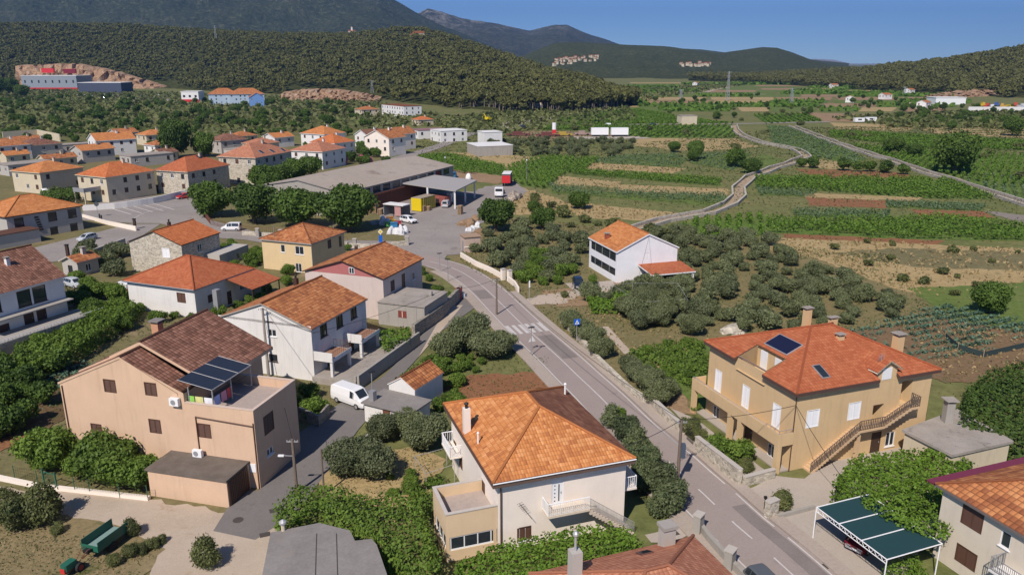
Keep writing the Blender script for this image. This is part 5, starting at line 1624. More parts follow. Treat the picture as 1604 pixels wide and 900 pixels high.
# ================================================================== plants
def crown(seed, n, rx, rz, zc, leaf, lobes=9, lr=.5, flat=1.0, up=.35, el=1.5):
    """leaf clumps on the lobes of an uneven crown -> vertices, quads, tint"""
    r = np.random.default_rng(seed)
    cs, rad = [], []
    for k in range(lobes):
        v = r.normal(size=3); v /= np.linalg.norm(v)
        q = r.uniform(.25, .72)
        v[2] = v[2] * .8 + .1
        cs.append(v * q * np.array([rx, rx, rz])); rad.append(lr * r.uniform(.7, 1.2))
    cs = np.array(cs); rad = np.array(rad)
    m = n * 3
    k = r.integers(0, lobes, m)
    d = r.normal(size=(m, 3)); d[:, 2] += up; d /= np.linalg.norm(d, axis=1)[:, None]
    sc = np.array([rx, rx, rz])
    f = r.uniform(.62, 1.04, m); f = np.where(r.random(m) < .16, r.uniform(1.0, 1.38, m), f)
    pos = cs[k] + d * (rad[k] * f)[:, None] * sc
    dist = np.linalg.norm((pos[:, None] - cs[None]) / sc, axis=2) / rad[None]
    dist[np.arange(m), k] = 9
    keep = dist.min(1) > .78
    pos, d, k = pos[keep][:n], d[keep][:n], k[keep][:n]
    n = len(pos)
    nr = d * .75 + r.normal(size=(n, 3)) * .55
    nr /= np.linalg.norm(nr, axis=1)[:, None]
    t = np.cross(nr, r.normal(size=(n, 3))); t /= np.linalg.norm(t, axis=1)[:, None]
    b = np.cross(nr, t)
    s = leaf * r.uniform(.55, 1.25, n)[:, None]
    V = np.stack([pos - t * s * el * .5, pos + b * s * .5, pos + t * s * el * .5, pos - b * s * .5], 1)
    V[..., 2] += zc
    F = np.arange(n * 4).reshape(-1, 4)
    lt = r.uniform(0, .6, lobes)
    tint = np.clip(lt[k] + r.uniform(0, .5, n), 0, 1)
    return V.reshape(-1, 3), F, tint

def trunkmesh(h, r0, r1, lean=.15, limbs=3, spread=.8, seed=0, crook=.1):
    rr = random.Random(seed)
    m = MB()
    top = Vector((rr.uniform(-lean, lean), rr.uniform(-lean, lean), h))
    pts = [Vector((0, 0, -.1))]
    for k in range(1, 5): pts.append(Vector((0, 0, -.1)).lerp(top, k / 4) + Vector((rr.uniform(-crook, crook), rr.uniform(-crook, crook), 0)))
    m.tube(pts, [r0 * 1.25, r0, r0 * .85, r0 * .7, r1], 7)
    for k in range(limbs):
        a = rr.uniform(0, 6.28)
        s = pts[2].lerp(pts[4], rr.random())
        e = s + Vector((math.cos(a) * spread, math.sin(a) * spread, spread * rr.uniform(.5, 1.1)))
        m.tube([s, s.lerp(e, .5) + Vector((0, 0, .1)), e], [r1, r1 * .7, r1 * .3], 5)
    return m

L_OLIVE = leafmat('olive_leaves', (.075, .098, .042), (.205, .232, .118), .3, .25)
L_BROAD = leafmat('broad_leaves', (.034, .072, .014), (.125, .20, .038), .3, .25)
L_LIME = leafmat('bright_leaves', (.05, .10, .015), (.165, .25, .042), .3, .3)
L_PINE = leafmat('pine_needles', (.03, .042, .014), (.17, .172, .056), .22, .35)
L_SCRUB = leafmat('scrub_leaves', (.04, .062, .02), (.165, .18, .068), .25, .4)
L_VINE = leafmat('vine_leaves', (.06, .125, .014), (.175, .29, .038), .3, .2)
L_BLUE = leafmat('blue_green_leaves', (.05, .095, .04), (.15, .21, .10), .22, .2)
L_CAB = leafmat('cabbage_leaves', (.04, .085, .055), (.13, .215, .15), .2, .2)
L_OLEA = leafmat('oleander_leaves', (.04, .065, .03), (.13, .16, .075), .22, .2)
L_PINK = leafmat('pink_flowers', (.40, .10, .13), (.55, .22, .26), .2, .2)
L_RED = leafmat('red_flowers', (.45, .03, .03), (.55, .10, .06), .2, .2)
L_STRAW = leafmat('straw', (.20, .155, .075), (.40, .30, .15), .2, .2)
BARK = plain('bark', (.12, .09, .065), .95, var=.4)
BARK_P = plain('pine_bark', (.22, .18, .15), .95, var=.4)

def proto(name, cr, leafm, trunk=None, bark=None, kindlab=None):
    """returns a hidden-from-nothing builder: first placed instance is the original"""
    return dict(name=name, cr=cr, leafm=leafm, trunk=trunk, bark=bark, root=None)

def plant(pr, loc, rz, sc, label, cat, group):
    if pr['root'] is None:
        V, F, t = pr['cr']
        if pr['trunk'] is not None:
            root = thing(pr['name'], label, cat, loc, rz, group)
            np_obj('crown', V, F, pr['leafm'], t, root)
            pr['trunk'].build('trunk', pr['bark'] or BARK, root)
        else:
            root = np_obj(pr['name'], V, F, pr['leafm'], t)
            tag(root, label, cat, group)
        pr['root'] = root
        root.location = loc; root.rotation_euler = (0, 0, rz)
        root.scale = sc if isinstance(sc, tuple) else (sc, sc, sc)
        return root
    return dup(pr['root'], loc, rz, sc, label, group)

# radius 1 m class prototypes, scaled on placing
OLIVES = [proto('olive_tree', crown(100 + k, 3200, 2.1, 1.6, 1.6, .23, 16, .42), L_OLIVE, trunkmesh(1.7, .22, .1, .3, 4, .9, k), BARK) for k in range(4)]
OLIVES_NEAR = [proto('olive_tree', crown(140 + k, 11000, 2.3, 1.75, 1.75, .15, 22, .40), L_OLIVE, trunkmesh(1.7, .25, .1, .3, 5, 1.0, 30 + k), BARK) for k in range(3)]
ROUND = [proto('round_tree', crown(200 + k, 9000, 3.4, 2.8, 3.0, .30, 30, .40, up=.4), L_BROAD, trunkmesh(3.0, .3, .14, .2, 5, 1.6, k), BARK) for k in range(3)]
BROADS = [proto('broadleaf_tree', crown(300 + k, 1900, 2.4, 2.1, 2.3, .38, 14, .44, up=.3), L_BROAD, trunkmesh(2.2, .2, .1, .2, 4, 1.1, k), BARK) for k in range(4)]
LIMES = [proto('garden_tree', crown(400 + k, 7000, 2.1, 1.7, 1.65, .19, 18, .42, up=.4), L_LIME, trunkmesh(1.5, .15, .07, .2, 4, .9, k), BARK) for k in range(3)]
SHRUB = [proto('shrub', crown(500 + k, 700, 1.0, .8, .65, .2, 7, .5, up=.5), L_SCRUB) for k in range(4)]
SHRUB_N = [proto('shrub', crown(520 + k, 4200, 1.0, .9, .7, .08, 15, .45, up=.4), L_SCRUB) for k in range(3)]
GREENB = [proto('green_bush', crown(540 + k, 2600, 1.0, .85, .7, .11, 10, .45, up=.5), L_LIME) for k in range(3)]
OLEAN = [proto('oleander', crown(560 + k, 4200, 1.25, 1.2, 1.15, .13, 11, .45, up=.6, el=2.2), L_OLEA) for k in range(2)]
def pinecrown(seed, n=260):
    V, F, t = crown(seed, n, 3.6, 2.6, 8.2, 1.35, 9, .42, up=.7, el=1.2)
    return V, F, t
PINES = [proto('pine_tree', pinecrown(600 + k, 330), L_PINE, trunkmesh(8.2, .26, .12, .7, 3, 1.8, k, .25), BARK_P) for k in range(5)]

KEEP = []            # (x, y, r) already planted
ROADLINES = [(mid, 4.9), (tr1, 4.5), (tr2, 2.8), (tr3, 2.8), (tr4, 4.5)]
def clear(x, y, r, keep=.75, road=True):
    p = Vector((x, y))
    for cx, cy, u, L, W in FOOT:
        d_ = p - Vector((cx, cy))
        if abs(d_.x) + abs(d_.y) > L + W + 5: continue
        a = abs(d_.dot(u)); b = abs(d_.dot(Vector((-u.y, u.x))))
        if a < L / 2 + r * .8 and b < W / 2 + r * .8: return False
    if road:
        for ln, hw in ROADLINES:
            for q in ln:
                if abs(q.x - x) < hw + r * .8 and abs(q.y - y) < hw + r * .8 and (q - p).length < hw + r * .6: return False
        for pl in BLOCK:
            if inpoly(p, pl): return False
    for a, b, rr in KEEP:
        if abs(a - x) < (rr + r) and (a - x) ** 2 + (b - y) ** 2 < ((rr + r) * keep) ** 2: return False
    return True
BLOCK = [[P(*q).to_2d() for q in pl] for pl in (
    [(560, 392), (640, 330), (745, 290), (830, 283), (826, 305), (760, 352), (728, 372), (722, 400), (690, 420)],
    [(30, 394), (126, 336), (150, 318), (300, 300), (335, 345), (700, 385), (686, 424), (385, 385), (216, 365)],
    [(700, 478), (734, 462), (750, 478), (690, 520), (610, 620), (510, 745), (400, 846), (334, 832), (470, 690), (520, 640), (600, 590)],
    [(-120, 755), (236, 783), (455, 800), (440, 960), (200, 960), (260, 860), (-120, 800)])]

def zone(px, n, protos, smin, smax, label, cat, group, r=2.2, keep=.75, tries=30, seed=0, zsq=(1, 1)):
    pts = [P(*q).to_2d() for q in px]
    rr = random.Random(seed)
    x0, x1 = min(p.x for p in pts), max(p.x for p in pts)
    y0, y1 = min(p.y for p in pts), max(p.y for p in pts)
    c = 0
    for t in range(n * tries):
        if c >= n: break
        x, y = rr.uniform(x0, x1), rr.uniform(y0, y1)
        if not inpoly((x, y), pts): continue
        s = rr.uniform(smin, smax)
        if not clear(x, y, r * s, keep): continue
        KEEP.append((x, y, r * s))
        plant(rr.choice(protos), (x, y, 0), rr.uniform(0, 6.28), (s * rr.uniform(.9, 1.1), s * rr.uniform(.9, 1.1), s * rr.uniform(*zsq)), label, cat, group)
        c += 1
    return c

def one(px, py, pr, s, label, cat, group=None, rz=None, sz=1.0):
    p = P(px, py)
    if any(pr is q for q in ROUND): s *= 1.65
    KEEP.append((p.x, p.y, 1.5 * s))
    return plant(pr, (p.x, p.y, 0), random.uniform(0, 6.28) if rz is None else rz, (s, s, s * sz), label, cat, group)

# the row of four round trees by the warehouse (centre at crown, base pixel below)
for i, (px, py, s, lab) in enumerate(((331, 340, .9, 'leftmost and smallest of the big round trees in front of the warehouse'), (399, 350, 1.0, 'round clipped tree, second from the left in front of the warehouse'),
        (470, 356, 1.02, 'round clipped tree directly behind the sand coloured house'), (547, 362, 1.08, 'darkest and largest round tree, beside the depot entrance'))):
    one(px, py, ROUND[i % 3], s, lab, 'tree', 'round trees before the warehouse')
for px, py, s in ((412, 298, .8), (440, 292, .75), (462, 287, .8), (488, 276, .75), (424, 306, .7)):
    one(px, py, ROUND[int(px) % 3], s, 'rounded tree in the second row behind the big round trees', 'tree', 'second row of round trees')
one(776, 362, ROUND[1], .78, 'dark round tree beside the scrap heap of the depot', 'tree')
one(278, 248, ROUND[2], 1.15, 'tall dark tree with brownish crown among the village roofs', 'tree', None, None, 1.5)
one(320, 246, ROUND[0], .85, 'pale flowering tree right of the tall dark tree', 'tree', None, None, 1.2)
for px, py, s, lab in ((1496, 272, 1.35, 'big dark solitary tree right of the stony track'), (1400, 240, .75, 'round tree left of the big dark solitary tree'), (1430, 245, .6, 'small round tree next to the big dark solitary tree'),
        (1585, 213, .95, 'dark round tree in the dry field near the right edge'), (1090, 250, .58, 'tall dark twin crowned tree in the meadow'), (1150, 262, .72, 'dark broad tree at the bend of the track'), (1175, 272, .6, 'dark bushy tree just below the bend of the track'),
        (1055, 238, .5, 'dark rounded tree left of the twin crowned tree'), (1084, 253, .42, 'lower dark crown leaning on the twin crowned tree'),
        (908, 327, .5, 'small dark tree standing in the tall dry grass'), (850, 360, .55, 'dark small tree below the dry slope'), (835, 332, .3, 'little bush tree on the dry slope')):
    one(px, py, ROUND[int(px) % 3], s, lab, 'tree', None, None, 1.15 if s > .9 else 1.35 if px == 1090 else 1)
for px, py, s in ((14, 148, 2.0), (-8, 152, 2.2), (34, 152, 1.4)): one(px, py, ROUND[1], s, 'dark tree beside the left end of the grey blue hall', 'tree', 'dark trees beside the grey hall')
# small orchard row beside the red soil field
for k, (px, py) in enumerate(((1256, 262), (1273, 263), (1320, 267), (1342, 269), (1361, 269), (1387, 271), (1414, 273))):
    one(px, py, BROADS[k % 4], .8 + .1 * (k % 3), 'small orchard tree in the row along the red soil field', 'tree', 'orchard row by the red soil')
# near olives and shrubs, placed one by one
for px, py, s, lab in ((735, 545, 1.35, 'large olive tree at the corner of lane and road'), (765, 560, 1.1, 'olive tree on the road side of the large corner olive'), (700, 560, .95, 'olive tree closest to the lane at the corner'), (785, 552, .9, 'smaller olive tree at the road edge of the corner grove'),
        (545, 745, 1.0, 'bushy olive tree left in the pair above the lane hedge'), (583, 745, 1.05, 'bushy olive tree right in the pair above the lane hedge'), (597, 690, .8, 'olive bush in front of the small tiled shed'), (668, 702, 1.0, 'olive tree nearest to the left wall of the cream house'), (640, 680, .8, 'olive tree between tiled shed and cream house')):
    one(px, py, OLIVES_NEAR[int(px + py) % 3], s, lab, 'olive tree')
for k, (px, py, s) in enumerate(((893, 515, .8), (908, 528, .85), (925, 540, .85), (942, 560, .8), (985, 585, .72), (1000, 600, .75), (1018, 612, .8), (1035, 632, .85), (1048, 620, .6))):
    one(px, py, OLIVES_NEAR[k % 3], s, 'grey green olive bush in the row behind the roadside wall', 'olive tree', 'olive bushes behind the roadside wall')
for px, py, s in ((962, 670, 1.0), (985, 690, 1.1), (1000, 715, 1.15), (1015, 745, 1.2), (1032, 775, 1.25), (1050, 800, 1.2), (1030, 808, 1.0), (1008, 770, 1.1)):
    one(px, py, OLEAN[int(px) % 2], s, 'tall oleander in the hedge between cream house and road', 'oleander', 'oleander hedge beside the cream house')
one(968, 664, GREENB[0], 1.3, 'bright green bush at the back corner of the cream house', 'bush')
for px, py, s, lab in ((170, 755, 1.35, 'large fig tree in front of the peach house wall'), (215, 765, 1.0, 'lower bright green fig next to the garage'), (135, 745, .9, 'left hand green tree before the peach house'), (70, 735, 1.15, 'green garden tree left of the peach house beside the gate'), (95, 720, 1.0, 'green garden tree at the left corner of the peach house')):
    one(px, py, LIMES[int(px) % 3], s, lab, 'tree')
for px, py, s, lab in ((70, 815, 1.9, 'tall dark shrub beside the gravel lane at bottom left'), (30, 830, 1.7, 'wide dark shrub at the bottom left edge'), (8, 800, 1.3, 'low dark shrub at the left picture edge'), (322, 885, 1.35, 'round shrub standing alone on the gravel'), (205, 838, .85, 'thin young shrub just behind the green trailer')):
    one(px, py, SHRUB_N[int(px) % 3], s, lab, 'shrub', None, None, 1.15)
for k, (px, py, s) in enumerate(((205, 872, .7), (225, 866, .6), (240, 858, .65), (180, 885, .6), (255, 850, .5), (90, 835, .6))):
    one(px, py, SHRUB_N[k % 3], s, 'low weedy bush on the grass around the green trailer', 'shrub', 'weedy bushes around the trailer')
for px, py, s, lab in ((1125, 712, 1.5, 'rounded green bush behind the pale stone wall'), (1152, 722, 1.6, 'larger round green bush behind the pale stone wall'), (1168, 738, .9, 'yellow flowering bush at the end of the stone wall'), (1080, 680, 1.2, 'olive coloured bush in front of the ochre house balcony'), (1095, 690, .9, 'low bush beside the garden gate of the ochre house'),
        (1225, 795, 1.1, 'needle leaved shrub beside the stone gatepost'), (931, 446, .95, 'clipped light green bush beside the white villa'), (885, 466, .7, 'thin pale shrub beside the gravel drive')):
    one(px, py, (GREENB if s > 1.3 or px == 931 else SHRUB_N)[int(px) % 3], s, lab, 'bush', None, None, 1.4 if px == 931 else 1)
for px, py, s, lab in ((660, 430, 1.1, 'bright green shrub behind the pink gabled house at the road'), (672, 440, .9, 'green hedge bush on the road side of the pink gabled house'), (688, 462, 1.2, 'yellow green bush at the end of the dark stone wall'), (700, 468, .9, 'small bush beside the red street cabinet'), (545, 392, .9, 'small green bush at the back of the sand coloured house')):
    one(px, py, GREENB[int(px) % 3], s, lab, 'bush')

# groves and belts
za = zone([(1050, 420), (1120, 378), (1200, 380), (1290, 420), (1400, 470), (1440, 490), (1330, 512), (1200, 522), (1080, 520), (1010, 490), (1085, 450)], 105, OLIVES, .5, .95, 'olive tree in the grove right of the white villa', 'olive tree', 'olive grove right of the white villa', 1.9, .95, 60, 1)
zone([(1000, 470), (1060, 450), (1090, 500), (1120, 530), (1010, 520), (960, 490)], 12, OLIVES_NEAR, .8, 1.0, 'olive tree between the white villa and the ochre house', 'olive tree', 'olives between villa and ochre house', 2.0, .7, 60, 2)
zone([(920, 462), (985, 452), (1060, 440), (1085, 450), (1010, 470), (930, 480)], 12, OLIVES, .65, .9, 'olive bush in front of the white villa', 'olive tree', 'olives before the white villa', 1.9, .7, 60, 21)
zone([(760, 370), (800, 355), (915, 372), (912, 415), (870, 440), (815, 445), (770, 415), (735, 392)], 34, OLIVES, .65, 1.0, 'olive tree on the slope left of the white villa', 'olive tree', 'olives left of the white villa', 2.0, .75, 60, 3)
zone([(1010, 372), (1060, 362), (1180, 376), (1120, 400), (1085, 425), (1070, 395)], 18, OLIVES, .6, .9, 'low olive bush behind the white villa', 'olive tree', 'olive bushes behind the white villa', 2.0, .75, 60, 4)
zone([(765, 228), (800, 222), (935, 221), (1005, 224), (960, 246), (850, 246), (790, 240)], 75, OLIVES, .75, 1.0, 'olive tree in the far grove beyond the meadow', 'olive tree', 'far olive grove', 2.0, .72, 60, 5)
zone([(0, 160), (120, 150), (330, 160), (520, 160), (640, 195), (560, 205), (400, 208), (330, 205), (0, 205)], 150, BROADS, .8, 1.35, 'green tree in the wooded belt behind the village', 'tree', 'trees of the belt behind the village', 2.3, .7, 30, 6)
zone([(0, 205), (110, 195), (330, 190), (560, 198), (640, 205), (640, 222), (470, 238), (350, 228), (200, 238), (0, 250)], 75, BROADS, .6, 1.0, 'garden tree between the village houses', 'tree', 'garden trees of the village', 2.3, .75, 40, 7)
zone([(520, 232), (600, 235), (640, 252), (600, 262), (540, 258)], 14, BROADS, .7, .95, 'tree in the clump behind the warehouse', 'tree', 'trees behind the warehouse', 2.3, .7, 40, 8)
for px, py in ((566, 255), (580, 257), (540, 258)):
    p = P(px, py); V, F, t = crown(int(px), 700, 1.6, 1.4, 1.5, .4, 6, .5)
    tag(np_obj('flowering_oleander', V + np.array([p.x, p.y, 0]), F, L_PINK, t), 'pink flowering oleander behind the far corner of the warehouse', 'oleander', 'pink oleanders behind the warehouse')
zone([(190, 300), (260, 300), (300, 318), (240, 326), (170, 325)], 9, OLIVES, .55, .75, 'small olive beside the wall of the road bend', 'olive tree', 'olives at the road bend', 1.9, .75, 60, 9)
zone([(60, 300), (130, 290), (140, 320), (90, 325)], 6, OLIVES, .6, .85, 'small olive between the grey house and the sand stone house', 'olive tree', 'olives beside the orange roofed stone house', 1.9, .75, 60, 91)
zone([(130, 395), (200, 395), (200, 440), (110, 435), (110, 420)], 9, OLIVES, .7, 1.05, 'garden olive below the street wall by the stone house', 'olive tree', 'olives below the street wall', 2.0, .7, 60, 10)
zone([(120, 440), (195, 470), (215, 500), (190, 520), (130, 505), (110, 470)], 13, LIMES, .6, .95, 'green garden tree left of the low white house', 'tree', 'garden trees left of the low white house', 1.9, .65, 60, 11)
zone([(40, 540), (190, 505), (215, 520), (60, 575)], 9, LIMES, .5, .75, 'leafy tree in the dense garden row behind the peach house', 'tree', 'garden row behind the peach house', 1.9, .6, 60, 12)
zone([(-20, 585), (60, 575), (120, 565), (100, 640), (30, 690), (-20, 700)], 16, BROADS, .5, .75, 'garden tree on the vegetable terraces at the left edge', 'tree', 'garden trees at the left edge', 1.9, .65, 60, 13)
zone([(400, 395), (430, 400), (470, 440), (440, 450), (405, 425)], 7, LIMES, .55, .8, 'garden tree between low white house and sand coloured house', 'tree', 'garden trees near the sand coloured house', 1.9, .6, 60, 14)
zone([(460, 640), (500, 620), (512, 640), (485, 660)], 5, GREENB, .9, 1.4, 'bush in the yard beside the white van', 'bush', 'bushes beside the white van', 1.0, .6, 60, 15)
zone([(700, 545), (770, 575), (850, 575), (870, 595), (700, 580)], 8, GREENB, .5, .9, 'garden bush beside the red soil plot', 'bush', 'bushes beside the red soil plot', 1.0, .7, 60, 16)
zone([(660, 570), (720, 580), (720, 660), (690, 650), (690, 600)], 12, GREENB, .8, 1.2, 'green bush between the tiled shed and the red soil plot', 'bush', 'bushes right of the tiled shed', 1.0, .65, 60, 17)
zone([(850, 400), (920, 420), (880, 446), (830, 450), (806, 435)], 16, GREENB, 1.0, 1.9, 'green bush between the road and the white villa', 'bush', 'bushes by the drive of the villa', 1.0, .65, 60, 18)
zone([(985, 560), (1100, 525), (1120, 590), (1090, 650), (1030, 610)], 24, GREENB, .5, 1.0, 'leafy plant in the garden left of the ochre house', 'bush', 'garden plants left of the ochre house', 1.0, .7, 60, 19)
zone([(600, 735), (660, 730), (680, 760), (660, 800), (610, 790)], 7, GREENB, .5, .9, 'garden bush beside the terrace annex', 'bush', 'bushes beside the terrace annex', 1.0, .7, 60, 22)
one(1550, 490, ROUND[0], .5, 'solitary dark shrub tree by the vegetable garden', 'tree')

zone([(195, 470), (330, 485), (420, 440), (440, 470), (340, 505), (250, 520)], 12, GREENB, .8, 1.5, 'garden bush around the low white house', 'bush', 'bushes around the low white house', 1.0, .7, 60, 28)
zone([(340, 385), (400, 378), (420, 400), (400, 425), (350, 415)], 9, GREENB, .8, 1.6, 'garden bush between stone house and sand coloured house', 'bush', 'bushes by the stone house', 1.0, .7, 60, 29)
zone([(310, 350), (540, 375), (600, 385), (560, 395), (330, 365)], 14, SHRUB_N, .5, .9, 'low weed bush under the round trees', 'bush', 'weed bushes under the round trees', 1.0, .7, 60, 30)
# scattered bushes and trees of the plain
zone([(860, 205), (985, 160), (1604, 165), (1680, 215), (1604, 290), (1300, 230), (1160, 240), (1000, 215)], 75, SHRUB, 1.0, 2.4, 'bush at the edge of the fields in the valley', 'bush', 'bushes in the valley fields', 1.0, 1.0, 20, 23)
zone([(980, 150), (1420, 150), (1560, 175), (1300, 195), (1000, 185)], 26, BROADS, .7, 1.2, 'dark tree among the distant fields of the plain', 'tree', 'trees of the distant fields', 2.3, .9, 20, 24)
zone([(1320, 160), (1604, 172), (1680, 190), (1580, 210), (1400, 200)], 40, BROADS, .8, 1.2, 'tree near the white depot on the right', 'tree', 'trees near the right hand depot', 2.3, .9, 20, 25)
zone([(820, 300), (900, 340), (1000, 355), (1100, 380), (1190, 380), (1000, 366), (830, 350)], 18, SHRUB, .8, 1.8, 'scrubby bush at the foot of the dry slope', 'bush', 'bushes at the foot of the dry slope', 1.0, .8, 20, 26)
zone([(1200, 372), (1604, 385), (1604, 470), (1480, 470), (1280, 410)], 16, SHRUB, .6, 1.2, 'low bush in the dry meadow', 'bush', 'bushes in the dry meadow', 1.0, 1, 20, 27)

# ------------------------------------------------------------------ continuous covers: nobody could count these
def quads(pos, nr, size, r, el=1.4):
    n = len(pos)
    nr = nr / np.linalg.norm(nr, axis=1)[:, None]
    t = np.cross(nr, r.normal(size=(n, 3))); t /= np.linalg.norm(t, axis=1)[:, None]
    b = np.cross(nr, t)
    s = np.asarray(size).reshape(-1, 1) * r.uniform(.6, 1.3, (n, 1))
    V = np.stack([pos - t * s * el * .5, pos + b * s * .5, pos + t * s * el * .5, pos - b * s * .5], 1)
    return V.reshape(-1, 3)

def npin(X, Y, poly):
    c = np.zeros(X.shape, bool)
    n = len(poly); j = n - 1
    for i in range(n):
        xi, yi, xj, yj = poly[i][0], poly[i][1], poly[j][0], poly[j][1]
        if yi != yj:
            c ^= ((yi > Y) != (yj > Y)) & (X < (xj - xi) * (Y - yi) / (yj - yi) + xi)
        j = i
    return c

def rows_stuff(name, polys, leafm, label, cat):
    Vs, Ts = [], []
    r = np.random.default_rng(77)
    for pts, crop, sp, h in polys:
        n = len(pts)
        el = max(range(n), key=lambda i: (pts[(i + 1) % n] - pts[i]).length)
        d = (pts[(el + 1) % n] - pts[el]).normalized()
        if crop == 'rows': d = Vector((.35, .94)).normalized()
        nn = Vector((-d.y, d.x))
        us = [p.dot(d) for p in pts]; vs = [p.dot(nn) for p in pts]
        dist = sum(p.length for p in pts) / n
        leaf = {'vine': .42, 'blue': .40, 'low': .45, 'rows': .6, 'far': 1.2}[crop] * max(1, dist / 320)
        wd = {'vine': .66, 'blue': .5, 'low': .8, 'rows': .5, 'far': 1.5}[crop]
        dens = {'vine': 15, 'blue': 9, 'low': 4, 'rows': 6, 'far': 1.3}[crop] / max(1, dist / 320)
        if crop != 'far': sp = sp * max(1, dist / 420)
        nr_ = int((max(vs) - min(vs)) / sp)
        L_ = max(us) - min(us)
        for k in range(nr_ + 1):
            m = int(L_ * dens)
            if m < 1: continue
            u = r.uniform(min(us), max(us), m)
            v = min(vs) + (k + .5) * sp + r.normal(0, wd * .5, m)
            X, Y = u * d.x + v * nn.x, u * d.y + v * nn.y
            ok = npin(X, Y, pts)
            gap = np.sin(u * .31 + k * 1.7) + np.sin(u * .083 + k * .9 + 1.3) + .6 * np.sin(u * .9 + k) > -1.35
            ok &= gap
            X, Y = X[ok], Y[ok]; q = len(X)
            if not q: continue
            z = h * r.uniform(.25, 1.0, q) ** .7
            pos = np.stack([X, Y, z], -1)
            nrm = r.normal(size=(q, 3)) * .6 + np.array([0, -.15, .8])
            Vs.append(quads(pos, nrm, leaf, r)); Ts.append(np.clip(r.uniform(0, .6, q) + .4 * z / h - .1, 0, 1))
    V = np.concatenate(Vs); T = np.concatenate(Ts)
    o = np_obj(name, V, np.arange(len(V)).reshape(-1, 4), leafm, T)
    return tag(o, label, cat, kind='stuff')
rows_stuff('vineyard', [v for v in VINES if v[1] in ('vine', 'rows', 'far')], L_VINE, 'green vine rows covering the fields of the valley', 'vineyard')
rows_stuff('crops', [v for v in VINES if v[1] in ('blue', 'low')], L_BLUE, 'blue green crops growing in strips between the fields', 'crops')

def strewn(name, polys, leafm, dens, size, h, label, cat, seed=1, upright=False, avoid=True, clump=0):
    r = np.random.default_rng(seed)
    Vs, Ts = [], []
    for px in polys:
        pts = [P(*q).to_2d() for q in px]
        a = abs(sum(pts[i].x * pts[(i + 1) % len(pts)].y - pts[(i + 1) % len(pts)].x * pts[i].y for i in range(len(pts)))) / 2
        md = sum(p.length for p in pts) / len(pts)
        n = int(a * dens * 1.6 * min(6, max(.15, (150 / md) ** 2)))
        X = r.uniform(min(p.x for p in pts), max(p.x for p in pts), n); Y = r.uniform(min(p.y for p in pts), max(p.y for p in pts), n)
        ok = npin(X, Y, pts)
        cl = vnoise(X, Y, seed + 3, 14) + r.normal(0, .25, n)
        ok &= cl > -.15
        if avoid:
            for cx, cy, u, L, W in FOOT:
                aa = np.abs((X - cx) * u.x + (Y - cy) * u.y); bb = np.abs(-(X - cx) * u.y + (Y - cy) * u.x)
                ok &= ~((aa < L / 2 + .3) & (bb < W / 2 + .3))
            for pl in BLOCK: ok &= ~npin(X, Y, pl)
        X, Y = X[ok], Y[ok]; n = len(X)
        if not n: continue
        if clump:
            a_, b_ = X * .94 + Y * .34, -X * .34 + Y * .94
            a_ = np.round(a_ / clump) * clump + r.normal(0, clump * .2, n); b_ = np.round(b_ / (clump * 1.5)) * clump * 1.5 + r.normal(0, clump * .2, n)
            X, Y = a_ * .94 - b_ * .34, a_ * .34 + b_ * .94
        z = r.uniform(.1, 1, n) * h
        pos = np.stack([X, Y, z * .5], -1)
        nrm = r.normal(size=(n, 3)) * .7 + (np.array([0, -.7, .3]) if upright else np.array([0, 0, .9]))
        Vs.append(quads(pos, nrm, size * np.clip(np.hypot(X, Y) / 170, .22, 3.0), r, 1.6)); Ts.append(r.uniform(0, 1, n))
    V = np.concatenate(Vs)
    return tag(np_obj(name, V, np.arange(len(V)).reshape(-1, 4), leafm, np.concatenate(Ts)), label, cat, kind='stuff')
strewn('dry_grass', [[(806, 290), (858, 306), (915, 327), (890, 338), (806, 336)], [(905, 318), (1066, 334), (1040, 346), (905, 342)], [(930, 255), (1075, 264), (1050, 272), (915, 264)],
     [(1195, 371), (1400, 380), (1604, 390), (1640, 440), (1500, 475), (1390, 448), (1280, 405)], [(820, 440), (990, 500), (1120, 530), (1000, 600), (930, 520)], [(1400, 500), (1480, 590), (1604, 590), (1604, 520)]],
     L_STRAW, 1.5, .42, .6, 'tall dry grass on the slopes and verges', 'grass', 4, True)
strewn('dry_grass', [[(500, 725), (640, 700), (690, 720), (650, 820), (560, 800)], [(-60, 845), (110, 805), (230, 820), (260, 850), (200, 920), (-60, 930)]], L_STRAW, 5, .2, .25, 'short dry grass on the plots near the peach house', 'grass', 6, True)
strewn('weeds', [[(700, 395), (800, 340), (1080, 370), (1400, 400), (1480, 510), (1290, 520), (1100, 640), (1000, 610), (850, 500)], [(0, 400), (110, 440), (330, 480), (200, 560), (60, 720), (-60, 720)], [(500, 725), (640, 700), (690, 720), (650, 820), (560, 800)], [(-60, 845), (110, 805), (230, 820), (260, 850), (200, 920), (-60, 930)], [(690, 520), (860, 560), (860, 600), (690, 660)], [(1390, 560), (1480, 590), (1604, 560), (1604, 640), (1500, 640)], [(200, 340), (330, 380), (560, 400), (560, 420), (340, 400)], [(800, 245), (1240, 200), (1604, 195), (1660, 340), (1604, 380), (1080, 382), (1000, 345), (820, 330)], [(300, 480), (420, 440), (600, 640), (470, 690)], [(600, 205), (850, 200), (1000, 220), (960, 250), (660, 245)]],
     L_SCRUB, 3.0, .30, .35, 'green weeds and low growth in gardens and groves', 'weeds', 9)
strewn('cabbages', [[(1320, 525), (1480, 478), (1600, 505), (1604, 530), (1500, 555), (1400, 572)], [(30, 615), (130, 565), (165, 590), (70, 650)]], L_CAB, 16.0, .36, 1.1, 'blue green cabbage plants in the vegetable gardens', 'cabbages', 15, clump=1.3)
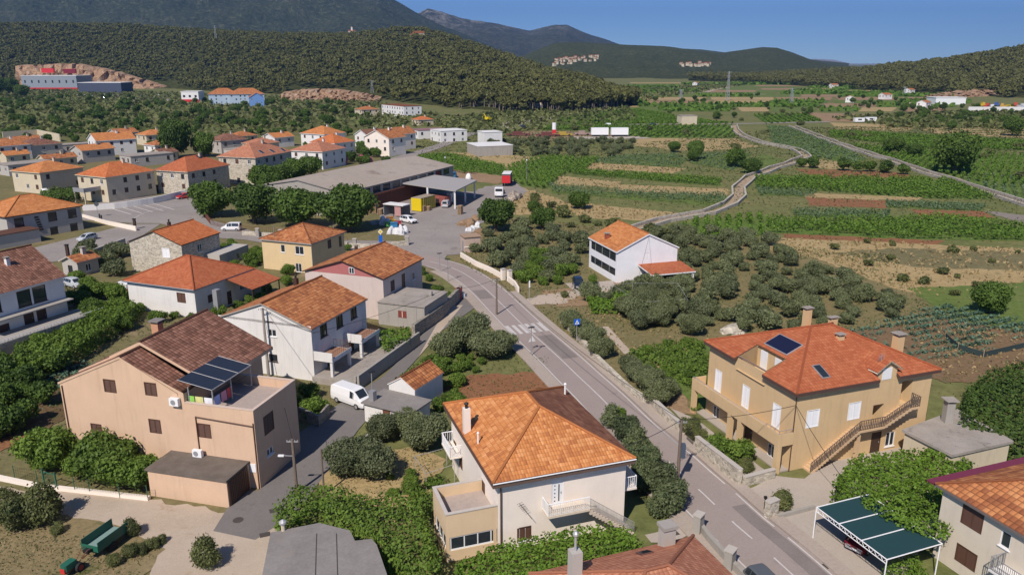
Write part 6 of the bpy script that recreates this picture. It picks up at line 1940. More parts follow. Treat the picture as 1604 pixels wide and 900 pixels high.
strewn('scrub', [[(-260, 215), (-200, 130), (0, 135), (330, 148), (560, 155), (660, 175), (760, 190), (640, 200), (300, 215)], [(640, 195), (780, 175), (980, 165), (1000, 190), (880, 200), (760, 212)], [(1300, 185), (1604, 170), (1800, 180), (1800, 205), (1400, 200)], [(860, 165), (1000, 140), (1160, 128), (1170, 133), (1000, 160)]],
     L_SCRUB, 2.0, .75, 3.2, 'rough green scrub covering the land behind the village', 'scrub', 21, False)

def leafmass(name, px, z0, z1, leaf, leafm, label, cat, dens=26, bump=.5, seed=1, world=None, over=None, kind=None):
    """a dense body of leaves: bumpy top and ragged sides"""
    r = np.random.default_rng(seed)
    pts = world or [P(*q, z1 * .8).to_2d() for q in px]
    n = len(pts)
    a = abs(sum(pts[i].x * pts[(i + 1) % n].y - pts[(i + 1) % n].x * pts[i].y for i in range(n))) / 2
    k = int(a * dens * 2.5)
    X = r.uniform(min(p.x for p in pts) - .3, max(p.x for p in pts) + .3, k); Y = r.uniform(min(p.y for p in pts) - .3, max(p.y for p in pts) + .3, k)
    ok = npin(X + r.normal(0, .22, k), Y + r.normal(0, .22, k), pts)
    X, Y = X[ok], Y[ok]; k = len(X)
    hz = z1 + bump * vnoise(X, Y, seed, 2.6) * .8
    Z = hz - np.abs(r.normal(0, .28, k))
    pos = [np.stack([X, Y, Z], -1)]
    e = 0.25
    gx_ = vnoise(X + e, Y, seed, 2.6) - vnoise(X - e, Y, seed, 2.6); gy_ = vnoise(X, Y + e, seed, 2.6) - vnoise(X, Y - e, seed, 2.6)
    nr = [np.stack([-gx_ * bump * 1.2, -gy_ * bump * 1.2, np.ones(k)], -1) + r.normal(size=(k, 3)) * .5]
    for i in range(n):
        p, q = pts[i], pts[(i + 1) % n]
        L_ = (q - p).length; m_ = int(L_ * (z1 - z0 + .4) * dens * .8)
        if m_ < 1: continue
        t = r.uniform(0, 1, m_)
        x, y = p.x + (q.x - p.x) * t, p.y + (q.y - p.y) * t
        ou = np.array([(q - p).y, -(q - p).x]); ou = ou / (np.linalg.norm(ou) + 1e-9)
        sgn = 1
        cxy = sum(p_.x for p_ in pts) / n, sum(p_.y for p_ in pts) / n
        if (p.x - cxy[0]) * ou[0] + (p.y - cxy[1]) * ou[1] < 0: ou = -ou
        z = r.uniform(z0, z1 + .1, m_)
        w_ = .3 * vnoise(x * 1.0, z * 2.0 + y, seed + 5, 1.6) + r.normal(0, .14, m_)
        pos.append(np.stack([x + ou[0] * w_, y + ou[1] * w_, z], -1))
        nr.append(np.stack([np.full(m_, ou[0]), np.full(m_, ou[1]), np.full(m_, .4)], -1) + r.normal(size=(m_, 3)) * .5)
    pos = np.concatenate(pos); nr = np.concatenate(nr)
    t = np.clip(.45 + .3 * vnoise(pos[:, 0], pos[:, 1], seed + 2, 1.8) + r.uniform(-.3, .3, len(pos)), 0, 1)
    V = quads(pos, nr, leaf, r, 1.25)
    o = np_obj(name, V, np.arange(len(V)).reshape(-1, 4), leafm, t)
    return tag(o, label, cat, kind=kind)
# vine arbour before the cream house
leafmass('vine_arbour', [(716, 890), (770, 862), (850, 845), (905, 832), (975, 830), (1000, 850), (930, 872), (850, 900), (720, 910)], .6, 2.0, .2, L_VINE, 'dense green vine arbour in front of the cream house', 'vine arbour', 60, .35, 31)
leafmass('hedge', [(436, 800), (465, 768), (540, 772), (580, 790), (600, 780), (655, 785), (668, 830), (690, 890), (640, 900), (590, 845), (550, 815), (500, 800), (440, 830)], .2, 2.6, .2, L_LIME, 'broad mass of vines and ivy hedge between lane and terrace annex', 'hedge', 60, .6, 32)
leafmass('climbing_vine', [(1310, 760), (1340, 722), (1480, 708), (1520, 730), (1500, 760), (1430, 790), (1330, 790)], .3, 2.5, .22, L_VINE, 'wide arbour of climbing vine between the ochre house and the car shelter', 'vine arbour', 50, .45, 33)
leafmass('climbing_vine', [(1350, 785), (1440, 760), (1485, 800), (1480, 850), (1420, 830), (1385, 812)], 2.8, 3.45, .2, L_VINE, 'vine growing over the green roof of the car shelter', 'vine', 40, .3, 34)
leafmass('hedge', [(1508, 672), (1512, 620), (1550, 590), (1620, 570), (1700, 600), (1690, 700), (1600, 690)], .2, 3.4, .26, L_BROAD, 'dense dark green thicket right of the ochre house and its concrete outbuilding', 'thicket', 40, .9, 43)
leafmass('hedge', [(1385, 890), (1430, 868), (1450, 900), (1400, 920)], .2, 1.6, .15, L_VINE, 'small hedge below the car shelter at the bottom edge', 'hedge', 70, .4, 36)
leafmass('hedge', [(24, 545), (100, 520), (190, 470), (215, 480), (120, 545), (40, 580)], .2, 2.4, .28, L_LIME, 'long dark green hedge below the terrace of the brown roofed house', 'hedge', 36, .6, 35)
leafmass('climbing_vine', [(596, 522), (640, 517), (640, 530), (605, 540)], .9, 2.3, .22, L_VINE, 'grape vine on the arbour between the pink gabled house and the lane', 'vine', 40, .4, 37)
leafmass('ivy', [(612, 604), (660, 568), (682, 556), (690, 575), (640, 610)], .1, 1.5, .2, L_LIME, 'green ivy bank between the lane and the tiled shed', 'ivy', 46, .4, 38)
leafmass('climbing_vine', [(920, 462), (1000, 458), (1040, 470), (1000, 482), (930, 482)], .2, 1.3, .3, L_VINE, 'vine trellis in front of the white villa', 'vine', 22, .4, 39)
leafmass('climbing_vine', [(64, 301), (112, 296), (120, 306), (80, 312)], .8, 2.6, .4, L_LIME, 'leafy arbour over the cars at the orange roofed stone coloured house', 'vine', 14, .5, 40)
leafmass('hedge', [(985, 548), (1090, 530), (1110, 575), (1080, 600), (1030, 565)], .1, .8, .25, L_LIME, 'low green garden bed left of the ochre house', 'garden bed', 24, .5, 41)
leafmass('hedge', [(640, 770), (690, 740), (700, 780), (690, 800), (650, 790)], .1, 1.0, .2, L_LIME, 'garden bushes against the terrace annex', 'hedge', 40, .5, 42)

# ------------------------------------------------------------------ pine woods
def hill_at(Vg, r, n):
    nr, nc = Vg.shape[0] - 8, Vg.shape[1]
    i = r.uniform(0, nr - 1.001, n); j = r.uniform(0, nc - 1.001, n)
    i0, j0 = i.astype(int), j.astype(int); fi, fj = (i - i0)[:, None], (j - j0)[:, None]
    p = Vg[i0, j0] * (1 - fi) * (1 - fj) + Vg[i0 + 1, j0] * fi * (1 - fj) + Vg[i0, j0 + 1] * (1 - fi) * fj + Vg[i0 + 1, j0 + 1] * fi * fj
    return p, i / nr, j
def forest(Vg, n, seed, tmin=0.0, scar=None):
    r = np.random.default_rng(seed)
    p, t, j = hill_at(Vg, r, n)
    keep = t > tmin + .03 * np.sin(j * .5)
    if scar is not None:
        px = 802 + p[:, 0] / p[:, 1] * KF
        for a, b, tm in scar: keep &= ~((px > a) & (px < b) & (t < tm))
    keep &= vnoise(p[:, 0], p[:, 1], seed + 40, 210) + r.normal(0, .25, len(p)) > -.62
    return p[keep]
FP = np.concatenate([forest(PINE_L, 19000, 1, .01, [(25, 270, .13), (445, 590, .09)]), forest(PINE_R, 8500, 2, .02)])
FPX_ = 802 + FP[:, 0] / FP[:, 1] * KF
vis = (FPX_ > -300) & (FPX_ < 1850)
FP = FP[vis]
order = np.argsort(np.linalg.norm(FP - np.array([0, 0, HC]), axis=1))
inview = [k for k in order if -10 < 802 + FP[k, 0] / FP[k, 1] * KF < 1614]
near = inview[:300]
rr = random.Random(3)
for k in near:
    s = rr.uniform(.8, 1.25)
    lab = 'pine tree at the foot of the left hand pine wood' if FP[k, 0] < 200 else 'pine tree at the foot of the right hand pine wood'
    plant(PINES[rr.randrange(5)], tuple(FP[k] - np.array([0, 0, .5])), rr.uniform(0, 6.28), s, lab, 'pine tree', 'front pines of the left wood' if FP[k, 0] < 200 else 'front pines of the right wood')
rest = np.setdiff1d(order, near)
def wood(name, pts, leafm, label, seed, q=90, leaf=1.9):
    r = np.random.default_rng(seed)
    prot = []
    for k in range(6):
        V, F, t = crown(900 + k + seed, q, 3.6, 2.8, 8.0, leaf, 7, .45, up=.7, el=1.2)
        prot.append((V, t))
    tv = np.array([[-.25, 0, 0], [.25, 0, 0], [.15, 0, 7.5], [-.15, 0, 7.5]])
    Vs, Ts = [], []
    for k, p in enumerate(pts):
        V, t = prot[r.integers(6)]
        a = r.uniform(0, 6.28); s = r.uniform(.55, 1.3)
        c, s_ = math.cos(a) * s, math.sin(a) * s
        W_ = np.stack([V[:, 0] * c - V[:, 1] * s_, V[:, 0] * s_ + V[:, 1] * c, V[:, 2] * s], -1) + p
        Vs.append(W_); Ts.append(np.clip(t * .6 + r.uniform(.05, .33), 0, 1))
    V = np.concatenate(Vs)
    return tag(np_obj(name, V, np.arange(len(V)).reshape(-1, 4), leafm, np.concatenate(Ts)), label, 'wood', kind='stuff')
wood('pine_wood', FP[rest], L_PINE, 'dense pine wood covering the hills on both sides of the valley', 5)
W3 = lambda h, q: Matrix.Translation((h.c.x, h.c.y, 0)) @ Matrix.Rotation(h.a, 4, 'Z') @ q
# ================================================================== vehicles
def lerp(a, b, t): return a + (b - a) * t
def carbody(st, glass_from, glass_to, paint, name, label, cat, loc, rz, group=None, wheel=.32, tr=.78, xw=(-1.35, 1.35), plate=True, side=None, dark=False, rim=None):
    """st: stations (x, z_low, z_belt, z_top, w_belt, w_top), rear to front"""
    root = thing(name, label, cat, loc, rz, group)
    def ring(s, k=0):
        x, z0, zb, zt, wb, wt = s
        return [(x, -wb * .94, z0), (x, -wb, lerp(z0, zb, .45)), (x, -wb * .985, zb), (x, -wt, zt - .05), (x, -wt * .82, zt), (x, wt * .82, zt), (x, wt, zt - .05), (x, wb * .985, zb), (x, wb, lerp(z0, zb, .45)), (x, wb * .94, z0)]
    m = MB()
    R_ = [ring(s) for s in st]
    for i in range(len(R_) - 1):
        n = len(R_[0])
        for k in range(n - 1):
            m.face([R_[i][k], R_[i][k + 1], R_[i + 1][k + 1], R_[i + 1][k]][::-1])
        m.face([R_[i][n - 1], R_[i][0], R_[i + 1][0], R_[i + 1][n - 1]][::-1])
    m.face(R_[0]); m.face(R_[-1][::-1])
    bd = m.build('body', paint, root, smooth=False)
    g = MB()
    def off(p, q=.012):
        return (p[0], p[1] * 1.012, p[2] + .004)
    for i in range(len(st) - 1):
        if not (glass_from <= st[i][0] and st[i + 1][0] <= glass_to): continue
        a, b = R_[i], R_[i + 1]
        if st[i][3] - st[i][2] > .25 or st[i + 1][3] - st[i + 1][2] > .25:
            for s0, s1 in ((2, 3), (7, 6)):
                e = .06
                p = [Vector(a[s0]), Vector(b[s0]), Vector(b[s1]), Vector(a[s1])]
                c = sum(p, Vector()) / 4
                p = [x.lerp(c, .08) for x in p]
                o_ = Vector((0, -.014 if s0 == 2 else .014, .004))
                p = [x + o_ for x in p]
                g.face(p if s0 == 2 else p[::-1])
    for i in range(len(st) - 1):          # windscreen and rear window: steep steps of the top line
        a, b = st[i], st[i + 1]
        dz = b[3] - a[3]
        if abs(dz) > .22 and abs(dz) / max(.02, abs(b[0] - a[0])) > .3:
            p = [Vector(R_[i][4]), Vector(R_[i + 1][4]), Vector(R_[i + 1][5]), Vector(R_[i][5])]
            c = sum(p, Vector()) / 4
            nrm = (p[1] - p[0]).cross(p[3] - p[0]).normalized()
            if nrm.x * (1 if dz < 0 else -1) < 0: nrm = -nrm
            p = [x.lerp(c, .07) + nrm * .014 for x in p]
            g.face(p)
    if g.f: g.build('windows', GLASS, root)
    for x in xw:
        for s in (-1, 1):
            w_ = MB()
            w_.tube([(x, s * (tr - .1), wheel), (x, s * (tr + .09), wheel)], wheel, 14)
            wo_ = w_.build('wheel', RUBBER, root)
            w_ = MB(); w_.tube([(x, s * (tr + .088), wheel), (x, s * (tr + .1), wheel)], wheel * .62, 10)
            w_.build('rim', rim or GREYM, wo_)
    f = st[-1]; r_ = st[0]
    for s in (-1, 1):
        q = MB(); zz = lerp(f[1], f[2], .72)
        q.box(f[0] - .12, s * f[4] * .62 - .2, zz - .07, f[0] + .012, s * f[4] * .62 + .2, zz + .08)
        q.build('headlight', GALV, root)
        q = MB(); zz = lerp(r_[1], r_[2], .8)
        q.box(r_[0] - .012, s * r_[4] * .8 - .1, zz - .14, r_[0] + .06, s * r_[4] * .8 + .1, zz + .14)
        q.build('tail_light', REDP, root)
    q = MB(); q.box(f[0] - .02, -f[4] * .85, f[1], f[0] + .05, f[4] * .85, f[1] + .2); q.build('bumper', BLACK if dark else GREYM, root)
    if plate:
        q = MB(); q.box(f[0] + .05, -.25, f[1] + .06, f[0] + .06, .25, f[1] + .17); q.build('number_plate', WHITE, root)
    return root
HATCH = [(-2.05, .35, .85, .9, .78, .7), (-2.0, .28, .92, 1.0, .84, .74), (-1.75, .25, .93, 1.40, .86, .62), (-1.2, .25, .93, 1.48, .87, .62), (-.1, .25, .92, 1.50, .87, .62), (.45, .25, .91, 1.42, .87, .63), (1.15, .25, .90, .95, .86, .72), (1.8, .28, .80, .84, .83, .7), (2.02, .33, .66, .7, .75, .62)]
SUV = [(-2.2, .42, 1.0, 1.05, .82, .72), (-2.15, .36, 1.05, 1.15, .88, .76), (-1.9, .33, 1.05, 1.58, .9, .66), (-1.2, .33, 1.05, 1.68, .9, .66), (0, .33, 1.03, 1.69, .9, .66), (.5, .33, 1.02, 1.6, .9, .66), (1.2, .33, 1.0, 1.06, .89, .74), (1.95, .36, .92, .97, .86, .7), (2.2, .42, .75, .8, .78, .64)]
VAN = [(-2.55, .42, 1.1, 1.15, .90, .84), (-2.5, .36, 1.15, 1.88, .95, .82), (-2.3, .34, 1.15, 1.98, .96, .82), (-.4, .34, 1.15, 2.0, .96, .82), (.55, .34, 1.12, 2.0, .96, .82), (1.05, .34, 1.1, 1.9, .95, .80), (1.8, .34, 1.08, 1.18, .93, .76), (2.35, .36, .95, 1.02, .9, .72), (2.55, .42, .8, .86, .82, .66)]
SMALLVAN = [(-2.1, .40, 1.0, 1.05, .82, .76), (-2.06, .33, 1.05, 1.72, .86, .74), (-1.9, .3, 1.05, 1.80, .86, .74), (-.3, .3, 1.05, 1.82, .86, .74), (.35, .3, 1.0, 1.8, .86, .72), (.75, .3, .98, 1.65, .86, .7), (1.35, .3, .96, 1.04, .85, .7), (1.95, .33, .82, .88, .82, .66), (2.1, .4, .7, .75, .75, .6)]
def paint(n, c, r=.25): return plain('car_' + n, c, r, .6, var=.03)
CW, CS, CN, CR, CG = paint('white', (.80, .80, .80)), paint('silver', (.50, .53, .55)), paint('navy', (.012, .02, .04)), paint('red', (.18, .01, .018)), paint('grey', (.10, .11, .12))
def heading(a, b):
    a, b = P(*a), P(*b)
    return math.atan2((b - a).y, (b - a).x)
def car(st, gf, gt, pt, name, label, cat, px, py, head, **k):
    p = P(px, py)
    return carbody(st, gf, gt, pt, name, label, cat, (p.x, p.y, .05), head, **k)
car(VAN, .5, 1.9, CW, 'white_van', 'white panel van parked across the lane by the terrace wall', 'van', 553, 632, heading((525, 620), (580, 640)), wheel=.34, tr=.86, xw=(-1.6, 1.5), dark=True)
car(HATCH, -1.8, 1.2, CS, 'parked_car', 'silver car parked in front of the big grey house', 'car', 137, 377, heading((155, 372), (120, 381)))
car(SMALLVAN, -1.9, .8, CW, 'white_van', 'white small van with side windows parked by the fence of the round trees', 'van', 363, 361, heading((385, 361), (343, 361)))
car(SMALLVAN, .3, .8, CW, 'white_van', 'white delivery van half hidden behind the low white house', 'van', 196, 457, heading((212, 462), (180, 452)))
car(HATCH, -1.8, 1.2, CS, 'parked_car', 'pale blue silver car behind the brown roofed house', 'car', 117, 449, heading((106, 446), (128, 452)))
car(SUV, -1.9, 1.2, CW, 'parked_car', 'white estate car parked across the depot yard', 'car', 640, 349, heading((626, 346), (655, 352)), wheel=.36, tr=.8, dark=True)
car(SMALLVAN, .3, .8, CS, 'white_van', 'small silver white van beside the canopy post', 'van', 699, 324, heading((695, 326), (705, 317)))
car(HATCH, -1.8, 1.2, CN, 'parked_car', 'dark blue car on the gravel drive of the white villa', 'car', 906, 449, heading((902, 440), (910, 458)))
car(HATCH, -1.8, 1.2, CR, 'parked_car', 'dark red car in the shade of the green car shelter', 'car', 1356, 852, heading((1362, 838), (1322, 868)))
car(HATCH, -1.8, 1.2, CG, 'parked_car', 'dark blue grey car under the wire frame in the olive garden', 'car', 1031, 491, heading((1012, 494), (1050, 486)))
car(SMALLVAN, .3, .8, CW, 'white_van', 'white pick-up van under the leafy arbour of a village house', 'van', 76, 306, heading((66, 304), (88, 308)))
car(HATCH, -1.8, 1.2, paint('bright_red', (.45, .015, .02)), 'parked_car', 'bright red car behind the wall of the road bend', 'car', 288, 311, heading((300, 309), (276, 313)))
car(HATCH, -1.8, 1.2, CG, 'parked_car', 'dark grey car cut by the bottom edge on the roadside', 'car', 1203, 934, heading((1160, 882), (1200, 925)))
car(HATCH, -1.8, 1.2, CN, 'parked_car', 'black car on the far gravel yard by the pine wood', 'car', 820, 200, heading((810, 200), (830, 200)))
car(SMALLVAN, .3, .8, CW, 'white_van', 'white van driving on the far road through the vineyards', 'van', 951, 198, heading((960, 198), (940, 198)))
car(HATCH, -1.8, 1.2, CN, 'parked_car', 'dark blue car on the far road right of the white van', 'car', 1022, 197, heading((1030, 197), (1012, 197)))
for k, (px, py, c_, lab) in enumerate(((655, 214, CS, 'silver'), (664, 212, CN, 'navy'), (672, 211, CG, 'dark grey'), (680, 211, CS, 'pale silver'), (690, 216, CW, 'white'), (646, 217, CR, 'red'))):
    car(HATCH, -1.8, 1.2, c_, 'parked_car', lab + ' car parked in front of the far white shop', 'car', px, py, .6, group='cars before the far shop')
# red lorry and white lorry cab in the depot
def lorry(label, px, py, head, red=True):
    p = P(px, py)
    t = thing('lorry' if red else 'lorry_cab', label, 'lorry', (p.x, p.y, .05), head)
    m = MB()
    if red:
        m.box(-4.6, -1.25, 1.15, 2.0, 1.25, 3.75); m.build('box_body', [plain('lorry_dark', (.10, .09, .10), .5)], t)
        m = MB(); m.box(-4.66, -1.26, 1.1, -4.602, 1.26, 3.3); m.build('rear_door', REDP, t)
        m = MB(); m.box(-4.7, -1.28, 3.752, 2.0, 1.28, 3.85); m.build('box_roof', PALE, t)
    m = MB(); m.box(-4.5, -.5, .7, 4, .5, 1.1); m.build('chassis', BLACK, t)
    m = MB(); m.prism([(2.2, -1.15), (4.2, -1.15), (4.3, -.8), (4.3, .8), (4.2, 1.15), (2.2, 1.15)], .6, 2.7); m.build('cab', REDP if red else WHITE, t)
    m = MB(); m.box(4.302, -.95, 1.75, 4.32, .95, 2.5); m.build('windscreen', GLASS, t)
    for x in (-3.6, -2.4, 3.2):
        for s in (-1, 1):
            m = MB(); m.tube([(x, s * .85, .48), (x, s * 1.15, .48)], .48, 12); m.build('wheel', RUBBER, t)
    for s in (-1, 1):
        m = MB(); m.box(4.302, s * .8 - .15, .85, 4.33, s * .8 + .15, 1.05); m.build('headlight', GALV, t)
lorry('red lorry with dark box body and pale roof at the end of the depot yard', 795, 289, heading((791, 298), (803, 278)))
lorry('white lorry cab facing the camera behind the depot tree', 783, 306, heading((788, 298), (781, 315)), False)
# walking tractor with trailer
p = P(168, 857)
hd = heading((122, 892), (195, 838))
t = thing('trailer', 'dark green two wheeled farm trailer with open sideboards on the grass', 'trailer', (p.x, p.y, .02), hd)
m = MB(); m.box(-1.5, -.75, .72, 1.5, .75, .8); m.build('floor', plain('floor_teal', (.20, .30, .28), .7), t)
for y in (-.78, .74): m = MB(); m.box(-1.5, y, .7, 1.5, y + .04, 1.5); m.build('sideboard', GREENP, t)
m = MB(); m.box(-1.54, -.78, .7, -1.502, .78, 1.2); m.build('tailboard', GREENP, t)
for s in (-1, 1): m = MB(); m.tube([(-.1, s * .6, .38), (-.1, s * .82, .38)], .38, 14); m.build('wheel', RUBBER, t)
m = MB(); m.tube([(-1.5, 0, .65), (-2.3, 0, .55)], .05, 6); m.build('drawbar', RUST, t)
m = MB(); m.box(-1.95, -.25, .75, -1.6, .25, 1.0); m.build('seat', BLACK, t)
p = P(120, 892)
t = thing('walking_tractor', 'small two wheeled tractor with green bonnet and red wheels coupled to the trailer', 'tractor', (p.x, p.y, .02), hd + math.pi)
m = MB(); m.prism([(.1, -.3), (1.0, -.27), (1.1, -.18), (1.1, .18), (1.0, .27), (.1, .3)], .55, 1.05); m.build('bonnet', GREENP, t)
m = MB(); m.box(-.3, -.2, .35, 1.0, .2, .55); m.build('engine', RUST, t)
m = MB(); m.box(1.1, -.2, .45, 1.16, .2, .8); m.build('grille', REDP, t)
for s in (-1, 1):
    m = MB(); m.tube([(.05, s * .32, .36), (.05, s * .55, .36)], .36, 14); wq = m.build('wheel', RUBBER, t)
    m = MB(); m.tube([(.05, s * .545, .36), (.05, s * .56, .36)], .22, 10); m.build('rim', plain('rim_red', (.30, .03, .03), .5), wq)
    m = MB(); m.tube([(-.2, s * .15, .6), (-.9, s * .28, 1.1), (-1.25, s * .3, 1.1)], .03, 6); m.build('handlebar', RUST, t)

# ================================================================== depot goods
def pbox(name, label, cat, px, py, L, W, Hh, az, mat, z0=.05, group=None, parts=None):
    p = P(px, py)
    t = thing(name, label, cat, (p.x, p.y, z0), R(az), group)
    return t
# open white cabin, yellow box body, red container
t = pbox('cabin', 'open site cabin with pale roof and poster panel in the depot yard', 'cabin', 622, 338, 0, 0, 0, 62, WHITE)
m = MB(); m.box(-1.5, -3.0, 2.75, 1.5, 3.0, 2.95); m.build('roof', PALE, t)
m = MB(); m.box(1.35, -2.9, 0, 1.42, 2.9, 2.75); m.box(-1.4, 2.8, 0, 1.35, 2.87, 2.75); m.build('wall', plain('cabin_grey', (.2, .21, .22), .6), t)
for x, y in ((-1.4, -2.9), (1.3, -2.9), (-1.4, 0)): m = MB(); m.box(x, y, 0, x + .1, y + .1, 2.749); m.build('post', BLACK, t)
m = MB(); m.box(-1.45, -2.2, .3, -1.41, -.4, 2.5); m.build('panel', plain('panel_pink', (.45, .25, .24), .7), t)
t = pbox('box_body', 'yellow lorry box body with ribbed side standing in the yard', 'container', 656, 330, 0, 0, 0, 62, WHITE)
YEL = plain('yellow_paint', (.70, .52, .01), .5)
m = MB(); m.box(-1.25, -1.6, .2, 5.2, 1.3, 3.3); m.build('body', plain('body_olive', (.25, .22, .05), .6), t)
m = MB(); m.box(-1.3, -1.62, .15, -1.252, 1.32, 3.3); m.build('end_wall', YEL, t)
m = MB(); m.box(-1.3, -1.65, 3.302, 5.25, 1.35, 3.38); m.build('roof', plain('roof_tan', (.32, .26, .19), .8), t)
for k in range(8): m = MB(); m.box(-1.1 + k * .85, -1.66, .2, -.85 + k * .85, -1.602, 3.25); m.build('rib', YEL if k < 2 else plain('rib_yellow', (.35, .28, .04), .6), t)
t = pbox('container', 'low red container with open doorway beneath the canopy edge', 'container', 685, 321, 0, 0, 0, -35, WHITE)
m = MB(); m.box(-3.6, -1.2, 0, 3.6, 1.2, 2.5); m.build('body', plain('container_red', (.30, .09, .075), .7), t)
m = MB(); m.box(.5, -1.23, .05, 1.7, -1.202, 1.9); m.build('door', BLACK, t)  # flat black panel painted as the dark inside of the open doorway
for k in range(24): pass
m = MB()
for k in range(30): m.box(-3.5 + k * .24, -1.225, .05, -3.4 + k * .24, -1.202, 2.45) if not (.3 < -3.5 + k * .24 < 1.7) else None
m.build('corrugation', plain('container_red_dark', (.25, .07, .06), .7), t)
t = pbox('fridge', 'white upright cabinet next to the red container', 'cabinet', 705, 316, 0, 0, 0, -35, WHITE)
m = MB(); m.box(-.7, -.5, 0, .7, .5, 2.4); m.build('body', WHITE, t); m = MB(); m.box(-.6, -.53, .1, .6, -.502, 2.3); m.build('door', PALE, t)
# pallets stacks
def pallet_stack(label, px, py, n, az, group='pallet stacks in the depot', w_=1.2):
    p = P(px, py)
    t = thing('pallet_stack', label, 'pallets', (p.x, p.y, .05), R(az), group)
    for k in range(n):
        m = MB()
        for i in range(5): m.box(-.6 + i * .26, -.5, k * .16 + .1, -.44 + i * .26, .5, k * .16 + .13)
        for i in range(3): m.box(-.6, -.5 + i * .42, k * .16, .6, -.38 + i * .42, k * .16 + .1)
        m.build('pallet', WOOD, t)
for px, py, n, lab in ((588, 334, 15, 'tall pallet stack by the rusty warehouse wall'), (596, 336, 9, 'half height pallet stack beside the tall one'), (580, 333, 13, 'second tall pallet stack at the warehouse corner'), (663, 331, 9, 'pallet stack in front of the yellow box body'), (671, 330, 7, 'low pallet stack right of the yellow box body'), (677, 326, 6, 'lowest pallet stack by the red container'), (721, 336, 14, 'grey pallet stack in the middle of the yard edge')):
    pallet_stack(lab, px, py, n, 60 + px % 20)
def irregular(name, label, cat, px, py, r_, h, mat, seed, sq=1, z=.03, group=None):
    rr = random.Random(seed)
    bm = bmesh.new()
    bmesh.ops.create_icosphere(bm, subdivisions=3, radius=1)
    ph = [(Vector((rr.gauss(0, 1), rr.gauss(0, 1), rr.gauss(0, 1))) * rr.uniform(1.2, 4), rr.uniform(0, 6)) for _ in range(9)]
    for v in bm.verts:
        n_ = sum(math.sin(a.dot(v.co) + b) for a, b in ph) * .07
        c = v.co * (1 + n_)
        v.co = Vector((c.x * r_, c.y * r_ * sq, max(-.05, c.z) * h))
    me = bpy.data.meshes.new(name); bm.to_mesh(me); bm.free()
    me.materials.append(mat)
    o = bpy.data.objects.new(name, me); C.objects.link(o)
    p = P(px, py); o.location = (p.x, p.y, z); o.rotation_euler = (0, 0, rr.uniform(0, 3))
    return tag(o, label, cat, group)
SACK = plain('white_sack', (.62, .62, .63), .8, var=.25)
for k, (px, py) in enumerate(((612, 366), (620, 366), (628, 367), (634, 365), (606, 353), (600, 352))):
    irregular('white_sack', 'bulging white sack piled behind the entrance wall of the depot', 'sack', px, py, 1.0, 1.3 + .2 * (k % 3), SACK, k, .8, .05, 'white sacks by the entrance')
for k, (px, py) in enumerate(((735, 362), (741, 361), (748, 358))):
    irregular('white_sack', 'white sack in the scrap heap beside the brick gatehouse', 'sack', px, py, .9, 1.4, SACK, 20 + k, .8, .05, 'white sacks by the gatehouse')
TOYS = [((614, 352), (.70, .50, .02), 'yellow'), ((617, 356), (.05, .25, .50), 'blue'), ((609, 355), (.15, .40, .10), 'green'), ((623, 354), (.45, .05, .05), 'red'), ((611, 347), (.50, .22, .04), 'orange')]
for (px, py), c_, n_ in TOYS:
    p = P(px, py)
    t = thing('plastic_bin', n_ + ' plastic bin among the goods left of the white estate car', 'bin', (p.x, p.y, .05), .4)
    m = MB(); m.prism([(-.7, -.5), (.7, -.5), (.8, .5), (-.8, .5)], 0, 1.0); m.build('body', plain('plastic_' + n_, c_, .5), t)
    m = MB(); m.box(-.85, -.6, 1.002, .85, .6, 1.1); m.build('rim', plain('plastic_rim_' + n_, tuple(x * .8 for x in c_), .5), t)
SCR = plain('scrap_brown', (.26, .17, .10), .9, var=.5, sc=1.5)
for k, (px, py, r_, h, lab) in enumerate(((728, 352, 2.0, 1.2, 'brown scrap heap at the edge of the yard'), (738, 355, 1.6, 1.5, 'tan heap of rubble behind the white sacks'), (752, 365, 1.4, 1.2, 'reddish pile of bricks beside the gatehouse'), (590, 350, 1.5, .9, 'grey rubble heap under the darkest round tree'), (745, 345, 1.5, 1.4, 'grey scrap heap next to the depot tree'))):
    irregular('scrap_heap', lab, 'heap', px, py, r_, h, SCR if k != 3 else W_BARE, 40 + k, .8, .02)
irregular('stone_heap', 'pale stone heap between the lorries and the dry slope', 'heap', 806, 311, 4.5, 1.8, stone('heap_stone', (.36, .30, .24), (.3, .26, .2), 1.6), 61, .4, .02)
irregular('blue_tarpaulin', 'blue tarpaulin over a pile behind the canopy', 'tarpaulin', 709, 278, 3.0, 1.8, plain('tarp_blue', (.03, .12, .22), .6), 62, .5, .02)
irregular('white_tank', 'rounded white tank behind the canopy', 'tank', 734, 281, 1.2, 2.2, WHITE, 63, 1, .02)
# brick gatehouse
p = P(737, 392)
t = thing('gatehouse', 'small pinkish stone gatehouse at the depot entrance', 'gatehouse', (p.x, p.y, 0), R(20))
m = MB(); m.box(-1.6, -1.5, 0, 1.6, 1.5, 3.0); m.build('wall', stucco('gate_pink', (.50, .38, .31), .3), t)
m = MB(); m.box(-1.8, -1.7, 3.0, 1.8, 1.7, 3.15); m.build('roof', plain('gate_roof', (.35, .24, .16), .9, var=.3), t)
m = MB(); m.box(-1.75, -1.6, 1.0, 1.75, -1.505, 1.2); m.build('ledge', W_CREAM, t)
m = MB(); m.box(-1.64, -.6, .05, -1.603, .4, 2.1); m.build('door', GREYM, t)

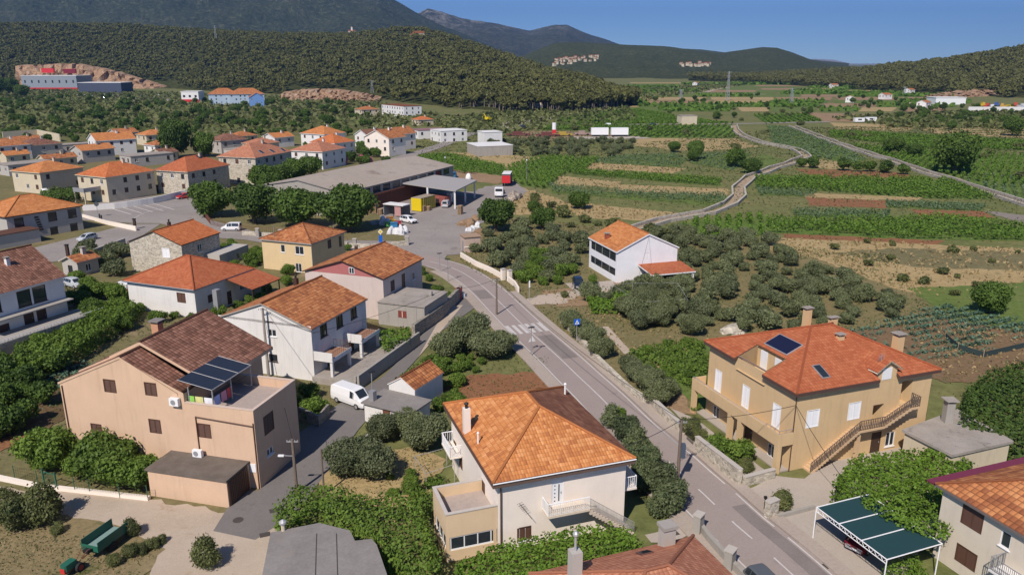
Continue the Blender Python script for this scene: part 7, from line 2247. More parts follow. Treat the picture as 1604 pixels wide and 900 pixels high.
# ================================================================== walls and fences
def wall(name, label, px, hgt, thick, mat, z0=0, cap=None, cat='wall', world=None, group=None, step=None):
    pts = world or [P(*q).to_2d() for q in px]
    if step: pts = smooth_line(pts, step)
    m = MB()
    L_, R_ = [], []
    for i, p_ in enumerate(pts):
        d_ = (pts[min(i + 1, len(pts) - 1)] - pts[max(0, i - 1)]).normalized()
        n_ = Vector((d_.y, -d_.x)) * thick / 2
        L_.append(p_ - n_); R_.append(p_ + n_)
    hz = lambda i: hgt[0] + (hgt[1] - hgt[0]) * i / (len(pts) - 1) if isinstance(hgt, tuple) else hgt
    def strip(m, L_, R_, a, b, k):
        for i in range(len(L_) - 1):
            q = [(L_[i], R_[i], R_[i + 1], L_[i + 1])][0]
            za, zb = a(i), a(i + 1); ya, yb = b(i), b(i + 1)
            m.face([(q[0].x, q[0].y, ya), (q[1].x, q[1].y, ya), (q[2].x, q[2].y, yb), (q[3].x, q[3].y, yb)], k)
            m.face([(q[1].x, q[1].y, za), (q[2].x, q[2].y, zb), (q[2].x, q[2].y, yb), (q[1].x, q[1].y, ya)], k)
            m.face([(q[3].x, q[3].y, zb), (q[0].x, q[0].y, za), (q[0].x, q[0].y, ya), (q[3].x, q[3].y, yb)], k)
        for i, f in ((0, 1), (len(L_) - 1, -1)):
            q = [(L_[i].x, L_[i].y, a(i)), (R_[i].x, R_[i].y, a(i)), (R_[i].x, R_[i].y, b(i)), (L_[i].x, L_[i].y, b(i))]
            m.face(q[::f], k)
    strip(m, L_, R_, lambda i: z0, hz, 0)
    w_ = tag(m.build(name, mat), label, cat, group)
    if cap:
        m = MB()
        strip(m, [l + (l - r).normalized() * .05 for l, r in zip(L_, R_)], [r + (r - l).normalized() * .05 for l, r in zip(L_, R_)], lambda i: hz(i) + .001, lambda i: hz(i) + .07, 0)
        m.build('coping', cap, w_)
    return w_
CAPM = plain('cap_concrete', (.46, .42, .37), .85)
wall('stone_wall', 'pale stone garden wall between the pavement and the ochre house', [(1016, 632), (1040, 655), (1070, 682)], 1.1, .4, STONE_P, cap=CAPM)
wall('stone_wall', 'tall pale stone garden wall right of the black gate of the ochre house', [(1090, 705), (1158, 762)], (1.5, 1.7), .4, STONE_P, cap=CAPM)
wall('stone_wall', 'short pale stone wall turning into the yard of the ochre house', [(1164, 761), (1212, 748)], .9, .35, STONE_P, cap=CAPM)
wall('gate_post', 'thick pale stone gate pillar beside the yard entrance', [(1200, 812), (1215, 805)], 1.5, .5, STONE_P, cap=CAPM, cat='gate post')
wall('low_wall', 'low concrete kerb wall between two yards behind the stone pillar', [(1218, 812), (1275, 797)], .4, .25, W_BARE)
wall('low_wall', 'pale parapet wall along the outer bend of the road', [(722, 402), (745, 416), (768, 426), (790, 438)], .9, .3, W_CREAM, step=3)
wall('low_wall', 'pale parapet wall with gate pillars beside the white villa drive', [(797, 441), (806, 448), (812, 458)], .9, .3, W_CREAM)
for px, py, lab in ((788, 438, 'left'), (798, 440, 'right')):
    p = P(px, py); t = thing('gate_pillar', 'cream pillar on the ' + lab + ' side of the small field gate', 'pillar', (p.x, p.y, 0), .6)
    m = MB(); m.box(-.35, -.3, 0, .35, .3, 1.9); m.build('shaft', W_CREAM, t); m = MB(); m.box(-.4, -.35, 1.902, .4, .35, 2.0); m.build('cap', CAPM, t)
wall('stone_wall', 'ruined roadside stone wall below the olive bushes', [(880, 505), (905, 530), (930, 560), (960, 590), (990, 618), (1012, 632)], .8, .5, STONE_P, step=1.5)
wall('stone_wall', 'dark stone wall of the lane under the pink gabled house', [(648, 530), (690, 500), (722, 466)], 2.0, .5, STONE_D)
wall('stone_wall', 'old stone wall of the depot entrance', [(548, 388), (580, 390), (640, 384)], 1.0, .45, STONE_P)
wall('stone_wall', 'low stone wall with pillars under the round trees', [(380, 368), (440, 372), (500, 378), (545, 386)], .9, .4, STONE_P)
for k, (px, py) in enumerate(((404, 371), (440, 373), (478, 377), (556, 388), (638, 384))):
    p = P(px, py); t = thing('gate_pillar', 'square pale pillar in the low wall along the village road', 'pillar', (p.x, p.y, 0), 0, 'pillars of the village road wall')
    m = MB(); m.box(-.35, -.35, 0, .35, .35, 1.8); m.build('shaft', W_BARE, t); m = MB(); m.box(-.42, -.42, 1.802, .42, .42, 1.92); m.build('cap', CAPM, t)
wall('retaining_wall', 'curved grey retaining wall on the far side of the road bend', [(130, 330), (180, 327), (240, 319), (294, 308), (318, 316)], (1.4, 2.0), .4, W_OLDWHITE, step=3)
wall('low_wall', 'pale low wall in front of the hatched junction', [(130, 340), (170, 352), (214, 362)], (.7, 1.1), .3, W_CREAM)
wall('retaining_wall', 'long grey street wall above the garden of the stone house', [(110, 414), (150, 402), (197, 388)], (1.2, 2.0), .35, W_GREY)
wall('retaining_wall', 'dark grey retaining wall of the pillared terrace along the lane', None, 1.75, .3, W_BARE, world=[W3(wg, wg.loc(-.3, -5.9, 0)).to_2d(), W3(wg, wg.loc(15.5, -5.9, 0)).to_2d()])
wall('low_wall', 'garden wall along the lane below the tiled shed', [(600, 658), (576, 690), (540, 720)], .6, .3, W_BARE)
wall('low_wall', 'pale kerb wall with wire fence along the gravel lane', [(-40, 742), (60, 763), (100, 768), (234, 783)], .35, .4, W_CREAM)
wall('low_wall', 'grey yard wall with bushes beside the white van', [(470, 655), (500, 668), (515, 650)], 1.3, .3, STONE_D)
wall('low_wall', 'grey concrete roadside wall with two pillars beside the brown hip roof', [(1090, 822), (1110, 850), (1150, 895), (1170, 915)], .8, .35, W_BARE)
for k, (px, py) in enumerate(((1093, 835), (1142, 892))):
    p = P(px, py); t = thing('gate_pillar', ('upper' if k == 0 else 'lower') + ' grey concrete pillar in the roadside wall at the brown hip roof', 'pillar', (p.x, p.y, 0), .9)
    m = MB(); m.box(-.4, -.3, 0, .4, .3, 1.7); m.build('shaft', W_BARE, t); m = MB(); m.box(-.46, -.36, 1.702, .46, .36, 1.8); m.build('cap', CAPM, t)
wall('garden_wall', 'long pale boundary wall behind the roofs on the left slope', [(5, 218), (60, 214), (95, 222)], 3.5, .5, W_SAND)
for nm, ln, off in (('left side of the winding track', tr2, -1.75), ('right side of the winding track', tr2, 1.75), ('far side of the straight track', tr3, -1.85), ('near side of the straight track', tr3, 1.85)):
    l2 = []
    for i in range(0, len(ln), 3):
        d_ = (ln[min(i + 1, len(ln) - 1)] - ln[max(0, i - 1)]).normalized()
        l2.append(ln[i] + Vector((d_.y, -d_.x)) * (off + .5 * math.sin(i * 1.1)))
    wall('dry_stone_wall', 'dry stone wall along the ' + nm, None, .8, .55, STONE, world=l2)
irregular('stone_heap', 'heap of field stones beside the olive grove and the ochre house', 'heap', 1150, 518, 2.2, .8, STONE_P, 71, .6)
for k, (px, py, r_) in enumerate(((1005, 472, 1.4), (975, 476, 1.2), (60, 620, 1.5), (1090, 372, 1.6), (1110, 378, 1.3))):
    irregular('stone_heap', ('heap of dark stones under the wire frame by the villa', 'smaller stone heap left of the wire frame', 'flat stones in the garden left of the peach house', 'pale rocks at the vineyard corner behind the villa', 'lower pale rocks in the slope behind the villa')[k], 'heap', px, py, r_, .7, STONE if k < 2 else STONE_P, 80 + k, .5)
# fence along the gravel lane with its gate
f0 = thing('wire_fence', 'thin dark wire fence with green posts along the gravel lane', 'fence', P(100, 770))
base = P(100, 770)
for k, (px, py) in enumerate(((24, 752), (60, 760), (118, 771), (141, 774), (188, 780), (232, 784))):
    q = P(px, py) - base; m = MB(); m.tube([q, q + Vector((0, 0, 1.5))], .035, 5); m.build('post', GREENP, f0)
for a_, b_ in (((24, 752), (60, 760)), ((118, 771), (232, 784))):
    m = MB(); A3, B3 = P(*a_) - base, P(*b_) - base
    for z in (.5, .8, 1.1, 1.4): m.tube([A3 + Vector((0, 0, z)), B3 + Vector((0, 0, z))], .008, 3)
    n = int((B3 - A3).length / .25)
    for i in range(n): m.tube([A3.lerp(B3, i / n) + Vector((0, 0, .4)), A3.lerp(B3, i / n) + Vector((0, 0, 1.45))], .006, 3)
    m.build('mesh', BLACK, f0)
g = P(80, 764)
t = thing('garden_gate', 'green metal garden gate in the wire fence', 'gate', g, heading((68, 761), (95, 768)))
m = MB()
for x in (-.75, .75): m.box(x - .06, -.05, 0, x + .06, .05, 1.7)
m.build('frame', GREENP, t)
m = MB(); m.box(-.65, -.02, .15, .65, .02, .22); m.box(-.65, -.02, 1.45, .65, .02, 1.52)
for k in range(9): m.box(-.65 + k * .16, -.015, .2, -.63 + k * .16, .015, 1.5)
m.build('leaf', GREENP, t)
# black gate of the ochre house
g = P(1080, 694); t = thing('garden_gate', 'black iron garden gate between the two pale stone walls', 'gate', g, heading((1072, 686), (1090, 703)))
m = MB()
for k in range(9): m.tube([(-.6 + k * .15, 0, .05), (-.6 + k * .15, 0, 1.5)], .018, 4)
for z in (.2, 1.4): m.tube([(-.65, 0, z), (.65, 0, z)], .025, 4)
m.build('leaf', BLACK, t)
# depot railings under the round trees
b0 = P(440, 366); t = thing('railing_fence', 'rusty railing on the low wall under the round trees', 'fence', b0)
m = MB(); ln = [P(x, y) - b0 for x, y in ((312, 330), (330, 352), (380, 364), (440, 369), (500, 374), (545, 383))]
railing(m, ln, 1.5, .03, .5, .04); m.build('bars', RUST, t)
# net fence of the vegetable garden
b0 = P(1420, 560); t = thing('net_fence', 'dark netting fence around the vegetable garden', 'fence', b0)
cn_ = [P(x, y) - b0 for x, y in ((1480, 530), (1500, 548), (1540, 560), (1604, 545))]
for i in range(len(cn_) - 1):
    m = MB(); a_, b_ = cn_[i], cn_[i + 1]; m.obox(a_, b_, .03, 0, .8); m.build('netting', plain('netting_dark', (.03, .05, .05), .8), t)
for q in cn_: m = MB(); m.tube([q, q + Vector((0, 0, 1.1))], .04, 5); m.build('post', WOOD, t)

# ================================================================== car shelter
cs = [P(x, y, 2.7).to_2d() for x, y in ((1279, 795), (1389, 877), (1481, 854), (1360, 775))]
t = thing('car_shelter', 'white framed car shelter with dark green net roof at the roadside', 'car shelter', (cs[0].x, cs[0].y, 0))
o2 = cs[0]
cs = [c - o2 for c in cs]
cs[2] = cs[1] + (cs[3] - cs[0]); 
m = MB()
zt = 2.72
def tri_pt(i, j): q = cs[0].lerp(cs[1], i).lerp(cs[3].lerp(cs[2], i), j); return Vector((q.x, q.y, zt))
m.face([tri_pt(0, 0), tri_pt(1, 0), tri_pt(1, 1), tri_pt(0, 1)]); m.face([x - Vector((0, 0, .02)) for x in (tri_pt(0, 1), tri_pt(1, 1), tri_pt(1, 0), tri_pt(0, 0))])
m.build('net_roof', plain('net_green', (.012, .05, .056), .8), t)
m = MB(); up = Vector((0, 0, .05))
for a_, b_ in (((0, 0), (1, 0)), ((1, 0), (1, 1)), ((1, 1), (0, 1)), ((0, 1), (0, 0)), ((.34, 0), (.34, 1)), ((.66, 0), (.66, 1))): m.tube([tri_pt(*a_) + up, tri_pt(*b_) + up], .045, 5)
lo = Vector((0, 0, -.3))
m.tube([tri_pt(0, 0) + lo, tri_pt(1, 0) + lo], .035, 5)
for k in range(24): m.tube([tri_pt(k / 24, 0) + (lo if k % 2 else up), tri_pt((k + 1) / 24, 0) + (up if k % 2 else lo)], .02, 4)
m.build('frame', WHITE, t)
for i, j in ((0, 0), (1, 0), (.02, 1), (.98, 1), (.5, 1)):
    q = tri_pt(i, j); m = MB(); m.tube([Vector((q.x, q.y, 0)), q], .05, 6); m.build('post', WHITE, t)

# ================================================================== poles, lamps, signs, wires
def pole(label, px, py, h, r0, r1, mat=POLEW, name='utility_pole', arm=True, group=None):
    p = P(px, py)
    t = thing(name, label, 'pole', (p.x, p.y, 0), 0, group)
    m = MB(); m.tube([(0, 0, 0), (0, 0, h)], [r0, r1], 8); m.build('mast', mat, t)
    if arm:
        m = MB(); m.tube([(-.5, 0, h - .25), (.5, 0, h - .25)], .04, 5)
        for x in (-.45, -.2, .2, .45): m.tube([(x, 0, h - .22), (x, 0, h - .08)], .05, 6)
        m.build('crossarm', GREYM, t)
    return t, Vector((p.x, p.y, h))
pA, tA = pole('wooden utility pole beside the road between the two olive groves', 778, 493, 5.6, .15, .11)
pB, tB = pole('tall wooden utility pole on the road edge opposite the ochre house', 1061, 757, 6.2, .17, .12)
pC, tC = pole('wooden utility pole with lamp on the lane corner by the hedge', 465, 772, 5.2, .16, .12)
pD, tD = pole('grey concrete pole standing before the white gabled wall', 421, 590, 8.6, .2, .13, CONC)
pE, tE = pole('short wooden pole inside the garden right of the lane', 508, 775, 4.4, .1, .08, arm=False)
m = MB(); m.tube([(0, 0, 3.6), (-.8, -.2, 3.75)], .04, 5); m.build('lamp_arm', GALV, pC)
m = MB(); m.box(-1.25, -.33, 3.7, -.75, -.12, 3.82); m.build('lamp_head', WHITE, pC)
m = MB(); m.box(.1, -.2, 2.6, .5, .25, 3.9); m.build('junction_box', plain('box_bluegrey', (.07, .09, .13), .5), pB)
def lamp(label, px, py, h, group='street lamps along the main road', flat=True):
    p = P(px, py); t = thing('street_lamp', label, 'street lamp', (p.x, p.y, 0), .4, group)
    m = MB(); m.tube([(0, 0, 0), (0, 0, h)], [.07, .05], 7); m.build('mast', GREYM, t)
    m = MB()
    if flat: m.box(-.4, -.13, h, .4, .13, h + .1)
    else: m.tube([(0, 0, h), (0, 0, h + .15), (0, 0, h + .4), (0, 0, h + .5)], [.08, .22, .22, .08], 10)
    m.build('lamp_head', BLACK if flat else WHITE, t)
lamp('street lamp with flat dark head near the zebra crossing', 832, 557, 3.8)
lamp('street lamp with flat dark head on the inner bend of the road', 702, 442, 4.0)
lamp('slim street lamp at the depot side of the junction', 689, 426, 3.4)
lamp('grey lamp post beside the parked white van', 585, 645, 4.6, None, True)
lamp('white globe lamp behind the canopy', 698, 283, 7, None, False); lamp('white globe lamp at the edge of the vineyard behind the red lorry', 825, 288, 7, None, False); lamp('slim grey lamp under the darkest round tree', 523, 366, 6, None, False)
def tri(m, pts, y, mi=0): m.face([(x, y, z) for x, z in pts], mi)
p = P(903, 536); t = thing('crossing_sign', 'blue square pedestrian crossing sign on a pole by the pavement', 'road sign', (p.x, p.y, 0), .25)
m = MB(); m.tube([(0, 0, 0), (0, 0, 3.2)], .04, 6); m.build('post', GALV, t)
m = MB(); m.box(-.42, -.06, 2.5, .42, -.03, 3.3); sg = m.build('sign_plate', plain('sign_blue', (.01, .12, .55), .4), t)
m = MB(); tri(m, [(-.3, 2.6), (.3, 2.6), (0, 3.2)], -.064); m.build('white_triangle', WHITE, sg)
m = MB(); tri(m, [(-.04, 2.68), (.05, 2.68), (.07, 2.95), (-.02, 2.95)], -.067); tri(m, [(-.14, 2.66), (-.07, 2.66), (.02, 2.85), (-.04, 2.87)], -.0672); m.build('walking_figure', BLACK, sg)
p = P(833, 548); t = thing('warning_sign', 'white backed triangular sign at the zebra crossing', 'road sign', (p.x, p.y, 0), .3)
m = MB(); m.tube([(0, 0, 0), (0, 0, 1.9)], .035, 6); m.build('post', GALV, t)
m = MB(); tri(m, [(-.5, 1.2), (.5, 1.2), (0, 2.0)], -.05); tri(m, [(.5, 1.2), (-.5, 1.2), (0, 2.0)], -.04); m.build('sign_plate', plain('sign_back', (.62, .62, .62), .5), t)
p = P(829, 471); t = thing('road_sign', 'narrow road sign pole at the drive of the white villa', 'road sign', (p.x, p.y, 0), .3)
m = MB(); m.tube([(0, 0, 0), (0, 0, 3.2)], .04, 6); m.build('post', GALV, t)
m = MB(); m.box(-.1, -.06, 2.2, .12, -.03, 3.3); m.build('sign_plate', WHITE, t)
p = P(597, 389); t = thing('priority_sign', 'yellow diamond priority sign above blue direction plates at the depot corner', 'road sign', (p.x, p.y, 0), .1)
m = MB(); m.tube([(0, 0, 0), (0, 0, 3.6)], .05, 6); m.build('post', GALV, t)
m = MB(); tri(m, [(0, 2.9), (.5, 3.45), (0, 4.0), (-.5, 3.45)], -.06); m.build('white_diamond', WHITE, t)
m = MB(); tri(m, [(0, 3.08), (.34, 3.45), (0, 3.82), (-.34, 3.45)], -.064); m.build('yellow_diamond', YEL, t)
m = MB(); m.box(-.35, -.07, 1.3, .35, -.04, 2.7); m.build('direction_plate', plain('sign_blue', (.01, .12, .55), .4), t)
for px, py, lab in ((154, 340, 'round mirror on a pole at the hatched junction'),):
    p = P(px, py); t = thing('traffic_mirror', lab, 'mirror', (p.x, p.y, 0), .2)
    m = MB(); m.tube([(0, 0, 0), (0, 0, 2.8)], .05, 6); m.build('post', GREYM, t)
    m = MB(); m.tube([(0, 0, 3.2), (0, -.06, 3.2)], .55, 16); m.build('mirror', CG, t)
for k, (px, py) in enumerate(((157, 346), (160, 348))):
    p = P(px, py); t = thing('bollard', 'dark post beside the round mirror', 'post', (p.x, p.y, 0), 0, 'dark posts at the junction'); m = MB(); m.tube([(0, 0, 0), (0, 0, 1.7)], .16, 8); m.build('post', BLACK, t); m = MB(); m.tube([(0, 0, 1.7), (0, 0, 1.8)], .19, 8); m.build('cap', GREYM, t)
for px, py, lab in ((212, 359, 'dark pillar at the end of the pale low wall'), (107, 402, 'black pipe chimney standing at the street edge')):
    p = P(px, py); t = thing('dark_pillar', lab, 'pillar', (p.x, p.y, 0)); m = MB(); m.box(-.25, -.25, 0, .25, .25, 2.3); m.build('shaft', DBROWN, t); m = MB(); m.box(-.32, -.32, 2.3, .32, .32, 2.45); m.build('cap', BLACK, t)
p = P(718, 470); t = thing('street_cabinet', 'red street cabinet at the corner of the lane', 'cabinet', (p.x, p.y, 0), .8)
m = MB(); m.box(-.35, -.3, 0, .35, .3, 1.9); m.build('body', plain('cabinet_red', (.35, .05, .05), .5), t); m = MB(); m.box(-.4, -.35, 1.902, .4, .35, 2.0); m.build('top', REDP, t)
p = P(726, 467); t = thing('white_box', 'small white box beside the red street cabinet', 'box', (p.x, p.y, 0), .8); m = MB(); m.box(-.2, -.2, 0, .2, .2, 1.0); m.build('body', WHITE, t); m = MB(); m.box(-.22, -.22, 1.0, .22, .22, 1.05); m.build('lid', GREYM, t)
p = P(1197, 800); t = thing('bollard', 'thin dark post next to the stone gate pillar', 'post', (p.x, p.y, 0)); m = MB(); m.tube([(0, 0, 0), (0, 0, 1.2)], .06, 6); m.build('post', BLACK, t); m = MB(); m.box(-.12, -.1, 1.2, .12, .1, 1.4); m.build('cap', BLACK, t)
for px, py, lab in ((373, 815, 'round manhole cover in the lane'), (430, 800, 'square drain grate in the lane'), (1055, 836, 'square drain grate on the path of the cream house'), (1298, 886, 'square drain grate on the yard by the car shelter'), (415, 838, 'concrete inspection cover at the corner of the flat roofed building')):
    p = P(px, py); m = MB()
    if 'round' in lab: m.tube([(0, 0, 0), (0, 0, .02)], .42, 20)
    else: m.box(-.4, -.3, 0, .4, .3, .02)
    o = m.build('manhole_cover' if 'round' in lab else 'drain_grate', plain('cast_iron', (.07, .06, .055), .7), None); o.location = (p.x, p.y, .075); o.rotation_euler = (0, 0, .4); tag(o, lab, 'cover')
def wire(label, pts, sag=.35, r=.024, mat=BLACK):
    m = MB()
    for i in range(len(pts) - 1):
        a_, b_ = Vector(pts[i]), Vector(pts[i + 1])
        q = [a_.lerp(b_, k / 14) - Vector((0, 0, sag * 4 * (k / 14) * (1 - k / 14))) for k in range(15)]
        m.tube(q, r, 4, cap=False)
    tag(m.build('overhead_wire', mat), label, 'wire')
wire('overhead wire from the lane corner pole to the pink gabled house pole', [tC, tD], .5)
wire('overhead wire from the concrete pole to the white gable corner', [tD, W3(wg, wg.loc(.1, .1, 6.2))], .2)
wire('overhead wire from the road pole to the concrete annex', [tA, W3(pk, pk.loc(6.2, -6.9, 3.9)), W3(wg, wg.loc(.1, .1, 6.0))], .5)
wire('overhead wire crossing the road to the ochre house corner', [tB, W3(be, be.loc(.4, .4, 6.6))], .3)
wire('overhead wire from the ochre house corner down to the yard', [W3(be, be.loc(.4, .4, 6.6)), P(1335, 770, 2.6)], .2)
wire('overhead wire along the road between the two wooden poles', [tA, tB], 1.0)
wire('overhead wire from the cream house to the road pole', [W3(hi, hi.loc(9.0, 1.0, 6.5)), tB], .3)
wire('overhead wire slanting across the white villa gable', [W3(wr, wr.loc(6, .2, 7.6)), P(990, 470, 2.5)], .2)
# wire frame near the villa
b0 = P(1000, 478); t = thing('garden_trellis', 'pale wire trellis frame over the garden in front of the white villa', 'trellis', b0)
fr = [(P(x, y) - b0) for x, y in ((958, 468), (990, 466), (1060, 465), (1075, 492), (1000, 498))]
for q in fr: m = MB(); m.tube([q, q + Vector((0, 0, 2.4))], .03, 5); m.build('post', GALV, t)
m = MB()
for i in range(len(fr)): m.tube([fr[i] + Vector((0, 0, 2.4)), fr[(i + 1) % len(fr)] + Vector((0, 0, 2.4))], .02, 4)
m.build('top_wires', GALV, t)
# clothes frame beside the cream house
b0 = P(660, 735); t = thing('garden_trellis', 'pale pipe frame in the garden left of the cream house', 'trellis', b0)
fr = [(P(x, y) - b0) for x, y in ((650, 742), (700, 728), (712, 755), (668, 770))]
for q in fr: m = MB(); m.tube([q, q + Vector((0, 0, 1.8))], .03, 5); m.build('post', GALV, t)
m = MB()
for i in range(4): m.tube([fr[i] + Vector((0, 0, 1.8)), fr[(i + 1) % 4] + Vector((0, 0, 1.8))], .025, 4)
m.build('top_rails', GALV, t)

# ================================================================== far things
def pylon(label, px, py, Y, ytop, group='lattice pylons of the valley', w_=3.0):
    p = P(px, py) if Y is None else FAR(px, Y, py)
    h = ZAT(p.y, ytop) - p.z
    t = thing('lattice_pylon', label, 'pylon', p, .3, group)
    m = MB(); k = 8
    for i in range(k):
        z0, z1 = h * i / k, h * (i + 1) / k
        a_, b_ = w_ * (1 - .8 * i / k) / 2, w_ * (1 - .8 * (i + 1) / k) / 2
        c0 = [Vector((x * a_, y * a_, z0)) for x, y in ((-1, -1), (1, -1), (1, 1), (-1, 1))]; c1 = [Vector((x * b_, y * b_, z1)) for x, y in ((-1, -1), (1, -1), (1, 1), (-1, 1))]
        for q in range(4):
            m.tube([c0[q], c1[q]], .14, 4, cap=False); m.tube([c0[q], c1[(q + 1) % 4]], .1, 4, cap=False)
    m.build('lattice', GALV, t)
    m = MB()
    for z in (h * .97, h * .86): m.tube([(-w_ * .9, 0, z), (w_ * .9, 0, z)], .15, 4)
    m.build('crossarms', GALV, t)
pylon('tall lattice pylon in the middle of the plain', 1139, 158, None, 112)
pylon('shorter lattice pylon left of the tall one in the plain', 1066, 160, None, 140)
pylon('lattice pylon among the fields on the right of the plain', 1239, 163, None, 138)
pylon('lattice mast rising from the left pine wood above the wall', 338, 60, 1350, 40)
pylon('lattice mast in the middle of the pine wood', 644, 112, 1020, 94)
pylon('lattice mast at the foot of the pine wood near the white villa', 583, 146, 880, 126)
pylon('lattice mast right of the pine wood edge', 908, 160, None, 148)
pylon('slim mast on the right hand plain', 1416, 150, None, 136)
# white trucks trailers on the far yard
for k, (px, lab) in enumerate(((939, 'left'), (970, 'right'))):
    p = P(px, 214); t = thing('truck_trailer', lab + ' white box trailer on the far yard beside the road', 'trailer', (p.x, p.y, 0), .05)
    m = MB(); m.box(-4.3, -1.25, 1.0, 4.3, 1.25, 4.4); m.build('box_body', WHITE, t); m = MB(); m.box(-4.0, -.9, .5, 4.0, .9, 1.0); m.build('chassis', BLACK, t)
    for x in (-3.2, 3.2):
        m = MB(); m.tube([(x, -1.1, .5), (x, 1.1, .5)], .5, 10); m.build('wheel', RUBBER, t)
sheet('yard', [(898, 214), (1000, 214), (1020, 217), (900, 219)], G_PAVE)
for k, (px, py, L_, c_) in enumerate(((812, 213, 12, (.14, .045, .04)), (858, 214, 12, (.14, .045, .04)), (882, 213, 9, (.40, .28, .05)), (912, 212, 8, (.35, .25, .22)))):
    p = P(px, py); t = thing('machine', ('long dark red farm machine at the roadside yard', 'second dark red machine nearer to the white trailers', 'yellow machine beside the white trailers', 'pale stack of goods left of the white trailers')[k], 'machine', (p.x, p.y, 0), .1)
    m = MB(); m.box(-L_ / 2, -1.0, .5, L_ / 2, 1.0, 1.2); m.box(-L_ / 4, -.8, 1.2, L_ / 6, .8, 2.3); m.build('body', plain('machine_%d' % k, c_, .7, var=.4), t)
    for x in (-L_ / 3, L_ / 3): m = MB(); m.tube([(x, -1.1, .5), (x, 1.1, .5)], .5, 10); m.build('wheel', RUBBER, t)
p = P(868, 209); t = thing('silo', 'white silo tower beside the roadside machines', 'silo', (p.x, p.y, 0)); m = MB(); m.tube([(0, 0, 2), (0, 0, 5.5)], 1.1, 12); m.build('tank', WHITE, t); m = MB(); m.box(-1, -1, 0, 1, 1, 2); m.build('base', REDP, t)
p = P(764, 190); t = thing('digger', 'yellow digger on the far gravel yard', 'digger', (p.x, p.y, 0), 2.4)
m = MB(); m.box(-1.5, -1.2, .9, 1.5, 1.2, 2.6); m.build('cab', YEL, t); m = MB(); m.box(-1.8, -1.3, 0, 1.8, 1.3, .85); m.build('tracks', BLACK, t); m = MB(); m.tube([(1.2, 0, 2.0), (3.2, 0, 4.6), (4.8, 0, 2.2)], .25, 5); m.build('boom', YEL, t)
t = flat_house('small stone field hut among the vineyards', (1068, 182), 10, 10, 8, 5, W_SAND, CONC, name='field_hut', wins=False)
for k, (px, py, L_, lab) in enumerate(((1345, 192, 12, 'white caravan on the stony field right of the plain'), (1363, 191, 14, 'larger white caravan right of the first one'))):
    p = P(px, py); t = thing('caravan', lab, 'caravan', (p.x, p.y, 0), .1); m = MB(); m.prism([(-L_ / 4, -1.2), (L_ / 4, -1.2), (L_ / 4 + .3, 0), (L_ / 4, 1.2), (-L_ / 4, 1.2)], .5, 2.9); m.build('body', WHITE, t)
    m = MB(); m.box(-1.2, -1.23, 1.5, 1.2, -1.203, 2.3); m.build('window', GLASS, t); m = MB(); m.tube([(0, -1.0, .4), (0, 1.0, .4)], .4, 10); m.build('wheel', RUBBER, t)
# commercial halls at the foot of the left hill
def hall(label, x0, x1, ytop, ybase, depth, mat, roofm=PALE, trim=None, wins=0, z=0):
    a_, b_ = P(x0, ybase), P(x1, ybase)
    h = ZAT(a_.y, ytop)
    L_ = (b_ - a_).length
    t = thing('hall', label, 'hall', ((a_.x + b_.x) / 2, (a_.y + b_.y) / 2, 0), math.atan2((b_ - a_).y, (b_ - a_).x))
    m = MB(); m.box(-L_ / 2, 0, 0, L_ / 2, depth, h); m.build('wall', mat, t)
    m = MB(); m.box(-L_ / 2 - .3, -.3, h + .01, L_ / 2 + .3, depth + .3, h + .5); m.build('roof', roofm, t)
    if trim: m = MB(); m.box(-L_ / 2, -.6, .5, L_ / 2, -.02, 3.0); m.build('base_band', trim, t)
    for k in range(wins): m = MB(); x = -L_ / 2 + L_ * (k + .5) / wins; m.box(x - 1, -.1, h * .5, x + 1, -.02, h * .7); m.build('window', GLASS, t)
    FOOT.append((t.location.x, t.location.y + depth / 2, Vector((1, 0)), L_, depth))
    return t
hall('long grey blue hall with red base on the quarry terrace', 36, 122, 119, 141, 40, plain('hall_blue', (.26, .29, .33), .6), PALE, REDP, 8)
hall('dark blue hall with white roof edge right of the grey hall', 124, 191, 130, 146, 30, plain('hall_dark', (.06, .075, .12), .6), PALE)
hall('white fire station block with red doors', 285, 312, 144, 161, 14, W_WHITE, PALE, REDP, 3)
for k, (px, w_, lab) in enumerate(((325, 26, 'left'), (358, 30, 'right'))):
    h = House('station_house', lab + ' orange roofed building of the station on the hillside', 'house', (px, 148), None, None, 9, plain('wall_lightblue', (.42, .52, .62), .7), T_OLD, 'hip', az=20, L=w_, W=18, rh=5, over=.6, caps=False)
    auto_windows(h); h.finish()
h = House('station_house', 'bright blue gabled house at the right end of the station', 'house', (390, 153), None, None, 8, plain('wall_blue', (.16, .30, .58), .7), T_OLD, 'gv', az=20, L=12, W=16, rh=4, over=.4, caps=False); auto_windows(h); h.finish()
for k, (px, py) in enumerate(((76, 110), (110, 111))):
    p = FAR(px, 1100, py + 4); t = thing('red_container', ('bright' if k == 0 else 'dark') + ' red container on the quarry edge above the halls', 'container', p, .05)
    m = MB(); m.box(-8, -2, 0, 8, 2, 5.5); m.build('body', REDP if k == 0 else CR, t); m = MB(); m.box(-8.1, -2.1, 5.5, 8.1, 2.1, 5.8); m.build('roof', REDP, t)
for k in range(14):
    px = 135 + k * 9.4 + (k % 3) * 2; py = 150 + (k % 4) * 1.5
    car(HATCH, -1.8, 1.2, [CW, CS, CN, CG][k % 4], 'parked_car', ['white', 'silver', 'navy', 'grey'][k % 4] + ' car on the parking ground of the hillside halls', 'car', px, py, .3 + k, group=['white', 'silver', 'navy', 'grey'][k % 4] + ' cars at the halls')
sheet('yard', [(120, 147), (200, 146), (285, 156), (300, 163), (200, 160), (120, 152)], G_YARD)
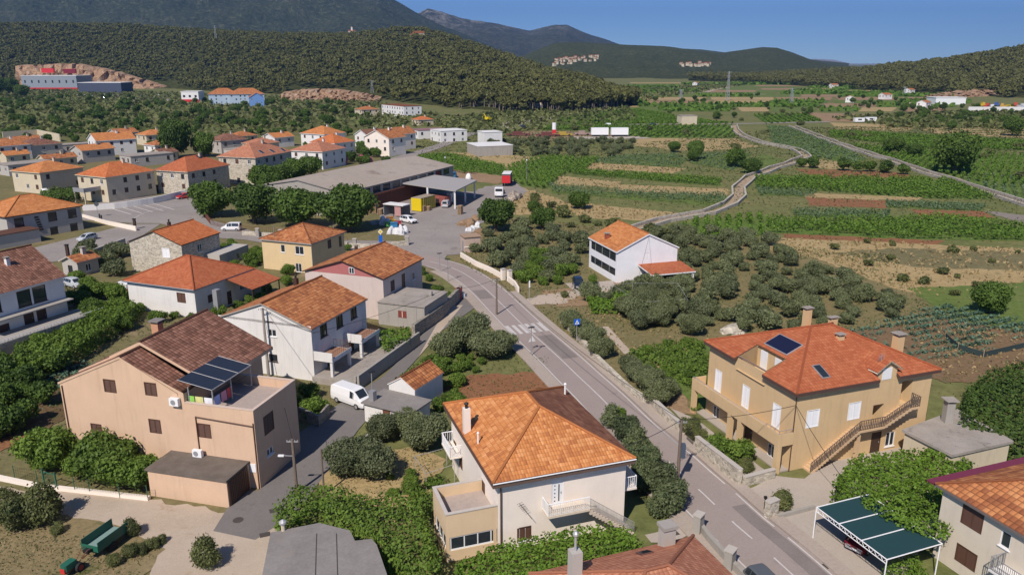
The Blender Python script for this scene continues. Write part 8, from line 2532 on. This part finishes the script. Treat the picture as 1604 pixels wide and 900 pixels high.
# quarry faces
def face_cut(name, label, x0, x1, ybase, ytops, mat, Y0, seed):
    r = random.Random(seed)
    m = MB(); n = 44
    cols = []
    for i in range(n + 1):
        px = lerp(x0, x1, i / n)
        yt = np.interp(i / n, np.linspace(0, 1, len(ytops)), ytops) + r.uniform(-.8, .8)
        yb = ybase[0] + (ybase[1] - ybase[0]) * i / n
        base_ = FAR(px, Y0, yb) if Y0 else P(px, yb)
        col = []
        for k in range(7):
            t_ = k / 6
            Y = base_.y + t_ * 30 + r.uniform(-7, 7) * (0 < k)
            col.append(FAR(px, Y, lerp(yb, yt, t_) + (r.uniform(-.5, .5) if 0 < k < 6 else 0)))
        cols.append(col)
    for i in range(n):
        for k in range(6): m.face([cols[i][k], cols[i + 1][k], cols[i + 1][k + 1], cols[i][k + 1]])
    for i in range(n):
        a_, b_ = cols[i][6], cols[i + 1][6]
        m.face([a_, b_, b_ + Vector((0, 12, 1)), a_ + Vector((0, 12, 1))])
    o = m.build(name, mat); tag(o, kind='structure')
QM = hillmat('quarry_rock', [(.22, .11, .06), (.44, .28, .17), (.60, .47, .36)], .09, ((.5, .42, .34), .55), 2.0)
face_cut('quarry_face', '', 24, 268, (138, 150), [104, 102, 101, 101, 106, 112, 121, 130, 140], QM, 1112, 1)
face_cut('quarry_face', '', 440, 595, (158, 160), [146, 142, 141, 142, 147, 154], QM, 0, 2)
face_cut('quarry_face', '', 1452, 1580, (154, 150), [152, 147, 143, 141, 140], QM, 0, 3)
# white depot on the right
hall('white open sided depot shed on the right hand slope', 1465, 1512, 153.5, 164, 16, WHITE, PALE)
wall('retaining_wall', 'long white retaining wall in front of the machine park', [(1516, 176), (1604, 176), (1640, 178)], 4.0, 1, W_WHITE)
for k in range(9):
    c_ = [(.55, .38, .03), (.45, .07, .04), (.6, .6, .62), (.08, .12, .35), (.5, .3, .05)][k % 5]; n_ = ['yellow', 'red', 'white', 'blue', 'orange'][k % 5]
    p = P(1536 + k * 9, 167 + (k % 3) * 2); t = thing('machine', n_ + ' vehicle in the machine park on the right hand slope', 'machine', (p.x, p.y, 0), k * .7, n_ + ' machines on the right slope')
    m = MB(); m.box(-3, -1.3, .6, 3, 1.3, 2.2); m.box(.5, -1.2, 2.2, 2.6, 1.2, 3.6); m.build('body', plain('mach_' + n_, c_, .6), t)
    for x in (-2, 2): m = MB(); m.tube([(x, -1.4, .6), (x, 1.4, .6)], .6, 8); m.build('wheel', RUBBER, t)
for k, (px, py, lab) in enumerate(((1303, 138, 'white house at the foot of the right pine wood'), (1385, 156, 'white hut near the start of the slope'), (1425, 147, 'pale house beside the gravel ramp'), (1450, 170, 'white house among bushes left of the depot shed'), (848, 171, 'low white house at the corner of the pine wood'), (1092, 135, 'white house in the far plain'), (1338, 161, 'white hut standing alone in the right plain'))):
    p = P(px, py); h = House('far_house', lab, 'house', None, None, None, 4.5, W_WHITE, T_OLD, 'gu', az=15 + 9 * k, L=11, W=8, rh=1.8, over=.3, caps=False, Aw=(p.x, p.y)); auto_windows(h); h.finish()
# hamlets on the far ridges
def hamlet(spots, Vg_label, size, group, dist):
    proto_ = None
    for k, (px, py, s) in enumerate(spots):
        p = FAR(px, dist(px, py), py)
        if proto_ is None:
            t = thing('village_house', Vg_label, 'house', p, .3, group)
            m = MB(); m.box(-6, -5, -4, 6, 5, 8); m.build('wall', W_SAND, t)
            m = MB()
            m.face([(-6.4, -5.4, 8), (6.4, -5.4, 8), (6.4, 0, 11), (-6.4, 0, 11)]); m.face([(6.4, 5.4, 8), (-6.4, 5.4, 8), (-6.4, 0, 11), (6.4, 0, 11)]); m.face([(-6.4, 5.4, 8), (-6.4, -5.4, 8), (-6.4, 0, 11)]); m.face([(6.4, -5.4, 8), (6.4, 5.4, 8), (6.4, 0, 11)])
            m.build('roof', T_OLD, t)
            for x in (-3.5, 0, 3.5): m = MB(); m.box(x - .7, -5.05, 3.5, x + .7, -5.003, 5.5); m.build('window', DBROWN, t)
            t.scale = (s, s, s); proto_ = t
        else: dup(proto_, p, random.uniform(-.6, 1.2), s)
def ondist(Vg):
    P2 = Vg[:-8].reshape(-1, 3)
    PX = 802 + P2[:, 0] / P2[:, 1] * KF
    PY = HOR + (HC - P2[:, 2]) / P2[:, 1] * KF
    return lambda px, py: float(P2[np.argmin((PX - px) ** 2 + (PY - py) ** 2), 1]) - 12
rr = random.Random(8)
hamlet([(rr.uniform(866, 936), 0, rr.uniform(.8, 1.3)) for _ in range(0)] or [(lambda x: (x, 99.5 - (x - 866) * .10 + rr.uniform(-5, 3.5), rr.uniform(.45, .8)))(866 + 70 * rr.random()) for _ in range(46)], 'tiny house of the hamlet on the wooded ridge', 1, 'hamlet on the wooded ridge', ondist(VIL))
hamlet([(lambda x: (x, 102 + rr.uniform(-2.6, 1.5), rr.uniform(.5, .8)))(1066 + 46 * rr.random()) for _ in range(16)], 'tiny house of the second hamlet below the right end of the ridge', 1, 'second hamlet on the ridge', ondist(VIL))
hamlet([(657, 62, 1.2), (652, 60, .9), (648, 61, .8)], 'pale house on top of the left pine hill', 1, 'houses on the pine hill top', ondist(PINE_L))
p = FAR(551, 2300, 54); t = thing('church', 'small church with a pale tower above the left pine wood', 'church', p, .2); t.scale = (.7, .7, .7)
m = MB(); m.box(-14, -7, -25, 14, 7, 12); m.build('nave', W_SAND, t); m = MB(); m.box(-2, -3.5, 12, 4, 3.5, 26); tw = m.build('tower', W_CREAM, t); m = MB(); m.tube([(1, 0, 26), (1, 0, 31)], [4, .2], 8); m.build('spire', CONC, tw)
m = MB(); m.face([(-14.5, -7.5, 12), (14.5, -7.5, 12), (14.5, 0, 17), (-14.5, 0, 17)]); m.face([(14.5, 7.5, 12), (-14.5, 7.5, 12), (-14.5, 0, 17), (14.5, 0, 17)]); m.build('roof', T_OLD, t)
